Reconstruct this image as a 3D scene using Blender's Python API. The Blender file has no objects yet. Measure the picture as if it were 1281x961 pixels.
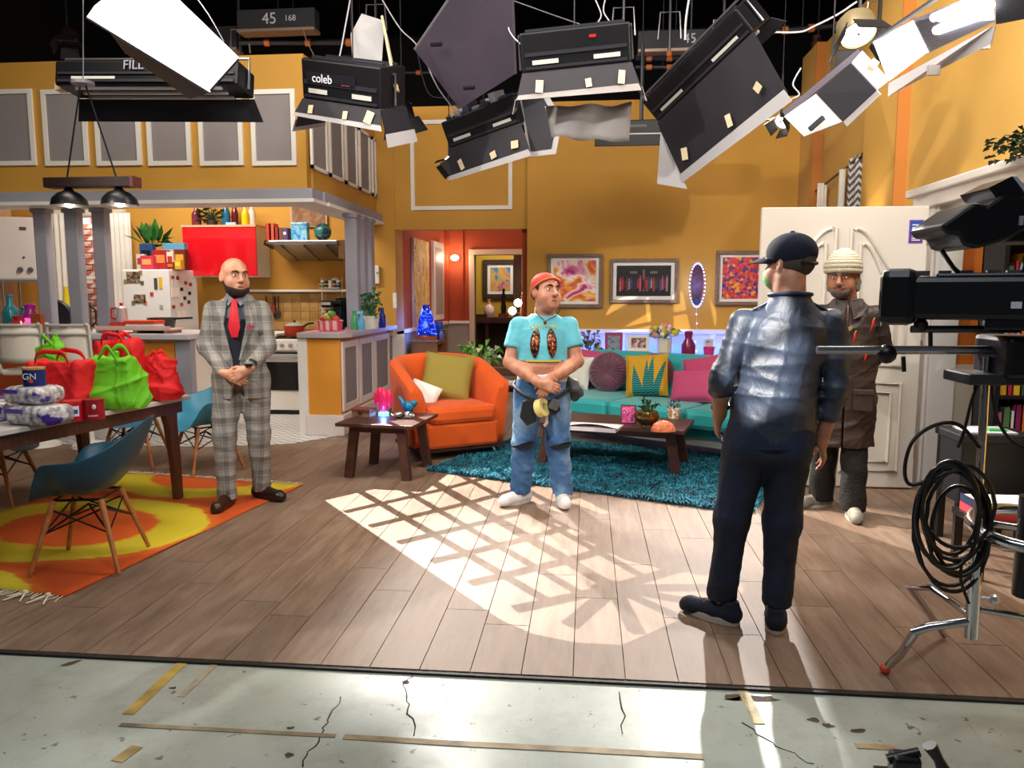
import bpy, math, random
import numpy as np
from mathutils import Matrix, Vector, Euler
random.seed(7); np.random.seed(7)
SC = bpy.context.scene
COL = SC.collection
R = math.radians
PI = math.pi

# ------------------------------------------------------------------ camera, world, lights
PITCH = math.atan(113.5/960); YAW = math.atan(94.5/960*math.cos(PITCH))
cam_d = bpy.data.cameras.new('camera'); cam = bpy.data.objects.new('camera', cam_d); COL.objects.link(cam)
cam_d.sensor_fit = 'HORIZONTAL'; cam_d.sensor_width = 36; cam_d.lens = 960/1281*36
cam_d.clip_start = .05; cam_d.clip_end = 100
cam.location = (0, 0, 1.5); cam.rotation_euler = (PI/2-PITCH, 0, YAW)
SC.camera = cam
W = bpy.data.worlds.new('world'); SC.world = W; W.use_nodes = True
W.node_tree.nodes['Background'].inputs[0].default_value = (.55, .6, .7, 1)
W.node_tree.nodes['Background'].inputs[1].default_value = .07
SC.view_settings.view_transform = 'Standard'; SC.view_settings.look = 'None'
SC.view_settings.gamma = 1; SC.view_settings.use_curve_mapping = False
SC.view_settings.exposure = 0.38

def aim(o, tgt):
    d = Vector(tgt)-o.location
    o.rotation_euler = d.to_track_quat('-Z', 'Y').to_euler()
def area(name, loc, tgt, sx, sy, power, col=(1, 1, 1), spread=180):
    l = bpy.data.lights.new(name, 'AREA'); l.shape = 'RECTANGLE'; l.size = sx; l.size_y = sy
    l.energy = power; l.color = col; l.spread = R(spread)
    o = bpy.data.objects.new(name, l); COL.objects.link(o); o.location = loc; aim(o, tgt); return o
def spot(name, loc, tgt, power, ang, blend=.2, rad=.05, col=(1, 1, 1)):
    l = bpy.data.lights.new(name, 'SPOT'); l.energy = power; l.spot_size = R(ang); l.spot_blend = blend
    l.shadow_soft_size = rad; l.color = col
    o = bpy.data.objects.new(name, l); COL.objects.link(o); o.location = loc; aim(o, tgt); return o
def point(name, loc, power, col=(1, 1, 1), rad=.03):
    l = bpy.data.lights.new(name, 'POINT'); l.energy = power; l.color = col; l.shadow_soft_size = rad
    o = bpy.data.objects.new(name, l); COL.objects.link(o); o.location = loc; return o

WARM = (1, .9, .76); COOL = (.9, .96, 1)
area('studio_softlight_left', (-3.0, 4.6, 4.6), (-2.6, 7.5, .5), 2.2, 1.0, 70, WARM)
area('studio_softlight_center', (-.2, 5.0, 4.8), (-.2, 8.2, .4), 2.6, 1.0, 80, WARM)
area('studio_softlight_right', (2.0, 4.2, 4.4), (1.2, 8.0, .8), 1.6, 1.0, 50, WARM)
area('studio_softlight_front', (-.6, .6, 5.0), (-.2, 3.2, 0), 3.0, 1.0, 70, COOL)
area('kitchen_softlight', (-5.0, 8.3, 3.9), (-4.6, 10.0, .9), 2.0, .6, 100, WARM)
area('hall_light', (-1.6, 12.2, 3.1), (-1.7, 12.4, 0), 1.0, 1.6, 18, (1, .82, .66))
area('back_room_light', (-1.5, 15.0, 3.0), (-1.5, 15.6, 0), 1.0, .8, 30, (1, .88, .7))
area('far_room_light', (3.6, 4.6, 3.1), (3.4, 5.4, 0), .8, .8, 16, WARM)
spot('backlight_left', (-2.35, 9.7, 4.2), (1.35, 2.6, 0), 1650, 34, .5, .05, (1, .95, .88))
spot('backlight_right', (1.75, 9.65, 4.0), (.6, 2.3, 0), 1650, 38, .5, .05, (1, .96, .9))
spot('key_front_left', (-4.2, 1.2, 4.4), (.4, 7.0, .9), 700, 50, .5, .08, (1, .95, .87))
spot('key_front_right', (1.6, -.4, 4.2), (-2.2, 6.4, 1.0), 300, 44, .5, .12, (1, .95, .9))
spot('pilaster_uplight', (2.3, 7.3, 1.7), (2.56, 7.3, 2.5), 40, 50, .8, .05, (1, .8, .45))
spot('right_wall_spot', (1.2, 5.4, 4.6), (2.75, 7.4, 2.6), 110, 60, .6, .1, WARM)

# ------------------------------------------------------------------ pixel helpers (photograph taken as 1281 x 961)
_th, _ps = PITCH, YAW
FW = np.array([-math.sin(_ps)*math.cos(_th), math.cos(_ps)*math.cos(_th), -math.sin(_th)])
RT = np.array([math.cos(_ps), math.sin(_ps), 0.]); UP = np.cross(RT, FW); CC = np.array([0, 0, 1.5])
def _ray(x, y): return FW*960+RT*(x-640.5)-UP*(y-480.5)
def G(x, y, z=0.):
    d = _ray(x, y); return Vector(CC+d*((z-1.5)/d[2]))
def A(x, y, D):
    d = _ray(x, y); return Vector(CC+d*(D/d[1]))
def DX(x, y, X):
    d = _ray(x, y); return X*d[1]/d[0]

# ------------------------------------------------------------------ materials
def lin(c):
    if isinstance(c, str): c = [int(c[i:i+2], 16)/255 for i in (0, 2, 4)]
    return tuple((x/12.92 if x <= .04045 else ((x+.055)/1.055)**2.4) for x in c)
_MC = {}
def M(c, rough=.5, metal=0., noise=None, bump=None, emit=0., trans=0., sheen=0., coat=0., alpha=1., stretch=(1, 1, 1), ior=1.45):
    """plain procedural material: colour with optional noise variation and bump"""
    key = (c, rough, metal, noise, bump, emit, trans, sheen, coat, alpha, stretch)
    if key in _MC: return _MC[key]
    m = bpy.data.materials.new('mat_'+c); m.use_nodes = True
    nt = m.node_tree; b = nt.nodes['Principled BSDF']; rgb = lin(c)
    b.inputs['Base Color'].default_value = (*rgb, 1); b.inputs['Roughness'].default_value = rough
    b.inputs['Metallic'].default_value = metal; b.inputs['IOR'].default_value = ior
    b.inputs['Alpha'].default_value = alpha
    if trans: b.inputs['Transmission Weight'].default_value = trans
    if sheen: b.inputs['Sheen Weight'].default_value = sheen
    if coat: b.inputs['Coat Weight'].default_value = coat
    if emit:
        b.inputs['Emission Color'].default_value = (*rgb, 1); b.inputs['Emission Strength'].default_value = emit
    if noise or bump:
        tc = nt.nodes.new('ShaderNodeTexCoord'); mp = nt.nodes.new('ShaderNodeMapping')
        mp.inputs['Scale'].default_value = stretch
        nt.links.new(tc.outputs['Object'], mp.inputs[0])
    if noise:
        n = nt.nodes.new('ShaderNodeTexNoise'); n.inputs['Scale'].default_value = noise[0]; n.inputs['Detail'].default_value = 5
        nt.links.new(mp.outputs[0], n.inputs['Vector'])
        r = nt.nodes.new('ShaderNodeValToRGB'); a = noise[1]
        r.color_ramp.elements[0].position = .3; r.color_ramp.elements[1].position = .7
        r.color_ramp.elements[0].color = (*[max(0, x*(1-a)) for x in rgb], 1)
        r.color_ramp.elements[1].color = (*[min(1, x*(1+a)) for x in rgb], 1)
        nt.links.new(n.outputs['Fac'], r.inputs[0]); nt.links.new(r.outputs[0], b.inputs['Base Color'])
    if bump:
        n = nt.nodes.new('ShaderNodeTexNoise'); n.inputs['Scale'].default_value = bump[0]; n.inputs['Detail'].default_value = 4
        nt.links.new(mp.outputs[0], n.inputs['Vector'])
        bp = nt.nodes.new('ShaderNodeBump'); bp.inputs['Strength'].default_value = bump[1]; bp.inputs['Distance'].default_value = .02
        nt.links.new(n.outputs['Fac'], bp.inputs['Height']); nt.links.new(bp.outputs[0], b.inputs['Normal'])
    _MC[key] = m; return m
class NT:
    """small node-tree builder for the patterned materials"""
    def __init__(s, name, rough=.6, coord='Object'):
        s.m = bpy.data.materials.new(name); s.m.use_nodes = True; s.t = s.m.node_tree
        s.b = s.t.nodes['Principled BSDF']; s.b.inputs['Roughness'].default_value = rough
        s.tc = s.t.nodes.new('ShaderNodeTexCoord'); s.v = s.tc.outputs[coord]
        sp = s.t.nodes.new('ShaderNodeSeparateXYZ'); s.t.links.new(s.v, sp.inputs[0])
        s.x, s.y, s.z = sp.outputs
    def put(s, sock, val):
        if isinstance(val, (int, float)): sock.default_value = val
        elif isinstance(val, tuple): sock.default_value = val if len(val) == len(sock.default_value) else (*val, 1)
        else: s.t.links.new(val, sock)
    def op(s, o, a, b=0., c=0., clamp=False):
        n = s.t.nodes.new('ShaderNodeMath'); n.operation = o; n.use_clamp = clamp
        for i, q in enumerate((a, b, c)): s.put(n.inputs[i], q)
        return n.outputs[0]
    def noise(s, scale, detail=4, vec=None, out='Fac', dist=0., rough=.5):
        n = s.t.nodes.new('ShaderNodeTexNoise'); n.inputs['Scale'].default_value = scale; n.inputs['Detail'].default_value = detail
        n.inputs['Distortion'].default_value = dist; n.inputs['Roughness'].default_value = rough
        s.t.links.new(vec or s.v, n.inputs['Vector']); return n.outputs[out]
    def vor(s, scale, vec=None, out='Distance', feat='F1'):
        n = s.t.nodes.new('ShaderNodeTexVoronoi'); n.inputs['Scale'].default_value = scale; n.feature = feat
        s.t.links.new(vec or s.v, n.inputs['Vector']); return n.outputs[out]
    def map(s, scale=(1, 1, 1), loc=(0, 0, 0), rot=(0, 0, 0), vec=None):
        n = s.t.nodes.new('ShaderNodeMapping'); n.inputs['Scale'].default_value = scale; n.inputs['Location'].default_value = loc
        n.inputs['Rotation'].default_value = rot; s.t.links.new(vec or s.v, n.inputs[0]); return n.outputs[0]
    def ramp(s, f, stops, const=False):
        n = s.t.nodes.new('ShaderNodeValToRGB'); cr = n.color_ramp
        if const: cr.interpolation = 'CONSTANT'
        while len(cr.elements) < len(stops): cr.elements.new(.5)
        for e, (p, c) in zip(cr.elements, stops):
            e.position = p; e.color = (*lin(c), 1)
        s.put(n.inputs[0], f); return n.outputs[0]
    def mix(s, f, a, b):
        n = s.t.nodes.new('ShaderNodeMix'); n.data_type = 'RGBA'
        s.put(n.inputs[0], f)
        for i, q in ((6, a), (7, b)): s.put(n.inputs[i], (*lin(q), 1) if isinstance(q, str) else q)
        return n.outputs[2]
    def step(s, f, lo, hi):
        n = s.t.nodes.new('ShaderNodeMapRange'); n.inputs[1].default_value = lo; n.inputs[2].default_value = hi
        s.put(n.inputs[0], f); return n.outputs[0]
    def rnd(s):
        n = s.t.nodes.new('ShaderNodeObjectInfo'); return n.outputs['Random']
    def bump(s, h, st=.3, dist=.01):
        n = s.t.nodes.new('ShaderNodeBump'); n.inputs['Strength'].default_value = st; n.inputs['Distance'].default_value = dist
        s.put(n.inputs['Height'], h); s.t.links.new(n.outputs[0], s.b.inputs['Normal'])
    def done(s, col=None, rough=None):
        if col is not None: s.put(s.b.inputs['Base Color'], col)
        if rough is not None: s.put(s.b.inputs['Roughness'], rough)
        return s.m

# ------------------------------------------------------------------ mesh builder
class MB:
    def __init__(s, mat=None): s.v = []; s.f = []; s.mat = mat or Matrix.Identity(4)
    def add(s, vs, fs, m=None):
        o = len(s.v); T = s.mat @ m if m is not None else s.mat
        s.v += [tuple(T @ Vector(q)) for q in vs]; s.f += [tuple(i+o for i in q) for q in fs]; return s
    def box(s, c, d, rot=None):
        x, y, z = d[0]/2, d[1]/2, d[2]/2
        m = Matrix.Translation(c)
        if rot is not None: m = m @ Euler(rot).to_matrix().to_4x4()
        return s.add([(-x, -y, -z), (x, -y, -z), (x, y, -z), (-x, y, -z), (-x, -y, z), (x, -y, z), (x, y, z), (-x, y, z)],
              [(0, 3, 2, 1), (4, 5, 6, 7), (0, 1, 5, 4), (1, 2, 6, 5), (2, 3, 7, 6), (3, 0, 4, 7)], m)
    def b2(s, lo, hi):
        return s.box([(a+b)/2 for a, b in zip(lo, hi)], [abs(b-a) for a, b in zip(lo, hi)])
    def tube(s, path, r, n=8, cap=True, closed=False):
        P = [Vector(p) for p in path]; k = len(P); rs = r if isinstance(r, (list, tuple)) else [r]*k
        vs = []; up = None
        for i in range(k):
            a = P[i-1] if (i > 0 or closed) else P[i]; b = P[(i+1) % k] if (i < k-1 or closed) else P[i]
            t = (b-a)
            t = t.normalized() if t.length > 1e-9 else Vector((0, 0, 1))
            if up is None: up = Vector((0, 0, 1)) if abs(t.z) < .9 else Vector((1, 0, 0))
            u = (up-t*up.dot(t))
            if u.length < 1e-6: u = t.orthogonal()
            u.normalize(); w = t.cross(u); up = u
            for j in range(n):
                q = 2*PI*j/n; vs.append(P[i]+(u*math.cos(q)+w*math.sin(q))*rs[i])
        fs = []
        for i in range(k if closed else k-1):
            a, b = i*n, ((i+1) % k)*n
            for j in range(n): fs.append((a+j, a+(j+1) % n, b+(j+1) % n, b+j))
        if cap and not closed:
            fs.append(tuple(range(n))[::-1]); fs.append(tuple(range((k-1)*n, k*n)))
        return s.add(vs, fs)
    def bar(s, a, b, w, h=None, up=(0, 0, 1)):
        """rectangular bar from a to b"""
        a, b = Vector(a), Vector(b); t = (b-a).normalized(); h = h or w
        u = Vector(up); u = u-t*u.dot(t)
        if u.length < 1e-4: u = t.orthogonal()
        u.normalize(); q = t.cross(u); vs = []
        for p in (a, b):
            for i, j in ((-1, -1), (1, -1), (1, 1), (-1, 1)): vs.append(p+q*(i*w/2)+u*(j*h/2))
        return s.add(vs, [(0, 1, 2, 3), (7, 6, 5, 4), (0, 4, 5, 1), (1, 5, 6, 2), (2, 6, 7, 3), (3, 7, 4, 0)])
    def lathe(s, prof, n=20, c=(0, 0, 0), m=None):
        vs = []; fs = []
        for r, z in prof:
            for j in range(n): vs.append((c[0]+r*math.cos(2*PI*j/n), c[1]+r*math.sin(2*PI*j/n), c[2]+z))
        for i in range(len(prof)-1):
            for j in range(n): fs.append((i*n+j, i*n+(j+1) % n, (i+1)*n+(j+1) % n, (i+1)*n+j))
        if prof[0][0] > 1e-5: fs.append(tuple(range(n))[::-1])
        if prof[-1][0] > 1e-5: fs.append(tuple(range((len(prof)-1)*n, len(prof)*n)))
        return s.add(vs, fs, m)
    def sph(s, c, r, n=12, m=None, k=None):
        if isinstance(r, (int, float)): r = (r, r, r)
        k = k or max(4, n//2); vs = []; fs = []
        for i in range(k+1):
            th = PI*i/k
            for j in range(n):
                ph = 2*PI*j/n
                vs.append((c[0]+r[0]*math.sin(th)*math.cos(ph), c[1]+r[1]*math.sin(th)*math.sin(ph), c[2]-r[2]*math.cos(th)))
        for i in range(k):
            for j in range(n): fs.append((i*n+j, i*n+(j+1) % n, (i+1)*n+(j+1) % n, (i+1)*n+j))
        return s.add(vs, fs, m)
    def prism(s, pts, z0, z1, m=None):
        n = len(pts)
        vs = [(p[0], p[1], z0) for p in pts]+[(p[0], p[1], z1) for p in pts]
        fs = [tuple(range(n))[::-1], tuple(range(n, 2*n))]+[(i, (i+1) % n, n+(i+1) % n, n+i) for i in range(n)]
        return s.add(vs, fs, m)
    def grid(s, fn, nu, nv, th=None, flip=False):
        vs = [Vector(fn(i/nu, j/nv)) for j in range(nv+1) for i in range(nu+1)]
        w = nu+1
        fs = [(j*w+i, j*w+i+1, (j+1)*w+i+1, (j+1)*w+i) for j in range(nv) for i in range(nu)]
        if flip: fs = [q[::-1] for q in fs]
        return s.add(vs, fs)
    def loft(s, rings, cap=True):
        n = len(rings[0]); vs = [p for r in rings for p in r]; fs = []
        for i in range(len(rings)-1):
            for j in range(n): fs.append((i*n+j, i*n+(j+1) % n, (i+1)*n+(j+1) % n, (i+1)*n+j))
        if cap: fs.append(tuple(range(n))[::-1]); fs.append(tuple(range((len(rings)-1)*n, len(rings)*n)))
        return s.add(vs, fs)
    def build(s, name, mat, parent=None, smooth=False, bevel=0, solid=0, sub=0, label=None, kind=None):
        me = bpy.data.meshes.new(name); me.from_pydata(s.v, [], s.f); me.update()
        if isinstance(mat, str): mat = M(mat)
        me.materials.append(mat)
        if smooth:
            me.polygons.foreach_set('use_smooth', [True]*len(me.polygons))
            try: me.set_sharp_from_angle(angle=R(45))
            except Exception: pass
        o = bpy.data.objects.new(name, me); COL.objects.link(o)
        if parent is not None: o.parent = parent
        if solid:
            q = o.modifiers.new('solid', 'SOLIDIFY'); q.thickness = solid; q.offset = 0
        if sub:
            q = o.modifiers.new('sub', 'SUBSURF'); q.levels = q.render_levels = sub
        if bevel:
            q = o.modifiers.new('bevel', 'BEVEL'); q.width = bevel; q.segments = 2; q.limit_method = 'ANGLE'
        if label: o['label'] = label
        if kind: o['kind'] = kind
        return o
def thing(name, label, cat, loc=(0, 0, 0), rotz=0., group=None, mw=None):
    o = bpy.data.objects.new(name, None); COL.objects.link(o); o.empty_display_size = .1
    if mw is not None: o.matrix_world = mw
    else: o.location = loc; o.rotation_euler = (0, 0, rotz)
    o['label'] = label; o['category'] = cat
    if group: o['group'] = group
    return o
def tag(o, label, cat, group=None):
    o['label'] = label; o['category'] = cat
    if group: o['group'] = group
    return o
def struct(o, label=None):
    o['kind'] = 'structure'
    if label: o['label'] = label
    return o
def place(o, loc, rz=0): o.location = loc; o.rotation_euler = (0, 0, rz); return o
def dup(root, label=None, loc=None, rz=None, group=None):
    r = root.copy(); COL.objects.link(r)
    if loc is not None: r.location = loc
    if rz is not None: r.rotation_euler = (0, 0, rz)
    if label: r['label'] = label
    if group: r['group'] = group
    for ch in list(root.children):
        c = ch.copy(); COL.objects.link(c); c.parent = r
        for g in list(ch.children):
            d = g.copy(); COL.objects.link(d); d.parent = c
    return r
def text_mesh(txt, size, mat, name, parent, m, ext=.002, align='CENTER'):
    cu = bpy.data.curves.new('t', 'FONT'); cu.body = txt; cu.size = size; cu.extrude = ext; cu.align_x = align; cu.align_y = 'CENTER'
    to = bpy.data.objects.new('t', cu); COL.objects.link(to)
    dg = bpy.context.evaluated_depsgraph_get(); me = bpy.data.meshes.new_from_object(to.evaluated_get(dg))
    bpy.data.objects.remove(to)
    me.transform(m); me.materials.clear(); me.materials.append(M(mat) if isinstance(mat, str) else mat)
    o = bpy.data.objects.new(name, me); COL.objects.link(o)
    if parent is not None: o.parent = parent
    return o
FRONT = Matrix.Rotation(PI/2, 4, 'X')       # text lying in XY -> standing, facing -Y
def rng(a, b): return random.uniform(a, b)

# ------------------------------------------------------------------ shared materials
def mat_wall(name, c, c2=None):
    n = NT(name, .75); f = n.noise(1.3, 5)
    r, g, b = [int(c[i:i+2], 16) for i in (0, 2, 4)]
    d = '%02x%02x%02x' % tuple(int(v*.95) for v in (r, g, b))
    n.bump(n.noise(160, 2), .05, .002)
    return n.done(n.ramp(f, [(.3, d), (.7, c)]))
YEL = mat_wall('mustard_wall', 'c8943a'); YEL2 = mat_wall('mustard_wall_right', 'cfa04e')
RED = mat_wall('rust_wall', 'a8461f'); ORG = mat_wall('orange_wall', 'd9731c')
WHITE = M('e6e2dc', .5); LILAC = M('9a9aa6', .55, noise=(3, .05)); PGREY = M('8d8687', .8, bump=(300, .1))
PEACH = mat_wall('peach_wall', 'dcb08a'); BLK = M('0e0e11', .5); BLKM = M('16161a', .35, .3)
WOODD = M('4a2c22', .42, noise=(9, .35), stretch=(1, 8, 1)); CHROME = M('c8c8cc', .15, 1.); STEEL = M('a9abad', .3, 1., noise=(4, .08))
def mat_planks():
    n = NT('wood_planks', .42); t = n.rnd()
    off = n.t.nodes.new('ShaderNodeCombineXYZ'); n.put(off.inputs[0], n.op('MULTIPLY', t, 37.)); n.put(off.inputs[1], n.op('MULTIPLY', t, 91.))
    va = n.t.nodes.new('ShaderNodeVectorMath'); n.t.links.new(n.v, va.inputs[0]); n.t.links.new(off.outputs[0], va.inputs[1])
    g = n.noise(1., 8, n.map((16, 2.4, 1), vec=va.outputs[0]), rough=.7)
    big = n.noise(1.6, 4, va.outputs[0])
    c = n.ramp(g, [(.25, '56402f'), (.48, '7d6350'), (.75, '9a8270')])
    c = n.mix(n.op('MULTIPLY', n.step(big, .4, .7), .35), c, '8c7d70')
    c = n.mix(n.op('MULTIPLY', t, .22), c, '5e4434')
    n.bump(g, .12, .004)
    return n.done(c, n.op('MULTIPLY_ADD', g, .2, .48))
PLANK = mat_planks()
def mat_concrete():
    n = NT('painted_concrete', .3); a = n.noise(.9, 6); b = n.noise(6, 8, rough=.7); d = n.noise(2.3, 6, n.map((1, 1, 1), (5, 3, 0)), rough=.75)
    c = n.ramp(a, [(.25, '8e948a'), (.5, 'a6aea6'), (.75, 'b3b5a8')])
    c = n.mix(n.op('MULTIPLY', n.step(b, .5, .72), .35), c, '7d7a6c')
    c = n.mix(n.op('MULTIPLY', n.step(d, .63, .72), .55), c, '9a8768')
    chips = n.noise(17, 3, rough=.6)
    c = n.mix(n.op('MULTIPLY', n.step(chips, .665, .70), .8), c, '4b4238')
    scr = n.noise(5, 6, n.map((14, 1.2, 1), (3, 1, 0), (0, 0, .5)), rough=.7); c = n.mix(n.op('MULTIPLY', n.step(scr, .62, .70), .35), c, '5f5c50'); dirt = n.noise(3.4, 7, n.map((1, 1, 1), (11, 7, 0)), rough=.8); c = n.mix(n.op('MULTIPLY', n.step(dirt, .5, .75), .45), c, '757466')
    n.bump(b, .08, .004)
    return n.done(c, n.op('MULTIPLY_ADD', b, .4, .22))
CONC = mat_concrete()
def mat_chevron():
    n = NT('chevron_vinyl', .35)
    tri = n.op('ABSOLUTE', n.op('SUBTRACT', n.op('FRACT', n.op('MULTIPLY', n.x, 5.6)), .5))
    q = n.op('FRACT', n.op('MULTIPLY', n.op('ADD', n.y, n.op('MULTIPLY', tri, .14)), 9.0))
    return n.done(n.mix(n.step(q, .74, .78), 'd8d6d3', '74747a'))

# ------------------------------------------------------------------ floors
m = MB().b2((-9, -4, -.2), (6.5, 17, -.014)); FLOOR = struct(m.build('floor', CONC), 'pale green painted concrete studio floor with scuffs')
m = MB().b2((-8, 2.87, -.0138), (4.6, 17, -.006)); WOODF = struct(m.build('floor.001', M('3c2c22', .6)), 'brown wood plank stage floor laid over the concrete')
pw, pl = .205, 1.35
pm = {}
def plank_mesh(L):
    k = round(L, 2)
    if k not in pm:
        q = MB(); h = .0012
        x, y = pw/2-.0009, L/2-.0009
        q.add([(-x, -y, -.006), (x, -y, -.006), (x, y, -.006), (-x, y, -.006), (-x+h, -y+h, 0), (x-h, -y+h, 0), (x-h, y-h, 0), (-x+h, y-h, 0)],
              [(4, 5, 6, 7), (0, 1, 5, 4), (1, 2, 6, 5), (2, 3, 7, 6), (3, 0, 4, 7)])
        me = bpy.data.meshes.new('plank'); me.from_pydata(q.v, [], q.f); me.materials.append(PLANK); pm[k] = me
    return pm[k]
def planks(x0, x1, y0, y1):
    for i in range(int((x1-x0)/pw)):
        y = y0; first = [.45, 1.1, .8, 1.3, .6][i % 5]
        while y < y1-.06:
            L = min(first if y == y0 else pl, y1-y)
            o = bpy.data.objects.new('plank', plank_mesh(L)); COL.objects.link(o); o.parent = WOODF
            o.location = (x0+(i+.5)*pw, y+L/2, 0); y += L
planks(-4.55, 3.2, 2.875, 9.84); planks(-2.55, -.3, 9.84, 13.9); planks(-6.2, -4.56, 4.6, 7.1)
m = MB(); m.prism([(-7.5, 7.1), (-3.76, 7.08), (-2.95, 7.3), (-2.6, 7.8), (-2.6, 10.3), (-7.5, 10.3)], .001, .004)
struct(m.build('floor.002', mat_chevron()), 'white kitchen floor with grey chevron pattern')
# dark strip standing in for the shaded gap at the plank edge; floor marks
m = MB().b2((-8, 2.855, -.014), (4.6, 2.873, -.004)); struct(m.build('stage_gap_shade', M('1b1613', .6)), 'dark strip standing in for the shaded gap at the stage edge')
def tape(pts, w, c, label, rough=.6, nz=.5):
    q = MB()
    for a, b in zip(pts[:-1], pts[1:]):
        a, b = G(*a, z=-.013), G(*b, z=-.013); t = (b-a).normalized(); s = Vector((-t.y, t.x, 0))*w/2
        q.add([a-s, b-s, b+s, a+s], [(0, 1, 2, 3)])
    o = q.build('floor_tape', M(c, rough, noise=(9, nz)), solid=.0012); o.location.z = .0008
    return tag(o, label, 'tape', 'worn tape marks on the concrete')
tape([(232, 826), (160, 894)], .045, 'b79a4a', 'worn yellow tape strip on the concrete at left')
tape([(272, 828), (226, 872)], .03, 'a59b84', 'faded beige tape strip beside the yellow strip')
tape([(172, 934), (146, 953)], .045, 'a0895a', 'short brownish tape strip nearest the left of the frame')
tape([(150, 907), (270, 913), (420, 921)], .022, '8f7f64', 'thin brown tape line running across the concrete at left')
tape([(430, 922), (560, 930), (640, 934), (740, 939), (880, 947)], .03, '8f7d60', 'long brown tape line across the middle of the concrete')
tape([(926, 858), (950, 906)], .04, 'bfae88', 'pale tape strip below the man in navy jacket')
tape([(1070, 933), (1120, 936)], .03, 'a78f6c', 'short tan tape strip toward the right of the concrete')
def crack(pts, label):
    pts = [(a[0]+(b[0]-a[0])*k/5, a[1]+(b[1]-a[1])*k/5) for a, b in zip(pts[:-1], pts[1:]) for k in range(5)]+[pts[-1]]; o = MB().tube([G(*p, z=-.0135)+Vector((rng(-.012, .012), rng(-.01, .01), 0)) for p in pts], [rng(.0015, .0035) for p in pts], 5).build('floor_crack', M('2b2a27', .8)); o.parent = FLOOR; o['label'] = label
crack([(428, 871), (414, 900), (396, 926), (378, 959)], 'dark crack across the concrete')
crack([(515, 842), (505, 862), (510, 888), (522, 921)], 'thin crack in the concrete')
crack([(930, 906), (975, 934), (1015, 957)], 'thin diagonal crack in the concrete')
crack([(778, 864), (780, 918)], 'hairline crack')
def scuff(x, y, w, h, a, lb):
    c = G(x, y, -.0135); q = MB(); k = 11; vs = [(0, 0, 0)]+[(math.cos(2*PI*i/k)*w*rng(.5, 1), math.sin(2*PI*i/k)*h*rng(.4, 1), 0) for i in range(k)]
    q.add(vs, [(0, i+1, (i+1) % k+1) for i in range(k)]); o = q.build('paint_chip', M('4a3a2e', .8, noise=(30, .4))); o.parent = FLOOR; o.location = c+Vector((0, 0, .0006)); o.rotation_euler = (0, 0, a)
    o['label'] = lb
for x, y, w, h, a in ((944, 874, .13, .035, .1), (916, 872, .05, .03, 0), (1018, 901, .03, .02, 0), (1036, 908, .025, .02, 0), (1075, 914, .04, .02, .2), (88, 830, .05, .02, .8), (507, 854, .02, .02, 0),
                      (362, 945, .02, .02, 0), (216, 861, .02, .014, 0), (364, 911, .02, .014, 0)): scuff(x, y, w, h, a, 'patch of chipped floor paint')

# ------------------------------------------------------------------ walls
def wall(name, lo, hi, mat, label=None, parent=None):
    o = MB().b2(lo, hi).build(name, mat)
    if parent is None: struct(o, label)
    else: o.parent = parent
    return o
def cut_wall(name, x0, x1, y0, y1, z0, z1, holes, mat, label):
    """frontal wall with rectangular holes (hx0,hx1,hz0,hz1)"""
    q = MB(); xs = sorted({x0, x1, *[h[i] for h in holes for i in (0, 1)]}); zs = sorted({z0, z1, *[h[i] for h in holes for i in (2, 3)]})
    for a, b in zip(xs[:-1], xs[1:]):
        for c, d in zip(zs[:-1], zs[1:]):
            if not any(h[0] <= (a+b)/2 <= h[1] and h[2] <= (c+d)/2 <= h[3] for h in holes): q.b2((a, y0, c), (b, y1, d))
    return struct(q.build(name, mat), label)
TOP = 3.86
WK = cut_wall('wall_kitchen', -8.2, -2.6, 10.35, 10.5, 0, 3.3, [(-7.5, -6.45, .95, 2.62)], YEL, 'mustard back wall of the kitchen')
wall('wall_left', (-8.3, 5.5, 0), (-8.15, 10.5, 3.3), PEACH, 'pale peach side wall of the kitchen')
wall('wall_kitchen_right', (-2.9, 9.935, 0), (-2.5, 10.35, TOP), YEL, 'mustard wall end beside the hall')
wall('wall_header', (-2.6, 9.95, 2.32), (-.74, 10.1, TOP), YEL, 'mustard wall above the hall opening')
WB = wall('wall_back', (-.77, 9.86, 0), (2.75, 10.05, TOP), YEL, 'long mustard living room wall hung with pictures')
WH = wall('wall_hall_left', (-2.66, 9.96, 0), (-2.56, 14.0, 3.2), RED, 'rust red side wall of the hall')
HX0, HX1, HZT = A(594, 330, 13.9).x, A(653, 330, 13.9).x, A(620, 319, 13.9).z
cut_wall('wall_hall_end', -2.6, -.3, 13.9, 14.02, 0, 3.2, [(HX0, HX1, 0, HZT)], RED, 'rust red end wall of the hall with doorway')
wall('wall_hall_right', (-.85, 10.05, 0), (-.76, 14, 3.2), RED, 'rust red wall on the right of the hall')
wall('wall_far_room', (-3.2, 16.2, 0), (.6, 16.3, 3.2), mat_wall('far_yellow', 'c9a02c'), 'yellow wall of the room beyond the hall')
wall('ceiling_hall', (-2.66, 10.1, 3.2), (-.76, 14.02, 3.26), RED, 'ceiling over the hall')
wall('trim_hall_post', (-2.56, 13.72, .98), (-2.5, 13.9, 3.2), RED); wall('trim_hall_post', (-2.27, 13.85, 1), (-2.24, 13.9, 3.2), RED)
# door casing in the hall
m = MB(); m.b2((HX0-.1, 13.83, 0), (HX0, 14.05, HZT)); m.b2((HX1, 13.83, 0), (HX1+.1, 14.05, HZT)); m.b2((HX0-.1, 13.83, HZT), (HX1+.1, 14.05, HZT+.1))
struct(m.build('door_1', M('cdb9a3', .5), bevel=.01), 'cream casing of the doorway at the end of the hall')
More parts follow.
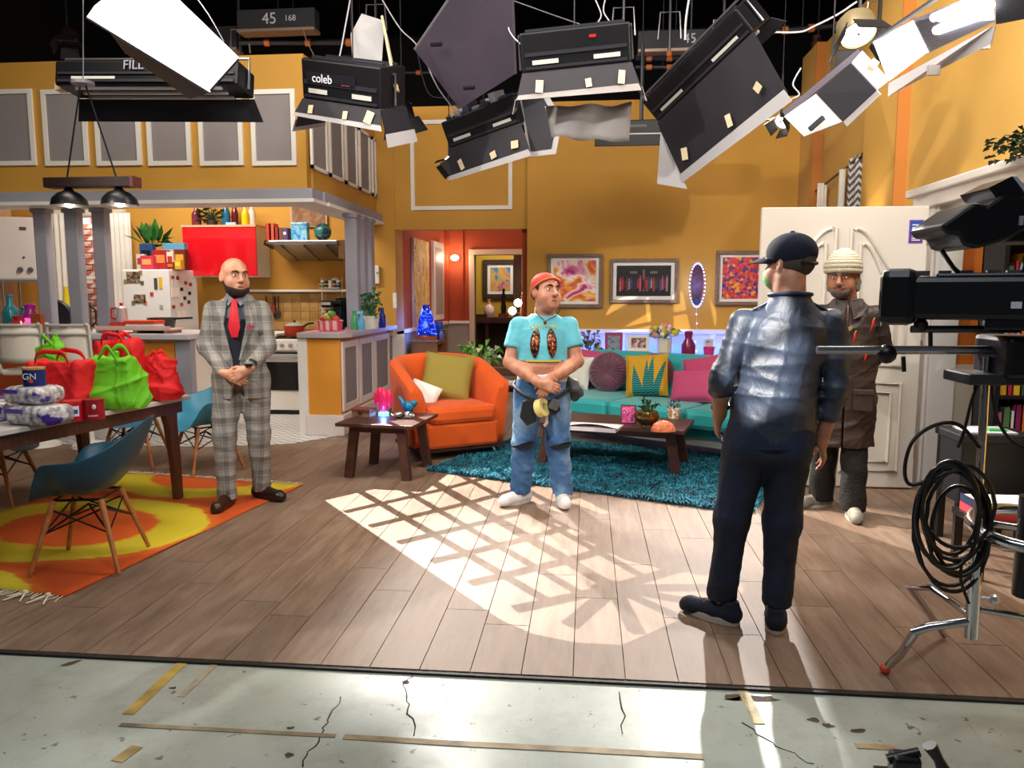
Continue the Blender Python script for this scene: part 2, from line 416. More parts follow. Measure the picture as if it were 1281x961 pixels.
# hall dado
m = MB(); m.b2((-2.56, 9.98, 0), (-2.53, 13.9, .96)); m.b2((-2.56, 13.87, 0), (HX0-.1, 13.9, .96)); struct(m.build('wall_hall_dado', M('9d958c', .6)))
m = MB(); m.b2((-2.57, 9.95, .95), (-2.50, 13.9, 1.0)); m.b2((-2.56, 13.83, .95), (HX0-.1, 13.9, 1.0)); m.b2((-2.56, 13.85, 0), (HX0-.1, 13.9, .2)); m.b2((-2.56, 9.97, 0), (-2.52, 13.9, .2)); struct(m.build('baseboard_hall', WHITE, bevel=.006))
m = MB(); m.b2((-2.70, 9.9, 0), (-2.56, 9.96, .96)); struct(m.build('wall_hall_dado_front', PGREY)); m = MB().b2((-2.72, 9.86, .95), (-2.52, 9.97, 1.02)); struct(m.build('trim_2', WHITE))
m = MB(); m.b2((-2.56, 9.93, 0), (-2.4, 9.99, .96)); struct(m.build('trim_3', WHITE), 'white dado post at the hall opening')
# white rectangle moulding on the header wall
def frame_rect(name, p0, p1, D, w, mat, parent=None, d=.025):
    a, b = A(*p0, D), A(*p1, D); q = MB()
    x0, x1, z1, z0 = a.x, b.x, a.z, b.z
    q.b2((x0, D-d, z1-w), (x1, D, z1)); q.b2((x0, D-d, z0), (x1, D, z0+w)); q.b2((x0, D-d, z0+w), (x0+w, D, z1-w)); q.b2((x1-w, D-d, z0+w), (x1, D, z1-w))
    o = q.build(name, mat)
    if parent is None: struct(o)
    else: o.parent = parent
    return o
struct(frame_rect('trim_4', (513, 151), (641, 262), 9.95, .05, WHITE), 'white rectangular moulding above the hall')
# dado of the back wall
m = MB(); m.b2((-.77, 9.83, 0), (2.55, 9.86, 1.0)); struct(m.build('wall_back_dado', M('c9c9cc', .5))); m = MB(); m.b2((-.78, 9.8, .99), (2.55, 9.86, 1.05)); m.b2((-.77, 9.81, 0), (2.55, 9.86, .18))
for i in range(6): m.b2((-.7+i*.56, 9.812, .25), (-.64+i*.56, 9.84, .99))
struct(m.build('baseboard_back', WHITE, bevel=.006), 'white rail and skirting of the back wall')
# right wall with pilasters and the doorway
wall('wall_right', (2.54, 9.3, 0), (2.75, 9.9, 4.3), YEL2, 'mustard right wall next to the corner')
wall('wall_right_alcove', (2.64, 7.7, 0), (2.8, 9.3, 4.3), YEL2); wall('wall_right_pilaster', (2.56, 6.9, 0), (2.8, 7.7, 4.3), YEL2, 'pilaster on the right wall')
m = MB(); m.b2((2.65, 6.2, 0), (2.8, 6.9, 4.3)); m.b2((2.65, 2.2, 2.25), (2.8, 6.2, 4.3)); m.b2((2.65, 2.2, 0), (2.8, 4.1, 2.25)); struct(m.build('wall_right_near', YEL2), 'mustard right wall above the doorway')
m = MB(); m.b2((2.55, 6.885, 0), (2.66, 6.9, 4.3)); m.b2((2.53, 9.285, 0), (2.65, 9.3, 4.3)); struct(m.build('trim_5', M('b06d2a', .7)), 'orange brown sides of the pilasters')
m = MB(); m.b2((2.56, 4.0, 2.15), (2.66, 6.5, 2.27)); m.b2((2.52, 4.0, 2.25), (2.66, 6.55, 2.31)); m.b2((2.6, 6.2, 0), (2.66, 6.4, 2.2)); m.b2((2.62, 6.16, 0), (2.82, 6.22, 2.2)); m.b2((2.6, 4.05, 0), (2.66, 4.2, 2.2))
struct(m.build('door_2', M('e4ddd5', .5), bevel=.01), 'white casing of the doorway in the right wall')
wall('wall_beyond_right', (2.8, 6.25, 0), (6, 6.35, 3.4), ORG, 'orange wall seen through the right doorway'); wall('wall_beyond_side', (5.2, 2, 0), (5.3, 6.3, 3.4), mat_wall('beyond_tan', 'b98a5a'))
wall('baseboard_beyond', (2.8, 6.22, 0), (5.2, 6.26, .95), M('d2c3ae', .6))
# kitchen bulkhead with grey panels
m = MB(); m.b2((-8.2, 7.5, 2.5), (-2.76, 7.62, 3.8)); WF = struct(m.build('wall_bulkhead', YEL), 'mustard bulkhead over the kitchen with framed grey panels')
m = MB(); m.b2((-2.86, 7.62, 2.5), (-2.74, 9.93, 3.8)); WS = struct(m.build('wall_bulkhead_side', YEL), 'side of the kitchen bulkhead')
for x0, x1 in ((-12, 47), (52, 113), (117, 179), (182, 241), (247, 306), (313, 372)):
    frame_rect('panel_frame', (x0, 113), (x1, 207), 7.5, .045, WHITE, WF)
    a, b = A(x0, 113, 7.49), A(x1, 207, 7.49); wall('panel', (a.x+.03, 7.49, b.z+.03), (b.x-.03, 7.5, a.z-.03), PGREY, parent=WF)
for x0, x1 in ((388, 408), (411, 428), (431, 445), (448, 461), (464, 475)):
    D0, D1 = DX(x0, 190, -2.74), min(9.9, DX(x1, 190, -2.74)); z0, z1 = 2.73, 3.46; q = MB(); w = .035
    X = -2.74
    q.b2((X, D0, z0), (X+.025, D1, z0+w)); q.b2((X, D0, z1-w), (X+.025, D1, z1)); q.b2((X, D0, z0), (X+.025, D0+w, z1)); q.b2((X, D1-w, z0), (X+.025, D1, z1))
    o = q.build('panel_frame', WHITE); o.parent = WS
    wall('panel', (X, D0+w, z0+w), (X+.008, D1-w, z1-w), PGREY, parent=WS)
m = MB(); m.b2((-8.2, 7.42, 2.42), (-2.68, 7.72, 2.52)); m.b2((-2.95, 7.72, 2.42), (-2.66, 9.93, 2.52)); struct(m.build('trim_6', LILAC, bevel=.006), 'grey lilac beam under the bulkhead')
m = MB(); m.b2((-8.2, 7.40, 2.385), (-2.66, 7.80, 2.42)); m.b2((-2.98, 7.80, 2.385), (-2.64, 9.93, 2.42)); struct(m.build('trim_7', WHITE), 'white underside of the beam')
def column(lab, x0, x1, y0, y1):
    t = thing('column', lab, 'column', ((x0+x1)/2, (y0+y1)/2, 1.09), group='grey kitchen columns'); w, d = x1-x0, y1-y0
    q = MB(); q.box((0, 0, .64), (w, d, 1.29)); q.build('shaft', LILAC, t, bevel=.012)
    q = MB(); q.box((0, 0, .012), (w+.03, d+.03, .024)); q.build('base', LILAC, t); q = MB(); q.box((0, 0, 1.27), (w+.03, d+.03, .04)); q.build('capital', LILAC, t)
for lb, px in (('grey column nearest the white boiler, on the island', 54), ('grey column between two white curtains, middle of three on the island', 93), ('grey column of the island beside the refrigerator', 127)):
    X = A(px, 330, 7.7).x; column(lb, X-.072, X+.072, 7.68, 7.79)
for i, lb in enumerate(('front grey column beside the coffee maker', 'middle grey column behind the coffee maker column', 'rear grey column nearest the green plant')): column(lb, -2.71, -2.57, 8.48+i*.3, 8.61+i*.3)
# kitchen window, curtains, brick backing
m = MB()
for a in ((-7.52, 10.3, .93, -7.45, 2.64), (-6.50, 10.3, .93, -6.43, 2.64), (-6.74, 10.32, .95, -6.70, 2.62)): m.b2((a[0], a[1], a[2]), (a[3], 10.48, a[4]))
m.b2((-7.52, 10.28, .9), (-6.43, 10.5, .96)); m.b2((-7.52, 10.3, 2.58), (-6.43, 10.5, 2.66)); m.b2((-7.45, 10.34, 1.7), (-6.50, 10.4, 1.74)); WIN = struct(m.build('window_1', WHITE, bevel=.006), 'white kitchen window frame')
BW = struct(MB().b2((-9.2, 11.3, 0), (-6, 11.4, 3.2)).build('wall_brick', M('e0d6cb', .9, bump=(30, .4))), 'whitewashed brick wall outside the kitchen window')
n = NT('brick', .85); BRK = n.done(n.mix(n.step(n.noise(9, 5), .5, .68), n.ramp(n.rnd(), [(0, '8f4a34'), (.6, 'a5573c'), (1, 'b97c62')]), 'ddd0c4')); n.bump(n.noise(30, 4), .5, .01)
bm_ = MB().box((0, 0, 0), (.235, .05, .075)).build('brick', BRK, BW, bevel=.006); bm_.location = (-8.6, 11.29, .9)
for r in range(22):
    for c in range(9):
        if (r, c) == (0, 0) or r % 5 == 4 and c % 2: continue
        o = bm_.copy(); COL.objects.link(o); o.location = (-8.6+c*.25+(r % 2)*.125, 11.29+rng(-.006, .006), .9+r*.09)
m = MB()
area('window_daylight', (-7.1, 10.85, 2.9), (-7.1, 11.3, 1.4), 1.2, .3, 26, (.95, .97, 1))
CURT = M('e9e6e2', .8, trans=.0)
def curtain(label, x0, x1, y, z0, z1, mat, n=5, amp=.03, thick=.004, slant=0):
    q = MB(); q.grid(lambda u, v: (x0+(x1-x0)*u+slant*(1-v)*(1-u), y+amp*math.sin(u*n*2*PI)*(.6+.4*(1-v)), z0+(z1-z0)*v), n*10, 8)
    return tag(q.build('curtain', mat, smooth=True, solid=thick), label, 'curtain')
curtain('sheer white curtain at the left of the kitchen window', -7.62, -7.2, 10.2, .95, 2.6, CURT); curtain('white curtain hanging between kitchen window and refrigerator', -6.62, -6.28, 10.2, 1.02, 2.6, CURT, slant=.0)
class SDF:
    def __init__(s, lo, hi, h):
        s.h = h; s.lo = np.array(lo, float); n = np.ceil((np.array(hi)-s.lo)/h).astype(int)+1; s.n = n
        s.d = np.full(n, .08, np.float32)
        s.ax = [s.lo[i]+h*np.arange(n[i]) for i in range(3)]
    def _sl(s, lo, hi, m):
        return tuple(slice(max(0, int((lo[i]-m-s.lo[i])/s.h)), min(s.n[i], int((hi[i]+m-s.lo[i])/s.h)+2)) for i in range(3))
    def _pts(s, sl): return s.ax[0][sl[0]][:, None, None], s.ax[1][sl[1]][None, :, None], s.ax[2][sl[2]][None, None, :]
    def comb(s, sl, b, k, op):
        a = s.d[sl]
        if op == '+': h = np.clip(.5+.5*(b-a)/k, 0, 1); r = b*(1-h)+a*h-k*h*(1-h)
        elif op == '-': b = -b; h = np.clip(.5-.5*(b-a)/k, 0, 1); r = b*(1-h)+a*h+k*h*(1-h)
        s.d[sl] = r
    def rc(s, a, b, r1, r2, k=.02, op='+'):
        a, b = np.array(a, float), np.array(b, float); R_ = max(r1, r2); sl = s._sl(np.minimum(a, b)-R_, np.maximum(a, b)+R_, k+.02)
        x, y, z = s._pts(sl); u = b-a; L2 = max(1e-9, float(u@u)); t = np.clip(((x-a[0])*u[0]+(y-a[1])*u[1]+(z-a[2])*u[2])/L2, 0, 1)
        d = np.sqrt((x-a[0]-u[0]*t)**2+(y-a[1]-u[1]*t)**2+(z-a[2]-u[2]*t)**2)-(r1+(r2-r1)*t); s.comb(sl, d, k, op); return s
    def chain(s, pts, rs, k=.02, op='+'):
        for i in range(len(pts)-1): s.rc(pts[i], pts[i+1], rs[i], rs[i+1], k, op)
        return s
    def el(s, c, r, M_=None, k=.02, op='+'):
        c = np.array(c, float); r = np.array(r, float); Rm = r.max(); sl = s._sl(c-Rm, c+Rm, k+.02); x, y, z = s._pts(sl); x, y, z = x-c[0], y-c[1], z-c[2]
        if M_ is not None: x, y, z = [M_[0][i]*x+M_[1][i]*y+M_[2][i]*z for i in range(3)]
        k0 = np.sqrt((x/r[0])**2+(y/r[1])**2+(z/r[2])**2); k1 = np.sqrt((x/r[0]**2)**2+(y/r[1]**2)**2+(z/r[2]**2)**2)+1e-9; s.comb(sl, k0*(k0-1)/k1, k, op); return s
    def loft(s, rows, k=.03, op='+'):
        """rows of (z, cx, cy, rx, ry)"""
        q = np.array(sorted(rows)); z0, z1 = q[0, 0], q[-1, 0]; m = q[:, 3:].max(); sl = s._sl((q[:, 1].min()-m, q[:, 2].min()-m, z0), (q[:, 1].max()+m, q[:, 2].max()+m, z1), k+.02)
        x, y, z = s._pts(sl); zz = np.clip(z.ravel(), z0, z1); f = [np.interp(zz, q[:, 0], q[:, i])[None, None, :] for i in range(1, 5)]
        e = np.sqrt(((x-f[0])/f[2])**2+((y-f[1])/f[3])**2); d = (e-1)*np.minimum(f[2], f[3]); dz = np.maximum(z0-z, z-z1); d = np.where(dz > 0, np.sqrt(np.maximum(d, 0)**2+dz**2), np.maximum(d, dz)); s.comb(sl, d, k, op); return s
    def cut(s, p, n, keep=-1):
        """keep the side where (x-p).n has sign keep"""
        n = np.array(n, float); n /= np.linalg.norm(n); x, y, z = s._pts((slice(None),)*3); d = ((x-p[0])*n[0]+(y-p[1])*n[1]+(z-p[2])*n[2])*(-keep); s.d = np.maximum(s.d, d.astype(np.float32)); return s
    def wrinkle(s, amp, fs, seed=0, zr=None):
        rs = np.random.RandomState(seed); x, y, z = s._pts((slice(None),)*3); w = 0
        for f in fs:
            for _ in range(3):
                v = rs.normal(size=3); v[2] *= 1.6; v /= np.linalg.norm(v); ph = rs.uniform(0, 6.28, 2); u = np.roll(v, 1)
                w = w+np.sin(f*(v[0]*x+v[1]*y+v[2]*z)+ph[0]+1.6*np.sin(f*.4*(u[0]*x+u[1]*y+u[2]*z)+ph[1]))*(fs[0]/f)
        w = w/(3*len(fs))*amp
        if zr is not None: w = w*np.interp(s.ax[2], zr[0], zr[1])[None, None, :]
        s.d = s.d+w.astype(np.float32); return s
    def ridge(s, amp, f, seed=0, zr=None, tilt=1.):
        rs = np.random.RandomState(seed); x, y, z = s._pts((slice(None),)*3); w = 0
        for i in range(4):
            v = rs.normal(size=3); v[2] *= tilt; v /= np.linalg.norm(v); u = rs.normal(size=3); ph = rs.uniform(0, 6.28, 2); g = f*(1+.5*i)
            w = w+(1-np.abs(np.sin(g*(v[0]*x+v[1]*y+v[2]*z)+ph[0]+1.3*np.sin(g*.5*(u[0]*x+u[1]*y+u[2]*z)+ph[1]))))**2.5/(1+.4*i)
        w = (w/2.6-.3)*amp
        if zr is not None: w = w*np.interp(s.ax[2], zr[0], zr[1])[None, None, :]
        s.d = s.d-w.astype(np.float32); return s
    def mesh(s, name, mat, parent=None, label=None, smooth=1):
        d = s.d; S = d < 0; n = s.n; cells = []; pos = []; quads = []
        def cid(i, j, k): return (i*n[1]+j)*n[2]+k
        for ax in range(3):
            lo = [slice(None)]*3; hi = [slice(None)]*3; lo[ax] = slice(0, -1); hi[ax] = slice(1, None); lo, hi = tuple(lo), tuple(hi)
            I = np.argwhere(S[lo] != S[hi]); b, c = (ax+1) % 3, (ax+2) % 3; I = I[(I[:, b] > 0) & (I[:, c] > 0) & (I[:, b] < n[b]-1) & (I[:, c] < n[c]-1)]
            J = I.copy(); J[:, ax] += 1; d0 = d[I[:, 0], I[:, 1], I[:, 2]]; d1 = d[J[:, 0], J[:, 1], J[:, 2]]; P_ = I.astype(float); P_[:, ax] += d0/(d0-d1); ids = []
            for db, dc in ((-1, -1), (0, -1), (0, 0), (-1, 0)):
                K = I.copy(); K[:, b] += db; K[:, c] += dc; q = cid(K[:, 0], K[:, 1], K[:, 2]); ids.append(q); cells.append(q); pos.append(P_)
            Q = np.stack(ids, 1); fl = d0 > 0; Q[fl] = Q[fl][:, ::-1]; quads.append(Q)
        cells = np.concatenate(cells); pos = np.concatenate(pos); quads = np.concatenate(quads); u, inv = np.unique(cells, return_inverse=True); cnt = np.bincount(inv)
        V = np.stack([np.bincount(inv, pos[:, i])/cnt for i in range(3)], 1)*s.h+s.lo; Fq = np.searchsorted(u, quads)
        for _ in range(smooth):
            acc = np.zeros_like(V); c2 = np.zeros(len(V))
            for a, b in ((0, 1), (1, 2), (2, 3), (3, 0)):
                for i in range(3): acc[:, i] += np.bincount(Fq[:, a], V[Fq[:, b], i], len(V))+np.bincount(Fq[:, b], V[Fq[:, a], i], len(V))
                c2 += np.bincount(Fq[:, a], minlength=len(V))+np.bincount(Fq[:, b], minlength=len(V))
            V = V*.5+acc/np.maximum(c2, 1)[:, None]*.5
        me = bpy.data.meshes.new(name); me.vertices.add(len(V)); me.vertices.foreach_set('co', V.astype(np.float32).ravel()); me.loops.add(Fq.size); me.loops.foreach_set('vertex_index', Fq.astype(np.int32).ravel())
        me.polygons.add(len(Fq)); me.polygons.foreach_set('loop_start', np.arange(0, Fq.size, 4, dtype=np.int32)); me.polygons.foreach_set('loop_total', np.full(len(Fq), 4, np.int32)); me.update(calc_edges=True); me.polygons.foreach_set('use_smooth', [True]*len(Fq)); me.materials.append(mat)
        o = bpy.data.objects.new(name, me); COL.objects.link(o)
        if parent is not None: o.parent = parent
        if label: o['label'] = label
        return o

# ================================================================== KITCHEN
# island (left peninsula)
t = thing('kitchen_island', 'kitchen island counter with orange front and pale top behind the dining table', 'counter')
MB().b2((-7.9, 7.55, 0), (-4.1, 8.35, 1.03)).build('body', WHITE, t); MB().b2((-8.0, 7.42, 1.03), (-4.02, 8.42, 1.085)).build('worktop', M('c3c2c4', .4), t, bevel=.008)
MB().b2((-4.75, 7.535, .42), (-4.24, 7.552, 1.0)).build('front_panel', M('d98a2a', .5), t); MB().b2((-4.22, 7.52, 0), (-4.06, 7.62, 1.03)).build('corner_post', LILAC, t)
MB().b2((-7.9, 7.535, .42), (-5.0, 7.552, 1.0)).build('front_panel', M('b24f22', .55), t); MB().b2((-7.9, 7.5, 0), (-4.06, 7.56, .2)).build('plinth', WHITE, t); MB().b2((-4.4, 7.525, .72), (-4.35, 7.537, .86)).build('socket', WHITE, t)
# right peninsula
t = thing('kitchen_peninsula', 'kitchen peninsula with orange front and grey framed side panels', 'counter')
MB().b2((-2.93, 7.82, .22), (-2.58, 9.86, 1.03)).build('body', ORG if 0 else M('d9912e', .6), t)
MB().prism([(-3.02, 7.76), (-2.56, 7.76), (-2.47, 7.9), (-2.47, 9.84), (-3.02, 9.84)], 1.035, 1.09).build('worktop', M('a9a4a4', .4), t, bevel=.006)
MB().b2((-2.95, 7.77, 0), (-2.54, 9.86, .22)).build('plinth', M('dcd2cb', .55), t, bevel=.01); MB().b2((-3.03, 7.8, 0), (-2.93, 7.98, 1.035)).build('end_post', WHITE, t)
for y0, y1 in ((7.86, 8.44), (8.48, 9.06), (9.1, 9.8)):
    q = MB(); X = -2.58; w = .07
    q.b2((X, y0, .25), (X+.02, y1, .25+w)); q.b2((X, y0, .99-w), (X+.02, y1, .99)); q.b2((X, y0, .25+w), (X+.02, y0+w, .99-w)); q.b2((X, y1-w, .25+w), (X+.02, y1, .99-w)); q.build('panel_frame', M('e2d9d4', .5), t)
    MB().b2((X, y0+w, .25+w), (X+.006, y1-w, .99-w)).build('panel', PGREY, t)
# base cabinets + worktop along the back
t = thing('base_cabinet', 'dark base cabinet with silver handle and white top left of the stove', 'cabinet')
MB().b2((-5.02, 9.62, .1), (-4.0, 10.32, .9)).build('body', M('8d8b8b', .5), t); MB().b2((-5.0, 9.7, 0), (-4.0, 10.3, .1)).build('plinth', BLK, t)
MB().b2((-5.04, 9.56, .9), (-3.99, 10.34, .98)).build('worktop', WHITE, t, bevel=.006)
for x in (-4.77, -4.26):
    d = MB().box((x, 9.6, .49), (.49, .03, .76)).build('door', M('35353a', .35), t, bevel=.004); MB().bar((x-.1, 9.565, .8), (x+.1, 9.565, .8), .015).build('handle', CHROME, d)
t = thing('base_cabinet', 'grey base cabinet between the stove and the peninsula', 'cabinet'); MB().b2((-3.42, 9.62, 0), (-3.04, 10.3, .95)).build('body', M('8f8b88', .5), t); MB().b2((-3.42, 9.6, .95), (-3.03, 10.34, 1.0)).build('worktop', WHITE, t)
# stove
t = thing('gas_stove', 'white gas stove with black oven door beside the peninsula', 'stove', (-3.72, 9.1, 0)); w = .29
MB().b2((-w, .02, .06), (w, .62, .93)).build('body', WHITE, t, bevel=.01); MB().b2((-w, 0, .06), (w, .03, .3)).build('drawer', WHITE, t, bevel=.01)
d = MB().b2((-w, -.01, .31), (w, .03, .78)).build('oven_door', M('101013', .12), t, bevel=.008); MB().b2((-w+.02, -.045, .70), (w-.02, -.03, .73)).build('handle', M('d5d5d5', .25, .9), d); MB().b2((-w+.005, -.014, .66), (w-.005, -.008, .76)).build('trim', M('c9c9c9', .3, .5), d)
MB().b2((-w, -.02, .8), (w, .05, .94)).build('control_panel', WHITE, t, bevel=.01)
for i in range(5): MB().lathe([(.026, 0), (.024, .025), (.008, .03)], 12, m=Matrix.Translation((-.22+i*.11, -.02, .87)) @ Matrix.Rotation(PI/2, 4, 'X')).build('knob', M('9c9c9c', .35), t)
MB().b2((-w+.02, .06, .93), (w-.02, .6, .945)).build('hob', M('22222a', .4), t)
for x in (-.14, .14):
    for y in (.2, .46):
        q = MB()
        for a in range(4): q.bar((x, y, .955), (x+.1*math.cos(a*PI/2+.4), y+.1*math.sin(a*PI/2+.4), .955), .01)
        q.build('pan_support', BLK, t)
MB().b2((-w, .02, 0), (w, .6, .06)).build('plinth', BLK, t)
o = tag(MB().b2((-4.035, 9.04, .58), (-3.955, 9.058, .74)).build('tea_towel', M('b6d63a', .8), bevel=.004), 'lime green cloth hanging from the oven handle', 'towel')
# red pot on the stove
t = thing('cooking_pot', 'red saucepan with black handle on the stove', 'pot', (-3.66, 9.35, .965))
MB().lathe([(.11, 0), (.125, .02), (.13, .13), (.125, .135), (.118, .13)], 24).build('body', M('b53a22', .35), t, True); MB().lathe([(.128, .135), (.09, .16), (0, .175)], 20).build('lid', M('9fa396', .2), t, True); MB().tube([(.12, -.02, .12), (.2, -.06, .16), (.28, -.1, .17)], .012).build('handle', BLK, t, True); MB().sph((0, 0, .185), .018, 8).build('knob', BLK, t)
# backsplash tiles
TB = MB().b2((-4.95, 10.335, .98), (-2.7, 10.349, 1.52)).build('backsplash', M('8a6a3c', .8)); tag(TB, 'tan square tile backsplash behind the stove', 'backsplash')
n = NT('splash_tile', .22); n.put(n.b.inputs['Coat Weight'], .3); TILE = n.done(n.mix(n.step(n.noise(6, 3), .3, .75), n.ramp(n.rnd(), [(0, 'a57f46'), (.5, 'c09a58'), (1, 'cfae70')]), '94703a'))
tl = MB().box((0, 0, 0), (.122, .012, .122)).build('tile', TILE, TB, bevel=.004); k = 0
for i in range(18):
    for j in range(4):
        o = tl if k == 0 else tl.copy()
        if k: COL.objects.link(o)
        o.parent = TB; o.location = (-4.89+i*.126, 10.33, 1.06+j*.126); k += 1
tag(MB().b2((-4.95, 10.2, 1.52), (-2.72, 10.35, 1.55)).build('wall_shelf', WHITE), 'narrow white ledge along the top of the tan tiles', 'shelf')
# red wall cabinet
t = thing('wall_cabinet', 'glossy red wall cabinet with white side above the bald man', 'cabinet', (0, 0, 0)); a, b = A(228, 283, 9.9), A(322, 346, 9.9)
MB().b2((a.x, 9.92, b.z), (b.x, 10.34, a.z)).build('body', M('dedcda', .4), t, bevel=.004)
d = MB().b2((a.x, 9.89, b.z+.01), (b.x, 9.92, a.z-.015)).build('door', M('d01522', .12, coat=.6), t, bevel=.004); MB().tube([(b.x-.33, 9.885, b.z+.1), (b.x-.33, 9.86, b.z+.12), (b.x-.33, 9.86, b.z+.18), (b.x-.33, 9.885, b.z+.2)], .008).build('handle', CHROME, d); MB().b2((a.x-.01, 9.88, a.z-.015), (b.x+.01, 10.34, a.z+.012)).build('top', M('d9a48a', .4), t)
CZ = a.z+.013
# hood
t = thing('range_hood', 'stainless steel range hood over the stove', 'hood'); a, b = A(323, 303, 9.75), A(420, 322, 9.75)
q = MB(); x0, x1, z0, z1 = -4.12, -3.2, b.z-.02, a.z+.02
q.loft([[Vector(p) for p in r] for r in ([(x0, 9.72, z1-.05), (x1, 9.72, z1-.05), (x1, 10.33, z0), (x0, 10.33, z0)], [(x0, 9.72, z1), (x1, 9.72, z1), (x1, 10.33, z1), (x0, 10.33, z1)])]); q.build('body', STEEL, t, bevel=.012)
for i in range(3): MB().bar((x0+.16+i*.3, 9.73, z1-.06), (x0+.22+i*.3, 10.2, z0-.005), .012).build('filter_rail', M('3c3c40', .4), t)
MB().b2((x1+.0, 9.75, z0), (x1+.08, 10.33, z1)).build('end_panel', M('6b4a22', .6), t); MB().tube([(x0-.03, 9.72, z1), (x0-.045, 9.71, z1-.04), (x0+.06, 9.75, z1-.1)], .02).build('edge_trim', BLK, t, True)
HZ = z1
# bottle builder
def bottle(label, x, y, z, h, r, c, neck=.35, cap=None, trans=0., group=None, rough=.15, name='bottle'):
    t = thing(name, label, 'bottle', (x, y, z), group=group)
    MB().lathe([(r*.8, 0), (r, h*.03), (r, h*.5), (r*.85, h*.6), (r*neck, h*.74), (r*neck, h*.95), (r*neck*1.2, h*.96), (r*neck*1.1, h)], 16).build('glass', M(c, rough, trans=trans), t, True)
    if cap: MB().lathe([(r*neck*1.3, h*.97), (r*neck*1.3, h*1.06), (0, h*1.08)], 12).build('cap', M(cap, .4), t)
    return t
g = 'bottles on top of the red cabinet'
X = lambda px, D: A(px, 300, D).x
bottle('plum coloured bottle with white neck, leftmost on the red cabinet', X(247, 10.1), 10.1, CZ, .30, .062, '6b2a3c', .4, 'ded8d0', group=g)
bottle('blue glass bottle beside the dark leaves on the red cabinet', X(284, 10.1), 10.1, CZ, .34, .055, '1c5f86', .45, group=g); bottle('dark red bottle next to the blue one on the red cabinet', X(295, 10.15), 10.15, CZ, .34, .045, '5c1220', .5, group=g)
bottle('yellow painted bottle with dark spots on the red cabinet', X(308, 10.05), 10.05, CZ, .30, .05, 'e0b81e', .4, group=g); bottle('white painted bottle with brown picture, rightmost on the red cabinet', X(316, 10.12), 10.12, CZ, .32, .055, 'd8cfc4', .35, group=g)
def leaves(name, parent, mat, n, box, size, up=.3, base=(0, 0, 0), kind=None, grow=True, droop=.3):
    q = MB()
    for i in range(n):
        p = Vector((base[0]+rng(-1, 1)*box[0], base[1]+rng(-1, 1)*box[1], base[2]+rng(0, 1)*box[2]))
        d = Vector((p.x-base[0]+rng(-.05, .05), p.y-base[1]+rng(-.05, .05), up*rng(-.2, 1)*.2)); d = d.normalized() if d.length > 1e-4 else Vector((1, 0, 0))
        L = size*rng(.7, 1.3); s = d.cross(Vector((rng(-.3, .3), rng(-.3, .3), 1))).normalized()*L*.28; e = p+d*L-Vector((0, 0, L*droop)); mid = p+d*L*.5+Vector((0, 0, L*.1))
        q.add([p, mid+s, e, mid-s], [(0, 1, 2), (0, 2, 3)])
        if grow: q.tube([Vector(base), (Vector(base)+p)/2+Vector((0, 0, .02)), p], .002, 3, cap=False)
    return q.build(name, mat, parent, kind=kind)
GRN = M('2f6a2c', .5, noise=(20, .4)); GRND = M('1d3d1c', .5, noise=(20, .4)); GRNL = M('5f9a34', .5, noise=(20, .35))
t = thing('potted_plant', 'dark trailing plant on the red cabinet between the bottles', 'plant', (X(266, 10.1), 10.1, CZ)); leaves('foliage', t, GRND, 90, (.15, .1, .26), .08, base=(0, 0, .05)); MB().lathe([(.06, 0), (.08, .08), (.07, .08), (0, .07)], 14).build('pot', M('3a3130', .6), t)
o = tag(MB().b2((X(284, 9.95), 9.93, CZ), (X(296, 9.95), 9.97, CZ+.035)).build('ornament', M('9cc4e6', .3)), 'small pale blue block at the front edge of the red cabinet', 'ornament')
# hood top items
def book(label, x, y, z, w, d, h, c, group, ax='x', lean=0., name='book'):
    t = thing(name, label, 'book', (x, y, z), group=group)
    q = MB(); q.b2((-w/2, -d/2, 0), (w/2, -d/2+.004, h)); q.b2((-w/2, -d/2, 0), (-w/2+.004, d/2, h)); q.b2((w/2-.004, -d/2, 0), (w/2, d/2, h)); q.build('cover', M(c, .5), t); MB().b2((-w/2+.004, -d/2+.004, .004), (w/2-.004, d/2-.006, h-.006)).build('pages', M('e6ddc8', .8), t)
    if lean: t.rotation_euler = (0, lean, 0)
    return t
g = 'books on the range hood'
for px, c, h, lb in ((338, 'b8402c', .23, 'red book leftmost on the range hood'), (344, 'c9543a', .23, 'orange red book second from left on the hood'), (349, '8f2d2c', .18, 'short dark red book on the hood'), (354, '7d4a3c', .17, 'brown book beside the purple one on the hood')): book(lb, X(px, 9.95), 9.95, HZ, .045, .15, h, c, g)
t = thing('book', 'purple book with round white emblem on the hood', 'book', (X(359, 9.93), 9.93, HZ), group=g); MB().b2((-.035, -.07, 0), (.035, .07, .17)).build('cover', M('5a4470', .5), t); MB().lathe([(.022, 0), (.022, .004)], 14, m=Matrix.Translation((0, -.07, .1)) @ FRONT).build('emblem', WHITE, t)
n = NT('blue_swirl', .4); BLUEART = n.done(n.ramp(n.noise(9, 4, dist=1.5), [(.3, '1d5fb0'), (.45, '4fb3ea'), (.58, 'a7dcf5'), (.7, '6a6fc8')]))
t = thing('decorative_box', 'blue swirled square box standing on the range hood', 'box', (X(376, 9.92), 9.92, HZ)); MB().b2((-.11, -.05, 0), (.11, .05, .24)).build('body', BLUEART, t, bevel=.01); MB().b2((-.105, -.052, .205), (.105, .052, .212)).build('lid_seam', M('30507a', .5), t)
n = NT('talavera', .3); TALA = n.done(n.ramp(n.vor(14), [(.15, 'd08a2c'), (.3, '1c3e5c'), (.5, '16263c'), (.7, '2f7c78')]))
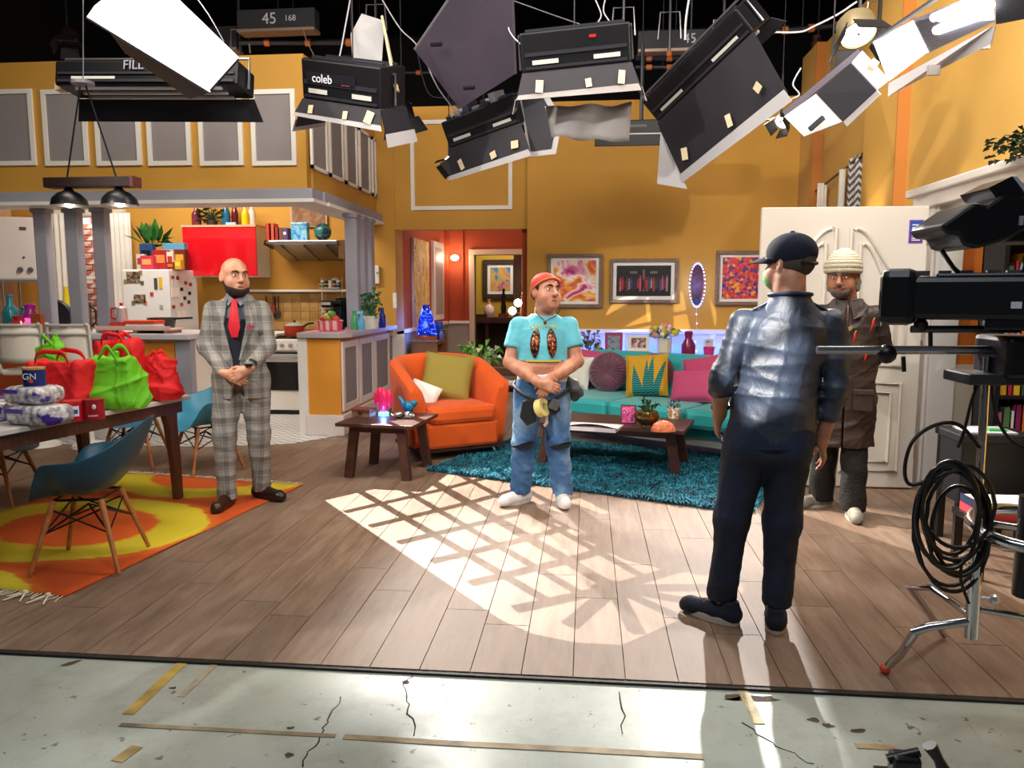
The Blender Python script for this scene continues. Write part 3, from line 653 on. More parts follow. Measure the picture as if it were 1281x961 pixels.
t = thing('ceramic_vase', 'round dark blue painted ceramic vase on the hood', 'vase', (X(404, 9.95), 9.95, HZ)); MB().sph((0, 0, .12), (.115, .09, .115), 18).build('body', TALA, t, True); MB().lathe([(.05, 0), (.05, .02)], 14).build('foot', M('2a2a2a'), t)
t = thing('framed_picture', 'small framed abstract picture high on the kitchen wall above the hood', 'picture'); a, b = A(363, 256, 10.33), A(410, 284, 10.33)
MB().b2((a.x, 10.31, b.z), (b.x, 10.345, a.z)).build('frame', M('b9a488', .5), t); n = NT('sepia_art', .6); MB().b2((a.x+.03, 10.302, b.z+.02), (b.x-.03, 10.312, a.z-.02)).build('print', n.done(n.ramp(n.noise(5, 6, dist=1), [(.3, '5c3a26'), (.5, '8a6040'), (.7, 'b08a68')])), t)
# spice rack, utensils, coffee maker, bowl
t = thing('spice_rack', 'two tier white wire spice rack on the wall behind the fruit bowl', 'rack', (-3.42, 10.05, 1.002)); q = MB()
for z in (.248, .568):
    q.tube([(-.14, -.06, z), (.14, -.06, z), (.14, .06, z), (-.14, .06, z)], .006, 5, closed=True); q.b2((-.14, -.06, z-.006), (.14, .06, z-.001)); q.tube([(-.14, -.06, z+.05), (.14, -.06, z+.05)], .004, 5)
for x in (-.14, .14): q.tube([(x, .06, 0), (x, .06, .71)], .006, 5); q.tube([(x, -.05, 0), (x, .05, .248)], .006, 5)
q.tube([(-.14, .06, .67), (.14, .06, .67)], .005, 5); q.build('wire_frame', M('d7d7d9', .3, .6), t)
for z in (.16, .48):
    for i in range(5):
        c = ['3a2a20', 'b8b2a6', '7a3a24', '2a2a2e', '5a6a40'][(i+int(z*10)) % 5]; lb = ['brown', 'pale', 'rusty', 'black', 'olive'][(i+int(z*10)) % 5]
        s = thing('spice_jar', f'{lb} spice jar number {i+1} from left on the {"lower" if z < .3 else "upper"} tier of the wire rack', 'jar', (-3.42-.11+i*.055, 10.05, 1.09+z), group='spice jars in the rack'); MB().lathe([(.022, 0), (.024, .06), (.018, .075)], 10).build('glass', M(c, .2), s, True); MB().lathe([(.022, .075), (.022, .1)], 10).build('lid', M('1c1c20' if i % 2 else 'c9c9cc', .4), s)
t = thing('glass_jar', 'clear blue jar standing on the top of the spice rack', 'jar', (-3.41, 10.24, 1.551)); MB().lathe([(.05, 0), (.06, .03), (.06, .1), (.04, .12)], 14).build('glass', M('8fc6dc', .1, trans=.5), t, True); MB().lathe([(.062, .12), (.05, .15), (0, .17)], 14).build('lid', M('d3d8d8', .3), t, True)
g = 'utensils hanging on the tiled wall'
for px, c, L, lb in ((330, '2a2a2e', .3, 'black ladle hanging on the tiled wall by the man'), (338, '9a3324', .22, 'red handled scoop hanging on the tiled wall'), (345, '3a2a22', .32, 'dark spatula hanging on the tiled wall'), (341, '1c1c1e', .34, 'black tongs hanging on the tiled wall')):
    t = thing('kitchen_utensil', lb, 'utensil', (X(px, 10.28), 10.29, 1.46), group=g); MB().tube([(0, 0, 0), (0, 0, -L*.6)], .009, 6).build('handle', M(c, .4), t); MB().sph((0, 0, -L*.78), (.035, .012, .06), 10).build('head', M(c, .35), t, True)
t = thing('coffee_maker', 'black coffee maker on the peninsula beside the grey columns', 'coffee maker', (-2.86, 8.55, 1.09)); q = MB(); q.b2((-.13, -.1, 0), (.1, .1, .03)); q.b2((.0, -.1, .03), (.1, .1, .3)); q.b2((-.13, -.1, .25), (.1, .1, .33)); q.build('body', BLKM, t, bevel=.012)
MB().lathe([(.05, .03), (.07, .06), (.07, .15), (.045, .2), (.05, .21)], 16, c=(-.065, 0, 0)).build('carafe', M('1b1b22', .08, coat=.5), t, True); MB().lathe([(.075, 0), (.06, .26), (.075, .33)], 4, c=(.075, 0, .03)).build('tank', M('121214', .25), t); MB().b2((-.12, -.105, .28), (-.02, -.1, .31)).build('badge', M('b8b8ba', .4), t)
t = thing('fruit_bowl', 'pink patterned bowl on the peninsula corner', 'bowl', (-2.74, 8.0, 1.105)); n = NT('pink_bowl', .5); MB().lathe([(.11, 0), (.13, .02), (.135, .09), (.145, .11), (.13, .1), (.12, .03), (0, .02)], 28).build('body', n.done(n.mix(n.step(n.op('SINE', n.op('MULTIPLY', n.x, 90)), -.3, .3), 'd05a68', 'e8c2bc')), t, True)
o = tag(MB().b2((-2.98, 7.84, 1.092), (-2.5, 8.2, 1.1)).build('placemat', M('e58aa4', .7)), 'pink cloth under the fruit bowl', 'cloth')
for c, dx, dz, lb in (('a33426', -.06, .12, 'dark red apple in the pink bowl'), ('c8473a', .06, .12, 'bright red apple in the pink bowl'), ('a8a24a', -.02, .145, 'yellow green pear on top of the pink bowl'), ('5c8a36', .02, .17, 'green lime topmost in the pink bowl')):
    t = thing('fruit', lb, 'fruit', (-2.74+dx, 8.0, 1.105+dz), group='fruit in the pink bowl'); MB().sph((0, 0, 0), (.048, .048, .044), 14).build('flesh', M(c, .35), t, True); MB().tube([(0, 0, .035), (.006, 0, .06)], .004, 5).build('stalk', M('4a3320'), t)
t = thing('potted_plant', 'green leafy plant in white pot at the end of the peninsula', 'plant', (-2.5, 8.75, 1.09)); MB().lathe([(.07, 0), (.09, .1), (.095, .15), (.085, .15), (0, .13)], 20).build('pot', WHITE, t, True); leaves('foliage', t, GRN, 60, (.08, .14, .27), .09, base=(0, 0, .14), up=1.2)
bottle('green glass bottle beside the white plant pot', -2.56, 8.3, 1.09, .22, .04, '4fb07a', .6, trans=.3, group='bottles by the plant'); bottle('cobalt blue bottle right of the white plant pot', -2.45, 9.05, 1.09, .24, .045, '1a2f9a', .5, trans=.2, group='bottles by the plant')
t = thing('spray_bottle', 'light blue spray bottle lying against the white plant pot', 'bottle', (-2.53, 8.46, 1.09)); MB().lathe([(.035, 0), (.04, .1), (.015, .15), (.02, .19)], 12).build('body', M('5aaee0', .3), t, True); MB().b2((-.05, -.012, .18), (.02, .012, .21)).build('trigger', M('7cc4ea', .4), t)
t = thing('intercom', 'white wall intercom beside the grey columns', 'intercom'); a, b = A(466, 332, 9.92), A(475, 355, 9.92); MB().b2((a.x, 9.89, b.z), (b.x, 9.93, a.z)).build('body', M('e9e6dc', .4), t, bevel=.008); MB().b2((b.x-.03, 9.885, a.z-.11), (b.x-.01, 9.892, a.z-.09)).build('button', M('3c3c3c'), t)
t = thing('light_switch', 'white light switch on the rust red wall end', 'switch'); a = A(494, 376, 9.92); MB().b2((a.x-.03, 9.93, a.z-.1), (a.x+.02, 9.96, a.z+.1)).build('plate', WHITE, t, bevel=.004); MB().b2((a.x-.015, 9.925, a.z-.03), (a.x+.005, 9.932, a.z+.03)).build('rocker', M('f4f2ec', .4), t)
# refrigerator
t = thing('refrigerator', 'white refrigerator covered with magnets beside the red cabinet', 'refrigerator'); x0, x1 = A(154, 380, 9.28).x, A(213, 380, 9.28).x
FZ = A(180, 337, 9.3).z
MB().b2((x0, 9.34, .06), (x1, 9.98, FZ)).build('body', M('dfe0e3', .35), t, bevel=.01); d = MB().b2((x0, 9.28, .62), (x1, 9.34, FZ-.005)).build('door', M('e3e4e7', .25), t, bevel=.012); MB().b2((x0, 9.28, .1), (x1, 9.34, .61)).build('freezer_door', M('e3e4e7', .25), t, bevel=.012); MB().bar((x0+.05, 9.26, .75), (x0+.05, 9.26, 1.2), .02).build('handle', CHROME, d); MB().b2((x0+.02, 9.34, 0), (x1-.02, 9.95, .06)).build('plinth', BLK, t)
g = 'magnets and notes on the refrigerator'
n = NT('snapshot', .5); SNAP = n.done(n.ramp(n.noise(22, 3), [(.35, '2c2620'), (.5, '6a5a48'), (.62, 'b39a82'), (.75, '3a3f58')]))
def magnet(px, py, w, h, c, lb, side=0, photo=False):
    if side: D = DX(px, py, x1); p = A(px, py, D); lo, hi = (x1, p.y-w, p.z-h), (x1+.006, p.y+w, p.z+h)
    else: p = A(px, py, 9.28); lo, hi = (p.x-w, 9.273, p.z-h), (p.x+w, 9.28, p.z+h)
    return tag(MB().b2(lo, hi).build('photo_print' if photo else 'fridge_magnet', SNAP if photo else M(c, .45), bevel=.002), lb, 'photo' if photo else 'magnet', g)
magnet(167, 347, .09, .07, 0, 'upper group photo stuck on the refrigerator door', photo=True); magnet(175, 374, .08, .055, 0, 'lower photo stuck on the refrigerator door', photo=True)
for px, py, c, lb in ((157, 352, '8a8a58', 'olive magnet left of the upper photo on the refrigerator'), (176, 341, '8d8f5c', 'olive magnet at top corner of the upper photo'), (178, 354, '5e5f48', 'dark olive magnet under the upper photo'), (182, 379, 'd9792c', 'orange magnet at the lower photo corner'), (190, 368, 'c24028', 'red magnet in the middle of the refrigerator door'), (202, 384, '9aa8a8', 'grey magnet low on the refrigerator door'), (167, 379, '70723c', 'olive magnet under the lower photo')): magnet(px, py, .022, .025, c, lb)
magnet(195, 355, .022, .07, '4a4a50', 'dark figure shaped magnet on the refrigerator'); magnet(201, 354, .022, .075, 'e0b62c', 'yellow figure shaped magnet on the refrigerator')
for px, py, c, lb in ((216, 347, 'b0503a', 'red magnet uppermost on the refrigerator side'), (222, 348, '7c2f28', 'dark red magnet near the top of the refrigerator side'), (227, 362, '1d1d22', 'black magnet on the middle of the refrigerator side'), (232, 354, 'a84a34', 'brick red magnet on the refrigerator side'), (238, 356, 'b23a30', 'red magnet near the rear edge of the refrigerator side'), (237, 367, '26262c', 'black magnet near the rear edge of the refrigerator side'), (231, 373, '2e2a30', 'dark magnet low on the refrigerator side'), (236, 378, '3a3a44', 'dark grey magnet lowest at the rear of the refrigerator side'), (227, 381, 'c8463c', 'large red round magnet low on the refrigerator side'), (217, 384, '8a3a30', 'maroon magnet lowest on the refrigerator side')): magnet(px, py, .035, .022, c, lb, 1)
for px, py, lb in ((219, 366, 'paper note higher on the refrigerator side'), (228, 395, 'paper note lower on the refrigerator side')): magnet(px, py, .09, .06, 'efece4', lb, 1)
# boxes on the refrigerator
g = 'packaged food on the refrigerator'
def carton(px0, px1, py0, D, c, c2, lb, dy=.09, base=None):
    z = base or FZ+.002; a, b = A(px0, py0, D), A(px1, py0, D); t = thing('food_box', lb, 'box', ((a.x+b.x)/2, D+dy/2, z), group=g); w = (b.x-a.x)/2; h = a.z-z
    MB().b2((-w, -dy/2, 0), (w, dy/2, h)).build('carton', M(c, .45), t, bevel=.003); MB().b2((-w*.7, -dy/2-.003, h*.35), (w*.7, -dy/2+.001, h*.75)).build('label_panel', M(c2, .45), t); return t
carton(170, 180, 318, 9.5, 'c9c4c0', 'a03048', 'slim white box leftmost on the refrigerator'); carton(175, 191, 320, 9.42, 'c53a50', 'e0a060', 'pink red box low at the front left of the refrigerator'); carton(174, 190, 305, 9.56, '24467c', '10141c', 'blue and black coffee bag behind the pink box', base=FZ); carton(190, 208, 313, 9.5, 'a4242c', 'e08a4a', 'red striped tall package in the middle of the refrigerator top')
carton(208, 216, 315, 9.46, 'd8d0c8', 'b23428', 'white and red box right of the striped package'); carton(203, 230, 304, 9.7, '5f9ac0', 'c8b48a', 'large light blue cereal box at the back of the refrigerator'); carton(217, 231, 312, 9.5, '6a2c20', 'd8a03a', 'brown snack packet rightmost on the refrigerator'); carton(218, 226, 325, 9.4, 'd3a42a', 'e8d060', 'yellow tin at the front right of the refrigerator'); carton(208, 217, 328, 9.38, '7c2a20', 'd0703a', 'small maroon tin at the front of the refrigerator')
t = thing('potted_plant', 'spiky green plant behind the packages on the refrigerator', 'plant', (X(192, 9.85), 9.85, FZ)); leaves('foliage', t, GRN, 26, (.12, .08, .1), .22, base=(0, 0, .3), up=2.5, droop=-.1); MB().lathe([(.06, 0), (.08, .26), (0, .24)], 12).build('pot', M('5a4a3a', .6), t)
# water heater on the left
t = thing('water_heater', 'white gas water heater at the left edge of the kitchen', 'water heater', (-7.58, 9.6, 0), R(20)); a, b = A(24, 272, 9.6), A(24, 351, 9.6)
MB().b2((-.33, -.13, b.z), (.33, .13, a.z)).build('body', M('cfcdd0', .3), t, bevel=.03); MB().b2((-.335, -.14, b.z-.02), (.335, .135, b.z+.01)).build('base_trim', M('8d8d90', .3, .5), t)
for x in (.12, .24): MB().lathe([(.035, 0), (.03, .03), (0, .032)], 14, m=Matrix.Translation((x, -.13, b.z+.14)) @ FRONT).build('knob', M('55555c', .4), t)
MB().b2((.14, -.136, a.z-.17), (.22, -.13, a.z-.13)).build('vent', M('4a4a4e'), t); MB().box((.17, -.135, b.z+.3), (.02, .012, .02)).build('indicator', M('222226'), t)
for x in (-.15, .05): MB().tube([(x, 0, b.z), (x, 0, 1.1)], .012, 6).build('pipe', CHROME, t)
# items on the island
IZ = 1.087
XI = lambda px, D=7.7: A(px, 420, D).x
bottle('tall teal glass bottle on the island at far left', XI(15), 7.7, IZ, .40, .085, '2a7d8c', .35, trans=.15, group='coloured glass on the island'); bottle('short teal glass bottle beside the tall one on the island', XI(25), 7.78, IZ, .27, .06, '2f8a98', .5, trans=.15, group='coloured glass on the island')
def jar(label, x, y, z, h, r, c, emit=0., group=None, trans=.3, cat='jar'):
    t = thing('glass_jar', label, cat, (x, y, z), group=group); MB().lathe([(r*.7, 0), (r, h*.2), (r, h*.55), (r*.5, h*.8), (r*.6, h)], 18).build('glass', M(c, .12, trans=trans, emit=emit), t, True); MB().lathe([(r*.55, h), (r*.6, h*1.04), (r*.4, h*1.08)], 14).build('rim', M(c, .2), t); return t
jar('magenta round glass jar on the island', XI(38), 7.72, IZ, .28, .09, 'b02a9a', group='coloured glass on the island'); jar('red pebbled glass jar in front of the magenta one', XI(33), 7.6, IZ, .17, .10, 'c03a44', group='coloured glass on the island'); jar('small glowing pink jar on the island', XI(46), 7.6, IZ, .15, .07, 'e06ac0', .6, 'coloured glass on the island')
o = tag(MB().b2((XI(51), 7.56, IZ), (XI(64), 7.62, IZ+.2)).build('cutting_board', M('a8502c', .55), bevel=.008), 'orange brown board leaning on the first grey column', 'board')
t = thing('black_pan', 'dark round lid standing behind the first grey column', 'lid', (XI(75, 8.1), 8.1, IZ)); MB().lathe([(.17, 0), (.15, .03), (0, .05)], 24, m=Matrix.Translation((0, 0, .17)) @ FRONT).build('disc', M('1b1b22', .5), t, True); MB().sph((0, -.06, .17), .02, 8).build('knob', BLK, t)
t = thing('yellow_vase', 'slender yellow vase by the kitchen window', 'vase', (XI(80, 9.9), 10.0, 1.09)); MB().lathe([(.06, 0), (.08, .04), (.07, .15), (.025, .45), (.03, .5)], 16).build('body', M('d8c01e', .3), t, True); MB().lathe([(.09, -.03), (.09, 0)], 16).build('base', WHITE, t)
o = tag(MB().b2((XI(70, 9.9), 9.8, 1.02), (XI(92, 9.9), 10.2, 1.06)).build('window_counter', WHITE), 'white counter under the kitchen window', 'counter')
o = tag(MB().b2((-7.3, 9.72, 0), (-6.1, 10.28, 1.0)).build('base_cabinet', M('c8c6c4', .5)), 'pale base cabinet under the kitchen window', 'cabinet')
t = thing('french_press', 'glass coffee press with dark frame behind the columns', 'coffee press', (XI(108, 8.2), 8.2, IZ)); MB().lathe([(.07, 0), (.075, .01), (.075, .26), (.06, .28)], 16).build('glass', M('6a5648', .15, trans=.2), t, True); MB().lathe([(.08, .27), (.07, .31), (.015, .33), (.015, .38)], 16).build('lid', M('303036', .3), t, True)
q = MB(); q.tube([(.08, 0, .04), (.13, 0, .1), (.13, 0, .22), (.08, 0, .27)], .012, 6); q.build('handle', BLK, t, True)
t = thing('serving_tray', 'pinkish wooden tray on the right part of the island', 'tray', (XI(177), 7.72, IZ)); MB().b2((-.42, -.16, .03), (.4, .16, .045)).build('board', M('d8b0a8', .5), t); MB().b2((-.42, -.165, .045), (.4, -.15, .075)).build('rim', M('dcb8b0', .5), t)
for x in (-.36, 0, .34): MB().b2((x-.02, -.14, 0), (x+.02, .14, .03)).build('foot', M('b58478', .5), t)
for px, lb in ((170, 'left red and white rectangular baking dish on the tray'), (188, 'right red and white rectangular baking dish on the tray')):
    t = thing('baking_dish', lb, 'dish', (XI(px+3), 7.70, IZ+.046), group='red and white dishes on the tray'); MB().b2((-.085, -.1, 0), (.085, .1, .05)).build('base', M('dfe4ea', .3), t, bevel=.015); MB().b2((-.09, -.105, .05), (.09, .105, .085)).build('band', M('d8431f', .35), t, bevel=.012)
t = thing('baking_dish', 'small red dish at the left end of the tray', 'dish', (XI(152), 7.7, IZ+.046), group='red and white dishes on the tray'); MB().b2((-.08, -.09, 0), (.08, .09, .06)).build('base', M('d83a24', .35), t, bevel=.015); MB().b2((-.07, -.08, .055), (.07, .08, .062)).build('rim', M('b02818', .4), t)
t = thing('moka_pot', 'white coffee pot with red handle on the small red dish', 'coffee pot', (XI(154), 7.7, IZ+.11)); MB().lathe([(.05, 0), (.06, .02), (.05, .14), (.055, .15), (.03, .17)], 12).build('body', M('d5d5d8', .3, .3), t, True); MB().tube([(-.05, 0, .03), (-.12, 0, .05), (-.12, 0, .14), (-.05, 0, .15)], .012, 6).build('handle', M('c8281e', .4), t, True); MB().lathe([(.03, .17), (.012, .18), (.018, .2), (0, .21)], 10).build('lid', M('c8281e', .4), t, True)
t = thing('frying_pan', 'dark frying pan lying behind the red and white dishes', 'pan', (XI(187), 7.95, IZ)); MB().lathe([(.13, .06), (.15, .15), (.14, .15), (.12, .07), (0, .07)], 24).build('body', M('2a2a2e', .4), t, True); MB().tube([(.14, 0, .14), (.36, -.02, .15)], .012, 6).build('handle', BLK, t); MB().lathe([(.13, 0), (.13, .06)], 20).build('trivet', M('6a5a4a', .6), t)

# ================================================================== HALL
n = NT('hall_painting', .6); HART = n.done(n.ramp(n.noise(3.2, 4, n.map((1, 1, 1)), dist=.5), [(.28, '2a211c'), (.36, 'd8c9a8'), (.48, 'c2982c'), (.58, 'e0cf9a'), (.68, '8a5a48'), (.76, 'c9b8a0')]))
t = thing('canvas_painting', 'tall yellow and cream abstract canvas on the rust red hall wall', 'painting'); D0, D1 = DX(517, 350, -2.53), DX(536, 350, -2.53); z1, z0 = A(517, 297, D0).z, A(517, 412, D0).z
MB().b2((-2.555, D0, z0), (-2.52, D1, z1)).build('canvas', M('cfbfa6', .7), t); MB().b2((-2.52, D0, z0), (-2.516, D1, z1)).build('print', HART, t)
t = thing('wall_mirror', 'narrow white framed mirror further along the hall wall', 'mirror'); D0, D1 = DX(543.5, 350, -2.5), DX(555.5, 350, -2.5); z1, z0 = A(545, 303, 12.9).z, 1.05
MB().b2((-2.56, D0, z0), (-2.5, D1, z1)).build('frame', WHITE, t, bevel=.01); MB().b2((-2.5, D0+.1, z0+.1), (-2.496, D1-.1, z1-.1)).build('glass', M('a5a29c', .5), t)
t = thing('wall_sconce', 'lit white glass wall sconce on the rust red hall end wall', 'lamp', A(569, 323, 13.9)); MB().b2((-.1, -.04, -.05), (-.05, 0, .05)).build('wall_plate', M('b8864a', .3, .8), t); MB().tube([(-.07, -.03, 0), (-.03, -.1, 0)], .012).build('arm', M('b8864a', .3, .8), t); MB().sph((.02, -.12, 0), (.075, .06, .055), 14).build('shade', M('fff0dc', .4, emit=5), t, True)
point('sconce_light', A(569, 323, 13.9)+Vector((.02, -.25, -.0)), 9, (1, .75, .5), .06)
t = thing('storage_cabinet', 'low brown cabinet with open side at the start of the hall', 'cabinet', (0, 0, 0)); a, b = A(514, 428, 10.6), A(547, 428, 10.6); z1 = a.z
q = MB(); q.b2((a.x, 10.6, 0), (b.x, 11.35, .05)); q.b2((a.x, 10.6, z1-.04), (b.x, 11.35, z1)); q.b2((a.x, 10.6, 0), (b.x, 10.64, z1)); q.b2((a.x, 11.31, 0), (b.x, 11.35, z1)); q.b2((a.x, 10.6, 0), (a.x+.04, 11.35, z1)); q.b2((a.x, 10.6, z1*.5-.02), (b.x, 11.35, z1*.5+.02)); q.build('carcass', M('9a6c48', .5, noise=(5, .2)), t)
MB().b2((a.x-.01, 10.58, z1), (b.x+.015, 11.37, z1+.02)).build('top', M('8a7662', .5), t); SZ = z1+.021
t = thing('led_bottle', 'tall glass bottle filled with glowing blue string lights', 'lamp', (X(532, 10.75), 10.75, SZ)); MB().lathe([(.15, 0), (.16, .06), (.14, .07), (0, .07)], 4).build('base', M('c9602a', .5), t)
q = MB()
for i in range(90):
    a = rng(0, 2*PI); h = rng(.08, .44); r = .12*(1-(h-.08)/.5)+.02; q.sph((r*math.cos(a), r*math.sin(a), h), .009, 5)
q.build('bulb_string', M('3a62ff', .4, emit=7), t, kind='stuff'); MB().lathe([(.13, .07), (.14, .14), (.1, .32), (.05, .42), (.055, .5)], 20).build('glass', M('3450c8', .1, trans=.85), t, True)
point('led_bottle_light', (X(532, 10.75), 10.55, SZ+.25), 9, (.12, .25, 1), .1)
t = thing('desk_ornament', 'dark upright photo stand beside the blue lit bottle', 'ornament', (X(549, 10.9), 10.85, SZ)); MB().b2((-.05, -.02, 0), (.05, .02, .26)).build('panel', M('26385e', .3), t); MB().b2((-.08, -.05, 0), (.06, .05, .02)).build('base', M('4a3a34'), t)
t = thing('toy_car', 'small dark jar at the right end of the hall cabinet', 'jar', (X(556, 10.75)-.03, 10.72, SZ)); t.name = 'small_jar'; MB().lathe([(.05, 0), (.055, .1), (.04, .13)], 12).build('body', M('5c5048', .4), t, True); MB().lathe([(.045, .13), (.045, .15)], 12).build('lid', M('3a3330'), t)
t = thing('round_cushion', 'dark pink round bag inside the open hall cabinet', 'bag', (-2.1, 11.0, .45)); t.location = ((A(547, 428, 10.6).x)-.12, 10.95, z1*.5+.02); MB().sph((0, 0, .1), (.1, .14, .1), 14).build('body', M('7a4450', .7), t, True); MB().tube([(0, -.08, .17), (0, 0, .24), (0, .08, .17)], .012).build('strap', M('5a2c38'), t)
# far room
n = NT('far_art', .5); FART = n.done(n.ramp(n.noise(2.6, 5, dist=1.4), [(.28, '1c4a86'), (.4, '3a86c0'), (.5, 'd8b038'), (.6, 'c86a8a'), (.7, '6a3a7a')]))
def picture(label, p0, p1, D, fw, mw, fc, art, depth=.05, name='framed_picture', mc='ece9e4'):
    a, b = A(*p0, D), A(*p1, D); t = thing(name, label, 'picture', ((a.x+b.x)/2, D, (a.z+b.z)/2)); w, h = (b.x-a.x)/2, (a.z-b.z)/2; q = MB(); d = depth
    q.b2((-w, -d, h-fw), (w, 0, h)); q.b2((-w, -d, -h), (w, 0, -h+fw)); q.b2((-w, -d, -h+fw), (-w+fw, 0, h-fw)); q.b2((w-fw, -d, -h+fw), (w, 0, h-fw)); q.build('frame', M(fc, .45, noise=(14, .25), stretch=(1, 1, 6)), t, bevel=.006)
    MB().b2((-w+fw, -.02, -h+fw), (w-fw, -.004, h-fw)).build('mat_board', M(mc, .7), t); g = fw+mw; MB().b2((-w+g, -.024, -h+g), (w-g, -.019, h-g)).build('print', art, t); return t
picture('blue and yellow painting in dark frame seen through the hall doorway', (604, 325), (648, 374), 16.19, .1, .06, '3a2a22', FART)
t = thing('console_table', 'dark console table in the room beyond the hall', 'table', (0, 0, 0)); a, b = A(592, 397, 15.5), A(668, 404, 15.5); MB().b2((a.x, 15.3, b.z), (b.x, 15.9, a.z)).build('table_top', WOODD, t)
for x in (a.x+.04, a.x+.3, b.x-.04): MB().b2((x-.03, 15.35, 0), (x+.03, 15.42, b.z)).build('leg', WOODD, t)
MB().b2((a.x, 15.8, .1), (b.x, 15.85, b.z)).build('back_panel', M('4a3a34', .7), t); CTZ = a.z
t = thing('vase', 'pale pink vase on the console table beyond the doorway', 'vase', (A(612, 400, 15.5).x, 15.5, CTZ)); MB().lathe([(.08, 0), (.11, .08), (.1, .2), (.03, .26), (.03, .36)], 14).build('body', M('e8c2c4', .4), t, True); MB().lathe([(.04, .35), (.04, .37)], 12).build('rim', M('d8a8ac'), t)
t = thing('figurine', 'dark standing figurine on a brown base in the far room', 'ornament', (A(630, 400, 15.5).x, 15.5, CTZ)); MB().b2((-.1, -.06, 0), (.1, .06, .08)).build('base', M('6a3424'), t); MB().lathe([(.05, .08), (.06, .2), (.03, .34), (.05, .42), (.02, .5), (.035, .56), (0, .6)], 10).build('figure', M('17120f', .4), t, True)
o = tag(MB().b2((A(595, 400, 15.4).x, 15.35, CTZ), (A(609, 400, 15.4).x, 15.6, CTZ+.06)).build('hat_box', M('2a221e')), 'flat dark box at the left end of the far console', 'box')
t = thing('globe_lamp', 'tall lamp with three glowing globes left of the red capped man', 'lamp', (A(650, 400, 12.4).x, 12.4, 0)); MB().lathe([(.18, 0), (.18, .02), (.02, .04)], 20).build('base', BLK, t)
pts = [A(658, 367, 12.4), A(648, 379, 12.4), A(641, 389, 12.4)]; L0 = t.location
MB().tube([(0, 0, .03), (0, .03, 1.0), (.06, .03, 1.75)], .012).build('pole', M('b8945a', .3, .9), t)
for p in pts:
    q = p-L0; MB().tube([(0.02, .03, q.z-.05), (q.x, 0, q.z)], .008).build('arm', M('b8945a', .3, .9), t); MB().sph((q.x, 0, q.z), .066, 14).build('globe', M('fff3d8', .4, emit=4.5), t, True)
point('globe_lamp_light', A(648, 379, 12.0), 6, (1, .85, .6), .1)
t = thing('wooden_screen', 'brown wooden door ajar in the doorway at the hall end', 'door', (-1.36, 14.2, 0)); MB().b2((0, 0, 0), (.24, .05, 2.2)).build('panel', M('5a4334', .5, noise=(7, .3), stretch=(1, 1, .2)), t); MB().sph((.03, -.03, 1.0), .03, 8).build('handle', CHROME, t)
for i, (z, lb) in enumerate(((.12, 'lower step beyond the hall'), (.25, 'upper step beyond the hall'))): tag(MB().b2((-1.95, 14.1+i*.3, z-.12 if i == 0 else .121), (-1.2, 14.9, z)).build('wooden_step', M('8a6c56', .5)), lb, 'step')

# ================================================================== LIVING ROOM
def art(name, scale, stops, dist=1.6, det=5, off=0):
    n = NT(name, .45); return n.done(n.ramp(n.noise(scale, det, n.map((1, 1, 1), (off, off*2, off)), dist=dist), stops))
A1 = art('pink_art', 3.1, [(.24, '3a1420'), (.36, 'c8307c'), (.44, 'f0a8c4'), (.5, 'f6ece2'), (.57, 'f2b43c'), (.64, 'e0602a'), (.72, 'd0388a'), (.82, '2a2a60')], off=2.3)
picture('pink white and orange abstract painting behind the man in turquoise shirt', (685, 318), (753, 385), 9.85, .045, .035, '7c6450', A1)
n = NT('confetti_art', .45); c = n.vor(30, out='Color'); s_ = n.t.nodes.new('ShaderNodeSeparateColor'); n.t.links.new(c, s_.inputs[0]); A3 = n.done(n.ramp(s_.outputs[0], [(0, 'c22c2c'), (.22, 'e0602a'), (.4, '2b3a86'), (.52, 'd23a58'), (.68, 'e8a03a'), (.8, '6a2a7a'), (.92, 'd8452c')], True))
picture('red orange and blue speckled painting left of the man in navy cap', (896, 314), (968, 382), 9.85, .045, .035, '7c6450', A3)
t = picture('landscape framed group photograph on the back wall, middle of the three pictures', (763, 324), (847, 379), 9.85, .04, .045, '7c6450', M('15120f', .5)); w = A(847, 324, 9.85).x-t.location.x; pr = [c for c in t.children if c.name.startswith('print')][0]
rf = random.Random(8)
for k in range(22):
    c = rf.choice(('4a4640', '9a8a82', '6a2a40', 'c8506a', '8a7460', '4a5a7a', 'a23a3a', '2a2a42', 'a08070', '6a4a7a', '2c4a7a', '4a2424')); x = -w+.12+k*(2*w-.24)/21; u = .02*(k % 2)+rf.uniform(0, .02); q = MB(); q.b2((x-.011, -.027, -.13+.02*(k % 3)), (x+.011, -.024, u)); q.sph((x, -.026, u+.018), (.009, .003, .012), 8); q.build('figure', M(c, .6), pr)
q = MB(); q.b2((-.012, -.027, -.13), (.012, -.0235, .14)); q.b2((-.17, -.027, .09), (-.08, -.0235, .12)); q.b2((.08, -.027, .09), (.17, -.0235, .12)); q.build('backdrop', M('6a645c', .6), pr)
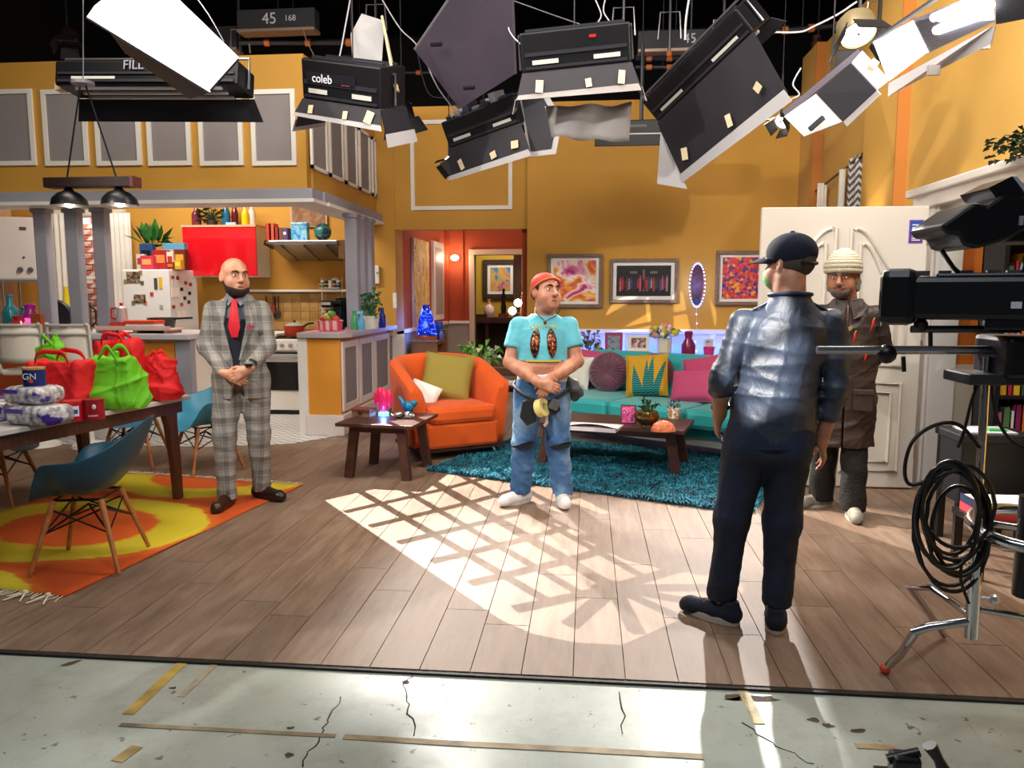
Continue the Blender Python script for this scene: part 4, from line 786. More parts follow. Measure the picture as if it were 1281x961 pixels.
# light plaque
t = thing('light_plaque', 'dark robed plaque outlined with blue and white string lights on back wall', 'lamp', A(872, 357, 9.84)); q = MB()
q.prism([(-.055, -.19), (.055, -.19), (.075, -.02), (.06, .15), (.03, .22), (-.03, .22), (-.06, .15), (-.075, -.02)], 0, .02, Matrix.Translation((0, 0, .03)) @ FRONT); q.build('plaque', M('4a2430', .6, noise=(20, .5)), t); MB().lathe([(.05, 0), (.04, .02)], 12, m=Matrix.Translation((0, 0, -.19)) @ FRONT).build('base', M('2a3a5a', .5), t)
for k in range(34):
    a = 2*PI*k/34; r = (.095, .27); o = MB().sph((r[0]*math.sin(a), -.02, .0+r[1]*math.cos(a)), .010, 6).build('bulb', M('7f94ff', .4, emit=5), t)
for k in range(6): MB().sph((.012*math.sin(k*2), -.012, -.36-k*.115), .010, 6).build('bulb', M('a58cff', .4, emit=4), t)
MB().tube([(0, -.006, -.25), (.01, -.006, -.6), (-.008, -.006, -1.0)], .003, 4).build('wire', M('d8d8e0'), t)
point('plaque_glow', A(872, 357, 9.7), 3.5, (.3, .4, 1), .12)
# console behind the sofa with glow
t = thing('sofa_console', 'low white console table behind the turquoise sofa', 'table', (.85, 9.5, 0)); MB().b2((-1.1, -.18, .66), (1.2, .2, .70)).build('table_top', WHITE, t)
for x in (-1.05, 1.15): MB().b2((x-.03, -.15, 0), (x+.03, .15, .66)).build('leg', WHITE, t)
tag(MB().b2((-.1, 9.74, .72), (1.95, 9.77, .735)).build('led_strip', M('2a5cff', .4, emit=7)), 'blue LED strip glowing along the wall behind the console', 'lamp')
area('console_blue_glow', (.9, 9.72, .75), (.9, 9.85, 1.0), 2.0, .06, 6, (.06, .18, 1))
KZ = .701
XK = lambda px, D=9.45: A(px, 440, D).x
t = thing('potted_plant', 'small purple green plant in yellow pot at the left end of the console', 'plant', (XK(737), 9.45, KZ)); MB().lathe([(.06, 0), (.08, .1), (.07, .1), (0, .08)], 16).build('pot', M('d8a81c', .5), t, True); leaves('foliage', t, M('5a6a4a', .6, noise=(20, .5)), 34, (.1, .08, .2), .1, base=(0, 0, .1), up=2); leaves('flowers', t, M('9a6ab0', .6), 18, (.11, .08, .12), .05, base=(0, 0, .2))
def photo_frame(label, px0, px1, py0, c, base=KZ, D=9.42, inner='3a3a40', mc='c8d0d8'):
    a, b = A(px0, py0, D), A(px1, py0, D); w, h = (b.x-a.x)/2, a.z-base; t = thing('framed_photo', label, 'picture', ((a.x+b.x)/2, D, base), group='photo frames behind the sofa'); f = w*.3; q = MB()
    q.b2((-w, -.012, h-f), (w, .012, h)); q.b2((-w, -.012, 0), (w, .012, f)); q.b2((-w, -.012, f), (-w+f, .012, h-f)); q.b2((w-f, -.012, f), (w, .012, h-f)); q.build('frame', M(c, .5), t, bevel=.003); MB().b2((-w+f, -.004, f), (w-f, .006, h-f)).build('photo', art('ph'+label[:5], 12, [(.35, inner), (.5, mc), (.65, '9a5a4a')], 1), t); MB().bar((0, .012, h*.6), (0, .1, .0), .03, .01).build('stand', M('4a4a4a'), t)
photo_frame('magenta framed photo standing on the console', 757, 779, 416, 'a0346e', inner='27506e', mc='8a9ab0'); t = thing('wooden_box', 'pale wooden box carrying the white photo frame', 'box', (XK(798), 9.45, KZ)); MB().b2((-.14, -.06, 0), (.14, .06, .09)).build('body', M('dcb878', .55), t, bevel=.004); MB().b2((-.142, -.062, .085), (.142, .062, .1)).build('lid', M('e0c088', .55), t); photo_frame('white framed photo on the pale wooden box', 786, 812, 419, 'e9e6e0', KZ+.101, 9.45, 'd8d8d8', '8a4a40')
t = thing('flower_vase', 'ribbed white vase holding pink and yellow flowers', 'vase', (XK(831), 9.45, KZ)); MB().lathe([(.085, 0), (.085, .26), (.075, .26), (.07, .05), (0, .05)], 10).build('vase', M('ddd5c6', .6), t); leaves('foliage', t, GRNL, 30, (.14, .1, .1), .09, base=(0, 0, .26), up=1); q = MB(); q2 = MB(); q3 = MB()
for i in range(26): (q, q2, q3)[i % 3].sph((rng(-.15, .15), rng(-.1, .06), .33+rng(-.05, .09)), rng(.025, .042), 7)
q.build('pink_flowers', M('e08a98', .7), t); q2.build('yellow_flowers', M('d8cc3c', .7), t); q3.build('white_flowers', M('efe0da', .7), t)
jar('tall plum glass vase on the console beside the ribbed vase', XK(861), 9.45, KZ, .32, .085, '8a2456', trans=.1, cat='vase'); t = thing('pink_cup', 'bright pink cup at the right end of the console', 'cup', (XK(886), 9.4, KZ)); MB().lathe([(.05, 0), (.07, .16), (.062, .16), (.045, .02), (0, .02)], 18).build('body', M('d83a8a', .4), t, True); MB().lathe([(.1, -.0005), (.1, .006)], 20).build('saucer', WHITE, t)
photo_frame('pale photo leaning behind the bright pink cup', 881, 893, 424, 'd8d8e0', KZ, 9.55)
o = tag(MB().b2((XK(744), 9.5, KZ), (XK(752), 9.55, KZ+.2)).build('white_card', M('e6e6ea', .6)), 'white card standing right of the yellow pot', 'card')
# sofa
TEAL = M('1f9a9c', .55, sheen=.3, bump=(220, .06)); SR = R(-33.5)
t = thing('sofa', 'turquoise three seat sofa behind the dark coffee table', 'sofa', (.83, 7.6, 0), SR); SOFA = t
MB().b2((-1.2, -.45, .2), (1.2, .5, .3)).build('base', TEAL, t, bevel=.03)
for i in range(3): MB().b2((-1.2+i*.8+.004, -.56, .29), (-.4+i*.8-.004, .3, .475)).build('seat_cushion', TEAL, t, bevel=.05)
for i in range(3):
    o = MB().b2((-1.2+i*.8+.004, -.1, -.27), (-.4+i*.8-.004, .1, .2)).build('back_cushion', TEAL, t, bevel=.05); o.location = (0, .4, .68); o.rotation_euler = (R(-12), 0, 0)
for x in (-1.1, 1.1):
    for y in (-.4, .42): MB().tube([(x, y, 0), (x, y, .2)], [.018, .025], 8).build('leg', CHROME, t)
MB().b2((-1.2, -.4, .12), (1.2, -.36, .2)).build('front_rail', M('d8cfc2', .6), t)
def cushion_geo(w, h, th, nu=14):
    def f(sg):
        def g(u, v):
            a, b = 2*u-1, 2*v-1; e = (1-a**4)*(1-b**4); pin = 1-.07*(1-abs(a)**3)*abs(b)**2
            pin2 = 1-.07*(1-abs(b)**3)*abs(a)**2
            return (a*w/2*pin2, sg*th/2*max(0, e)**.45, b*h/2*pin)
        return g
    q = MB(); q.grid(f(-1), nu, nu); q.grid(f(1), nu, nu, flip=True); return q
def cushion(label, sx, sy, sz, w, h, th, mat, lean=-16, roll=0, yaw=0, name='cushion', group='cushions on the turquoise sofa', zb=None):
    """position in sofa coordinates; sits on the seat leaning back"""
    t = thing(name, label, 'cushion', group=group)
    t.matrix_world = Matrix.Translation((.83, 7.6, 0)) @ Matrix.Rotation(SR, 4, 'Z') @ Matrix.Translation((sx, sy, sz)) @ Matrix.Rotation(R(yaw), 4, 'Z') @ Matrix.Rotation(R(lean), 4, 'X') @ Matrix.Rotation(R(roll), 4, 'Y')
    cushion_geo(w, h, th).build('cover', mat, t, True); q = MB(); q.tube([(-w*.48, 0, -h*.48), (0, 0, -h*.46), (w*.48, 0, -h*.48), (w*.46, 0, 0), (w*.48, 0, h*.48), (0, 0, h*.46), (-w*.48, 0, h*.48), (-w*.46, 0, 0)], .006, 5, closed=True); q.build('piping', mat, t, True); return t
PINK = M('b03a66', .7, sheen=.2, bump=(200, .08)); SY = .19
def pin_cushion(label, sx, sy, sz, r):
    t = thing('round_cushion', label, 'cushion', group='cushions on the turquoise sofa'); t.matrix_world = Matrix.Translation((.83, 7.6, 0)) @ Matrix.Rotation(SR, 4, 'Z') @ Matrix.Translation((sx, sy, sz)) @ Matrix.Rotation(R(15), 4, 'Z') @ Matrix.Rotation(R(-14), 4, 'X'); q = MB(); nr, na = 9, 120
    for sg in (-1, 1):
        vs = []; fs = []
        for i in range(nr+1):
            k = i/nr
            for j in range(na):
                a = 2*PI*j/na; pl = math.sin(a*26+2*math.sin(a*3))*.006*min(1, k*2)*(1-k**6); y = sg*(.075*math.sqrt(max(0, 1-k**3))*(.55+.45*min(1, k*3))+pl); rr = r*k; vs.append((rr*math.cos(a), y, rr*math.sin(a)))
        for i in range(nr):
            for j in range(na):
                f = (i*na+j, i*na+(j+1) % na, (i+1)*na+(j+1) % na, (i+1)*na+j); fs.append(f if sg < 0 else f[::-1])
        q.add(vs, fs)
    q.build('cover', M('5c2a3e', .45, sheen=.6), t, True); MB().sph((0, -.045, 0), (.02, .012, .02), 10).build('button', M('6a3048', .5), t, True)
W2 = Matrix.Translation((.83, 7.6, 0)) @ Matrix.Rotation(SR, 4, 'Z')
def sofa_xy(px, py, z):
    p = W2.inverted() @ G(px, py, z); return p
def on_sofa(px, syy):
    """local x on the sofa where a vertical plane local y=syy meets column px at z~.62"""
    o = W2.inverted() @ Vector((0, 0, 1.5)); d = (W2.inverted().to_3x3() @ Vector(_ray(px, 470))); k = (syy-o.y)/d.y; return o.x+d.x*k
cushion('magenta cushion partly behind the man in turquoise shirt', on_sofa(728, .22), .22, .70, .42, .40, .13, PINK, roll=6); cushion('white cushion right beside the man in turquoise shirt', on_sofa(719, .06), .06, .655, .42, .36, .13, M('cdc8bc', .8, bump=(160, .1)), roll=2)
pin_cushion('plum pleated round cushion between white and yellow cushions', on_sofa(761, .09), .09, .68, .215); pin_cushion('second plum round cushion half hidden behind the yellow cushion', on_sofa(818, .2), .2, .69, .205)
n = NT('agave_cushion', .8); leafs = None
fx = n.x
def blade(cx, base, tip, w, slope):
    h = n.op('DIVIDE', n.op('SUBTRACT', n.z, base), tip-base); cxx = n.op('MULTIPLY_ADD', h, slope, cx); half = n.op('MULTIPLY', n.op('SUBTRACT', 1., n.op('POWER', n.op('ABSOLUTE', h), 2.)), w)
    ins = n.op('LESS_THAN', n.op('ABSOLUTE', n.op('SUBTRACT', n.x, cxx)), half); return n.op('MULTIPLY', n.op('MULTIPLY', ins, n.op('GREATER_THAN', h, -.05)), n.op('LESS_THAN', h, 1.))
for bl in ((-.04, -.22, .10, .04, -.08), (.0, -.22, .16, .035, .02), (.03, -.22, .19, .045, .05), (.08, -.22, .14, .04, .12), (-.1, -.22, .05, .03, -.02)):
    q_ = blade(*bl); leafs = q_ if leafs is None else n.op('MAXIMUM', leafs, q_)
stripe = n.op('GREATER_THAN', n.op('FRACT', n.op('MULTIPLY', n.op('ADD', n.z, n.op('MULTIPLY', n.op('ABSOLUTE', n.op('SINE', n.op('MULTIPLY', n.x, 60))), .008)), 45.)), .55)
AGAVE = n.done(n.mix(leafs, 'bd8e14', n.mix(stripe, '0f3a3c', '1f8f88')))
cushion('mustard square cushion with teal agave leaves on the sofa', on_sofa(809, -.02), -.02, .685, .44, .43, .14, AGAVE, lean=-14, roll=-5, yaw=14)
cushion('upper magenta cushion leaning on the sofa back beside the navy jacket', on_sofa(880, .22), .22, .70, .43, .38, .13, PINK, roll=-12); cushion('lower magenta cushion in front at the right end of the sofa', on_sofa(868, -.06), -.06, .62, .46, .33, .13, PINK, lean=-24, roll=-6)
# coffee table
def splay_table(name, label, loc, rz, w, d, h, th, spl, lw, cat='table'):
    t = thing(name, label, cat, loc, rz); MB().b2((-w/2, -d/2, h-th), (w/2, d/2, h)).build('table_top', WOODD, t, bevel=.004)
    for sx in (-1, 1):
        for sy in (-1, 1):
            a = Vector((sx*(w/2-.13), sy*(d/2-.1), h-th)); b = Vector((sx*(w/2-.13+spl), sy*(d/2-.1+spl*.5), 0)); q = MB(); q.bar(a, b, lw, lw*.8, (0, 1, 0)); q.build('leg', WOODD, t)
    for sy in (-1, 1): MB().bar((-(w/2-.13), sy*(d/2-.1), h-th-.03), ((w/2-.13), sy*(d/2-.1), h-th-.03), .03, .05).build('apron', WOODD, t)
    return t
CTAB = splay_table('coffee_table', 'long dark wooden coffee table in front of the sofa', (.24, 6.66, .03), R(-15), 1.30, .62, .37, .035, .06, .075)
def on_tab(T, px, py, h):
    return G(px, py, T.location.z+h)
z = .37; TZ = .401
p = G(750, 541, TZ); t = thing('paper_stack', 'stack of white papers at the front of the coffee table', 'paper', (p.x-.05, p.y+.14, TZ), R(-15)); MB().b2((-.21, -.11, 0), (.21, .11, .03)).build('lower_sheets', M('d9cdd0', .7), t); MB().grid(lambda u, v: (-.21+.44*u, -.11+.22*v, .032+.03*math.sin(PI*u)*(1-v)), 10, 4).build('top_sheet', M('e6dcdf', .7), t, True, solid=.003)
p = G(786, 530, TZ); t = thing('art_card', 'small framed picture of pink roses on the coffee table', 'photo frame', (p.x, p.y, TZ), R(-10)); MB().b2((-.065, -.008, 0), (.065, .008, .16)).build('frame', M('4a3434', .5), t); MB().b2((-.055, -.011, .01), (.055, -.008, .15)).build('print', art('roses', 16, [(.35, '4a3a8a'), (.5, 'e04a7a'), (.65, 'f0a0b8')]), t)
p = G(809, 536, TZ); t = thing('bronze_planter', 'round bronze planter with a succulent on the coffee table', 'planter', (p.x, p.y+.03, TZ)); MB().lathe([(.05, .03), (.09, .06), (.105, .1), (.09, .14), (.07, .135), (0, .11)], 20).build('bowl', M('8a6a3c', .25, .9), t, True); leaves('succulent', t, GRND, 26, (.05, .05, .1), .07, base=(.02, 0, .12), up=1.6)
for a in range(3): MB().sph((.05*math.cos(a*2.1), .05*math.sin(a*2.1), .015), .018, 8).build('foot', M('8a6a3c', .25, .9), t)
p = G(843, 523, TZ); t = thing('candle_cup', 'small white and gold patterned cup with dark candles', 'cup', (p.x, p.y, TZ)); n = NT('cup_pat', .4); MB().lathe([(.05, 0), (.06, .09), (.052, .09), (.045, .01), (0, .01)], 14).build('cup', n.done(n.ramp(n.noise(40, 2), [(.45, 'e6e2da'), (.55, 'b8863c')])), t, True); leaves('sprigs', t, M('2a3040', .5), 14, (.045, .045, .06), .04, base=(0, 0, .08), up=2)
p = G(830, 540, TZ); t = thing('salt_lamp', 'orange pink salt crystal dome at the front of the coffee table', 'ornament', (p.x, p.y+.02, TZ)); q = MB(); q.sph((0, 0, .005), (.1, .07, .085), 14); q.v = [(x*(1+rng(-.05, .05)), y*(1+rng(-.05, .05)), max(0, z_)*(1+rng(-.04, .04))) for x, y, z_ in q.v]; q.build('crystal', M('e8805a', .4, noise=(30, .3)), t); MB().lathe([(.075, -.0005), (.08, .004)], 16).build('foot', M('c86a48'), t)
# side tables
STAB = splay_table('side_table', 'square dark wooden side table in front of the orange armchair', (-1.65, 6.23, 0), R(-7), .66, .66, .46, .028, .05, .07)
HZ2 = .461
p = G(480, 520, HZ2); t = thing('cactus_lamp', 'pink glass cactus lamp on a blue glowing base', 'lamp', (p.x, p.y, HZ2)); MB().lathe([(.045, 0), (.045, .03), (.03, .035)], 16).build('base', M('4a8cff', .4, emit=5), t); q = MB(); q.sph((0, 0, .13), (.045, .045, .11), 14); q.sph((-.055, 0, .15), (.03, .035, .07), 12); q.sph((.055, 0, .15), (.03, .035, .08), 12); q.sph((-.02, -.02, .17), (.035, .03, .08), 12); q.build('glass', M('d02a58', .1, trans=.35, emit=.25), t, True); point('cactus_glow', (p.x+.02, p.y-.08, HZ2+.04), 1.0, (.15, .35, 1), .02)
p = G(511, 516, HZ2); t = thing('bird_figurine', 'blue ceramic bird on the side table', 'ornament', (p.x, p.y, HZ2), R(-12)); q = MB(); q.sph((0, 0, .055), (.062, .04, .048), 14); q.sph((.055, 0, .085), (.03, .026, .03), 12); q.tube([(-.04, 0, .07), (-.075, 0, .12), (-.09, 0, .135)], [.025, .014, .012], 8); q.build('body', M('1f6f8c', .3), t, True); MB().tube([(.08, 0, .088), (.1, 0, .084)], [.008, .001], 6).build('beak', M('1a5a72', .3), t); MB().lathe([(.03, 0), (.025, .015)], 10).build('foot', M('1f6f8c', .3), t)
p = G(505, 524, HZ2); t = thing('moustache_ornament', 'silver and dark moustache shaped ornament at the front of the side table', 'ornament', (p.x, p.y, HZ2)); n = NT('mous', .2); n.b.inputs['Metallic'].default_value = .8; q = MB()
for s in (-1, 1): q.sph((s*.04, 0, .03), (.05, .025, .028), 12); q.tube([(s*.06, 0, .03), (s*.095, 0, .028), (s*.105, 0, .045)], [.018, .012, .004], 8)
q.build('body', n.done(n.ramp(n.noise(26, 3), [(.4, '3a3034'), (.55, 'e2ded8')])), t, True); MB().b2((-.05, -.015, -.0005), (.05, .015, .006)).build('base', M('5a5048', .3, .5), t)
p = G(454, 521, HZ2); t = thing('keepsake_box', 'small patterned wooden box on the left of the side table', 'box', (p.x, p.y+.04, HZ2), R(-14)); MB().b2((-.085, -.06, 0), (.085, .06, .035)).build('lower_tier', M('8a7050', .5, noise=(40, .5)), t); MB().b2((-.088, -.063, .038), (.088, .063, .065)).build('lid', M('7a3c34', .5, noise=(30, .5)), t, bevel=.003); MB().b2((-.02, -.066, .02), (.02, -.06, .05)).build('clasp', CHROME, t)
BTAB = splay_table('side_table', 'dark wooden table behind the orange armchair holding the plant pot', (-.86, 8.55, 0), R(-20), .9, .5, .5, .03, .04, .06)
t = thing('potted_plant', 'variegated plant in ribbed black pot behind the orange armchair', 'plant', (A(602, 470, 8.62).x, 8.62, .501)); q = MB(); q.lathe([(.09, 0), (.11, .05), (.115, .2), (.1, .2), (0, .17)], 16); q.build('pot', M('17171c', .5), t)
for k in range(16): a = 2*PI*k/16; MB().tube([(.1*math.cos(a), .1*math.sin(a), .01), (.117*math.cos(a), .117*math.sin(a), .19)], .007, 4).build('rib', M('1c1c22', .5), t)
leaves('foliage', t, GRNL, 46, (.17, .15, .2), .12, base=(0, 0, .2), up=1.2); leaves('pale_leaves', t, M('c8d2b0', .5), 22, (.18, .16, .18), .12, base=(0, 0, .22), up=1.2)
p = A(632, 480, 8.45); o = thing('magazines', 'small pile of pale magazines on the dark table behind the armchair', 'magazine', (p.x, 8.42, .501), R(-15)); MB().b2((-.14, -.1, 0), (.14, .1, .015)).build('lower_magazine', M('c8c0b4', .6), o); MB().b2((-.13, -.1, .016), (.14, .09, .03)).build('upper_magazine', M('a8b4b8', .5), o)
# orange armchair
OV = M('d45206', .85, sheen=.12, bump=(260, .05), noise=(5, .08)); t = thing('armchair', 'orange velvet tub armchair with olive cushion', 'armchair', (-1.35, 7.17, 0), R(33)); t.scale = (1.06, 1.06, 1.06); W3 = t
rings = []; N = 28
for i in range(N+1):
    s = i/N
    # plan path of the wall: from left front around the back to right front
    if s < .3: p = Vector((-.38, -.38+s/.3*.5, 0)); nrm = Vector((-1, 0, 0))
    elif s > .7: p = Vector((.38, .12-(s-.7)/.3*.5, 0)); nrm = Vector((1, 0, 0))
    else: a = PI-(s-.3)/.4*PI; p = Vector((.38*math.cos(a), .12+.26*math.sin(a), 0)); nrm = Vector((math.cos(a), math.sin(a), 0))
    back = max(0, math.sin(PI*s))**1.3; top = .66+.21*back; fl = .05*(1-back*.4); prof = []
    for off, zz in ((.055, .08), (.06, .3), (.065+fl*.6, top-.08), (.055+fl, top-.02), (.0+fl, top), (-.06+fl, top-.03), (-.075, top-.12), (-.07, .3), (-.06, .08)): prof.append(p+nrm*off+Vector((0, 0, zz)))
    rings.append(prof)
MB().loft(rings).build('shell', OV, t, True, sub=1); MB().b2((-.34, -.42, .1), (.34, .3, .32)).build('base', OV, t, bevel=.03); MB().b2((-.31, -.44, .31), (.31, .28, .46)).build('seat_cushion', OV, t, bevel=.045); MB().b2((-.4, -.4, .075), (.4, .2, .12)).build('underside', M('3a1c10', .9), t)
for x, y in ((-.34, -.36), (.34, -.36), (-.25, .3), (.25, .3)): MB().tube([(x*.92, y*.92, .09), (x, y, 0)], [.02, .014], 8).build('leg', CHROME, t)
def armcush(label, lx, ly, lz, w, h, th, mat, lean, roll, yaw):
    q = thing('cushion', label, 'cushion', group='cushions on the orange armchair'); q.matrix_world = Matrix.Translation(W3.location) @ Matrix.Rotation(R(33), 4, 'Z') @ Matrix.Scale(1.06, 4) @ Matrix.Translation((lx, ly, lz)) @ Matrix.Rotation(R(yaw), 4, 'Z') @ Matrix.Rotation(R(lean), 4, 'X') @ Matrix.Rotation(R(roll), 4, 'Y'); cushion_geo(w, h, th).build('cover', mat, q, True)
    MB().tube([(-w*.48, 0, -h*.48), (w*.48, 0, -h*.48), (w*.48, 0, h*.48), (-w*.48, 0, h*.48)], .005, 5, closed=True).build('piping', mat, q)
armcush('olive green cushion on the orange armchair', .07, .1, .66, .46, .44, .12, M('8c7d34', .85, bump=(200, .1)), -22, 7, -30); armcush('small white cushion tucked behind the olive one on the armchair', -.2, .0, .53, .28, .22, .08, M('e6ded8', .8), -35, 25, -20)
# blue shag rug
RA, RB, RC = Vector((-1.34, 6.29, 0)), Vector((1.12, 5.22, 0)), Vector((-.66, 7.88, 0)); ux = RB-RA; uy = RC-RA
t = thing('shag_rug', 'deep blue shag rug under the coffee table', 'rug', tuple(RA)); q = MB(); q.add([(0, 0, .004), tuple(ux+Vector((0, 0, .004))), tuple(ux+uy+Vector((0, 0, .004))), tuple(uy+Vector((0, 0, .004)))], [(0, 1, 2, 3)]); q.build('backing', M('0a3a4c', .95), t, solid=.006)
rs = np.random.RandomState(3); K = 26000; u = rs.uniform(-.004, 1.004, K); v = rs.uniform(-.004, 1.004, K); base = np.outer(u, np.array(ux))+np.outer(v, np.array(uy)); base[:, 2] = .005
ang = rs.uniform(0, 2*PI, K)+2*np.sin(base[:, 0]*5)+2*np.cos(base[:, 1]*6); L = rs.uniform(.03, .05, K); hh = rs.uniform(.018, .036, K); dx = np.stack([np.cos(ang), np.sin(ang), np.zeros(K)], 1); sx = np.stack([-np.sin(ang), np.cos(ang), np.zeros(K)], 1)*.006
v0 = base-sx; v1 = base+sx; m0 = base+dx*(L*.45)[:, None]; m0[:, 2] += hh; v2 = m0+sx*.9; v3 = m0-sx*.9; v4 = base+dx*L[:, None]; v4[:, 2] += hh*.7
V = np.stack([v0, v1, v2, v3, v4], 1).reshape(-1, 3); me = bpy.data.meshes.new('pile'); F = []
for i in range(K): o5 = i*5; F.append((o5, o5+1, o5+2, o5+3)); F.append((o5+3, o5+2, o5+4))
me.from_pydata(V.tolist(), [], F); n = NT('shag', .75); me.materials.append(n.done(n.ramp(n.noise(16, 4), [(.3, '06323f'), (.5, '0c6277'), (.72, '2c97ab')]))); po = bpy.data.objects.new('pile', me); COL.objects.link(po); po.parent = t; po['kind'] = 'stuff'

# ================================================================== DINING AREA
n = NT('orange_rug', .9); xx = n.op('ADD', n.x, n.op('MULTIPLY', n.noise(18, 2), .06)); yy = n.op('ADD', n.y, n.op('MULTIPLY', n.noise(9, 3, n.map((.4, 3, 1))), .10))
band = n.op('FRACT', n.op('MULTIPLY_ADD', yy, .714, .57)); ex = n.op('ABSOLUTE', n.op('SUBTRACT', band, .5)); rad = n.op('ADD', n.op('POWER', n.op('MULTIPLY', ex, 1.9), 2.), n.op('POWER', n.op('DIVIDE', xx, .95), 2.))
RUGM = n.done(n.ramp(rad, [(0, 'c8520e'), (.27, 'd0580f'), (.32, 'c8b41c'), (.76, 'd0bc24'), (.81, 'd06410'), (1., 'c04a0c')])); n.bump(n.noise(120, 2, n.map((1, 6, 1))), .3, .004)
t = thing('woven_rug', 'orange and yellow woven rug under the dining table', 'rug', (-3.2, 4.66, 0), R(-9)); q = MB(); q.grid(lambda a, b: (-.82+1.64*a, -1.12+2.3*b, .006+.004*math.sin(a*9+b*5)*math.sin(b*14)), 20, 30); q.build('weave', RUGM, t, True, solid=.006)
for s, y in ((0, -1.12), (1, 1.18)):
    q = MB()
    for i in range(64): x = -.81+i*.0257; q.tube([(x, y, .006), (x+rng(-.01, .01), y+(-.03 if s == 0 else .03), .006), (x+rng(-.03, .03), y+(-.07 if s == 0 else .07), .005)], .003, 4)
    q.build('fringe', M('cfc2ac', .9), t)
for x in (.62, .76):
    q = MB(); q.sph((x, -1.16, .02), .016, 7); q.tube([(x, -1.16, .02), (x-.05, -1.24, .006)], .005, 4); q.tube([(x, -1.16, .02), (x+.04, -1.23, .006)], .005, 4); q.build('tassel', M('d8ccb8', .9), t)
t = thing('dining_table', 'white topped dining table with brown wooden legs', 'table', (-3.5, 4.56, .012), R(-10.5)); DT = t
TW, TL, TH = .98, 1.74, .75
q = MB(); r_ = .07; pts = []
for cx, cy, a0 in ((TW/2-r_, TL/2-r_, 0), (-TW/2+r_, TL/2-r_, 90), (-TW/2+r_, -TL/2+r_, 180), (TW/2-r_, -TL/2+r_, 270)):
    for k in range(5): a = R(a0+k*22.5); pts.append((cx+r_*math.cos(a), cy+r_*math.sin(a)))
q.prism(pts, TH-.03, TH); q.build('table_top', M('cfc7c4', .35), t, bevel=.004); q = MB()
for s in (-1, 1): q.b2((s*(TW/2-.07)-.015, -TL/2+.07, TH-.12), (s*(TW/2-.07)+.015, TL/2-.07, TH-.03)); q.b2((-TW/2+.07, s*(TL/2-.08)-.015, TH-.12), (TW/2-.07, s*(TL/2-.08)+.015, TH-.03))
BRN = M('5a3324', .42, noise=(8, .3), stretch=(6, 6, 1)); q.build('apron', BRN, t)
for sx in (-1, 1):
    for sy in (-1, 1):
        q = MB(); cx, cy = sx*(TW/2-.09), sy*(TL/2-.16)
        rgs = []
        for zz, w_, o_ in ((0, .055, .03), (.3, .07, .02), (.55, .09, .0), (TH-.03, .15, -.02)):
            x, y = cx+sx*o_*.3, cy+sy*o_; rgs.append([Vector((x-.028, y-w_/2, zz)), Vector((x+.028, y-w_/2, zz)), Vector((x+.028, y+w_/2, zz)), Vector((x-.028, y+w_/2, zz))])
        q.loft(rgs); q.build('leg', BRN, t, bevel=.006)
def shell_chair(label, loc, rz, c, group='moulded shell chairs around the table'):
    t = thing('shell_chair', label, 'chair', loc, rz, group); NA, NR = 44, 9; vs = []; fs = []
    for i in range(NR+1):
        k = i/NR
        for j in range(NA):
            a = 2*PI*j/NA; s, c_ = math.sin(a), math.cos(a)   # front = -y
            bk = max(0, s); fr = max(0, -s); q_ = min(1, max(0, (fr-.38)/.5)); q_ = q_*q_*(3-2*q_); rim = .625+.20*bk**2.2 if s >= 0 else .40+.225*(1-q_)
            rx = .315-.03*fr; ry = .30 if s > 0 else .285; kk = k**2.6; sl = .03*bk
            vs.append((rx*c_*(k**.8), ry*s*(k**.8)+(.06*bk*kk), .415+(rim-.415)*kk-.02*(1-k)+(-.03*fr*k**4)))
    for i in range(NR):
        for j in range(NA): fs.append((i*NA+j, i*NA+(j+1) % NA, (i+1)*NA+(j+1) % NA, (i+1)*NA+j))
    MB().add(vs, fs).build('seat_shell', M(c, .38), t, True, solid=.007, sub=1)
    q = MB(); tops = [(sx*.13, sy*.12, .385) for sx in (-1, 1) for sy in (-1, 1)]; feet = [(sx*.225, sy*.225, 0) for sx in (-1, 1) for sy in (-1, 1)]
    for a, b in zip(tops, feet): MB().tube([a, b], [.017, .011], 10).build('leg', M('b0703c', .45, noise=(20, .25)), t, True)
    mid = lambda i, f: tuple(np.array(tops[i])*(1-f)+np.array(feet[i])*f)
    for i, j in ((0, 3), (1, 2)): q.tube([mid(i, .45), (0, 0, .33), mid(j, .45)], .006, 5)
    for i, j in ((0, 1), (2, 3), (0, 2), (1, 3)): q.tube([mid(i, .12), mid(j, .45)], .005, 5); q.tube([mid(j, .12), mid(i, .45)], .005, 5)
    q.tube([tops[0], tops[1], tops[3], tops[2]], .008, 5, closed=True); q.build('wire_brace', BLKM, t); return t
shell_chair('dark teal shell armchair nearest the camera, right of the dining table', (-2.74, 3.9, .012), R(-78), '1c4a5e')
shell_chair('light teal shell armchair at the far end of the dining table by the bald man', (-3.22, 6.15, .004), R(-38), '3f8fae'); shell_chair('teal shell armchair half hidden behind the far table leg', (-3.95, 6.3, .004), R(10), '2f7494'); shell_chair('dark teal shell armchair on the left side of the dining table', (-4.25, 5.05, .012), R(100), '1d4656')
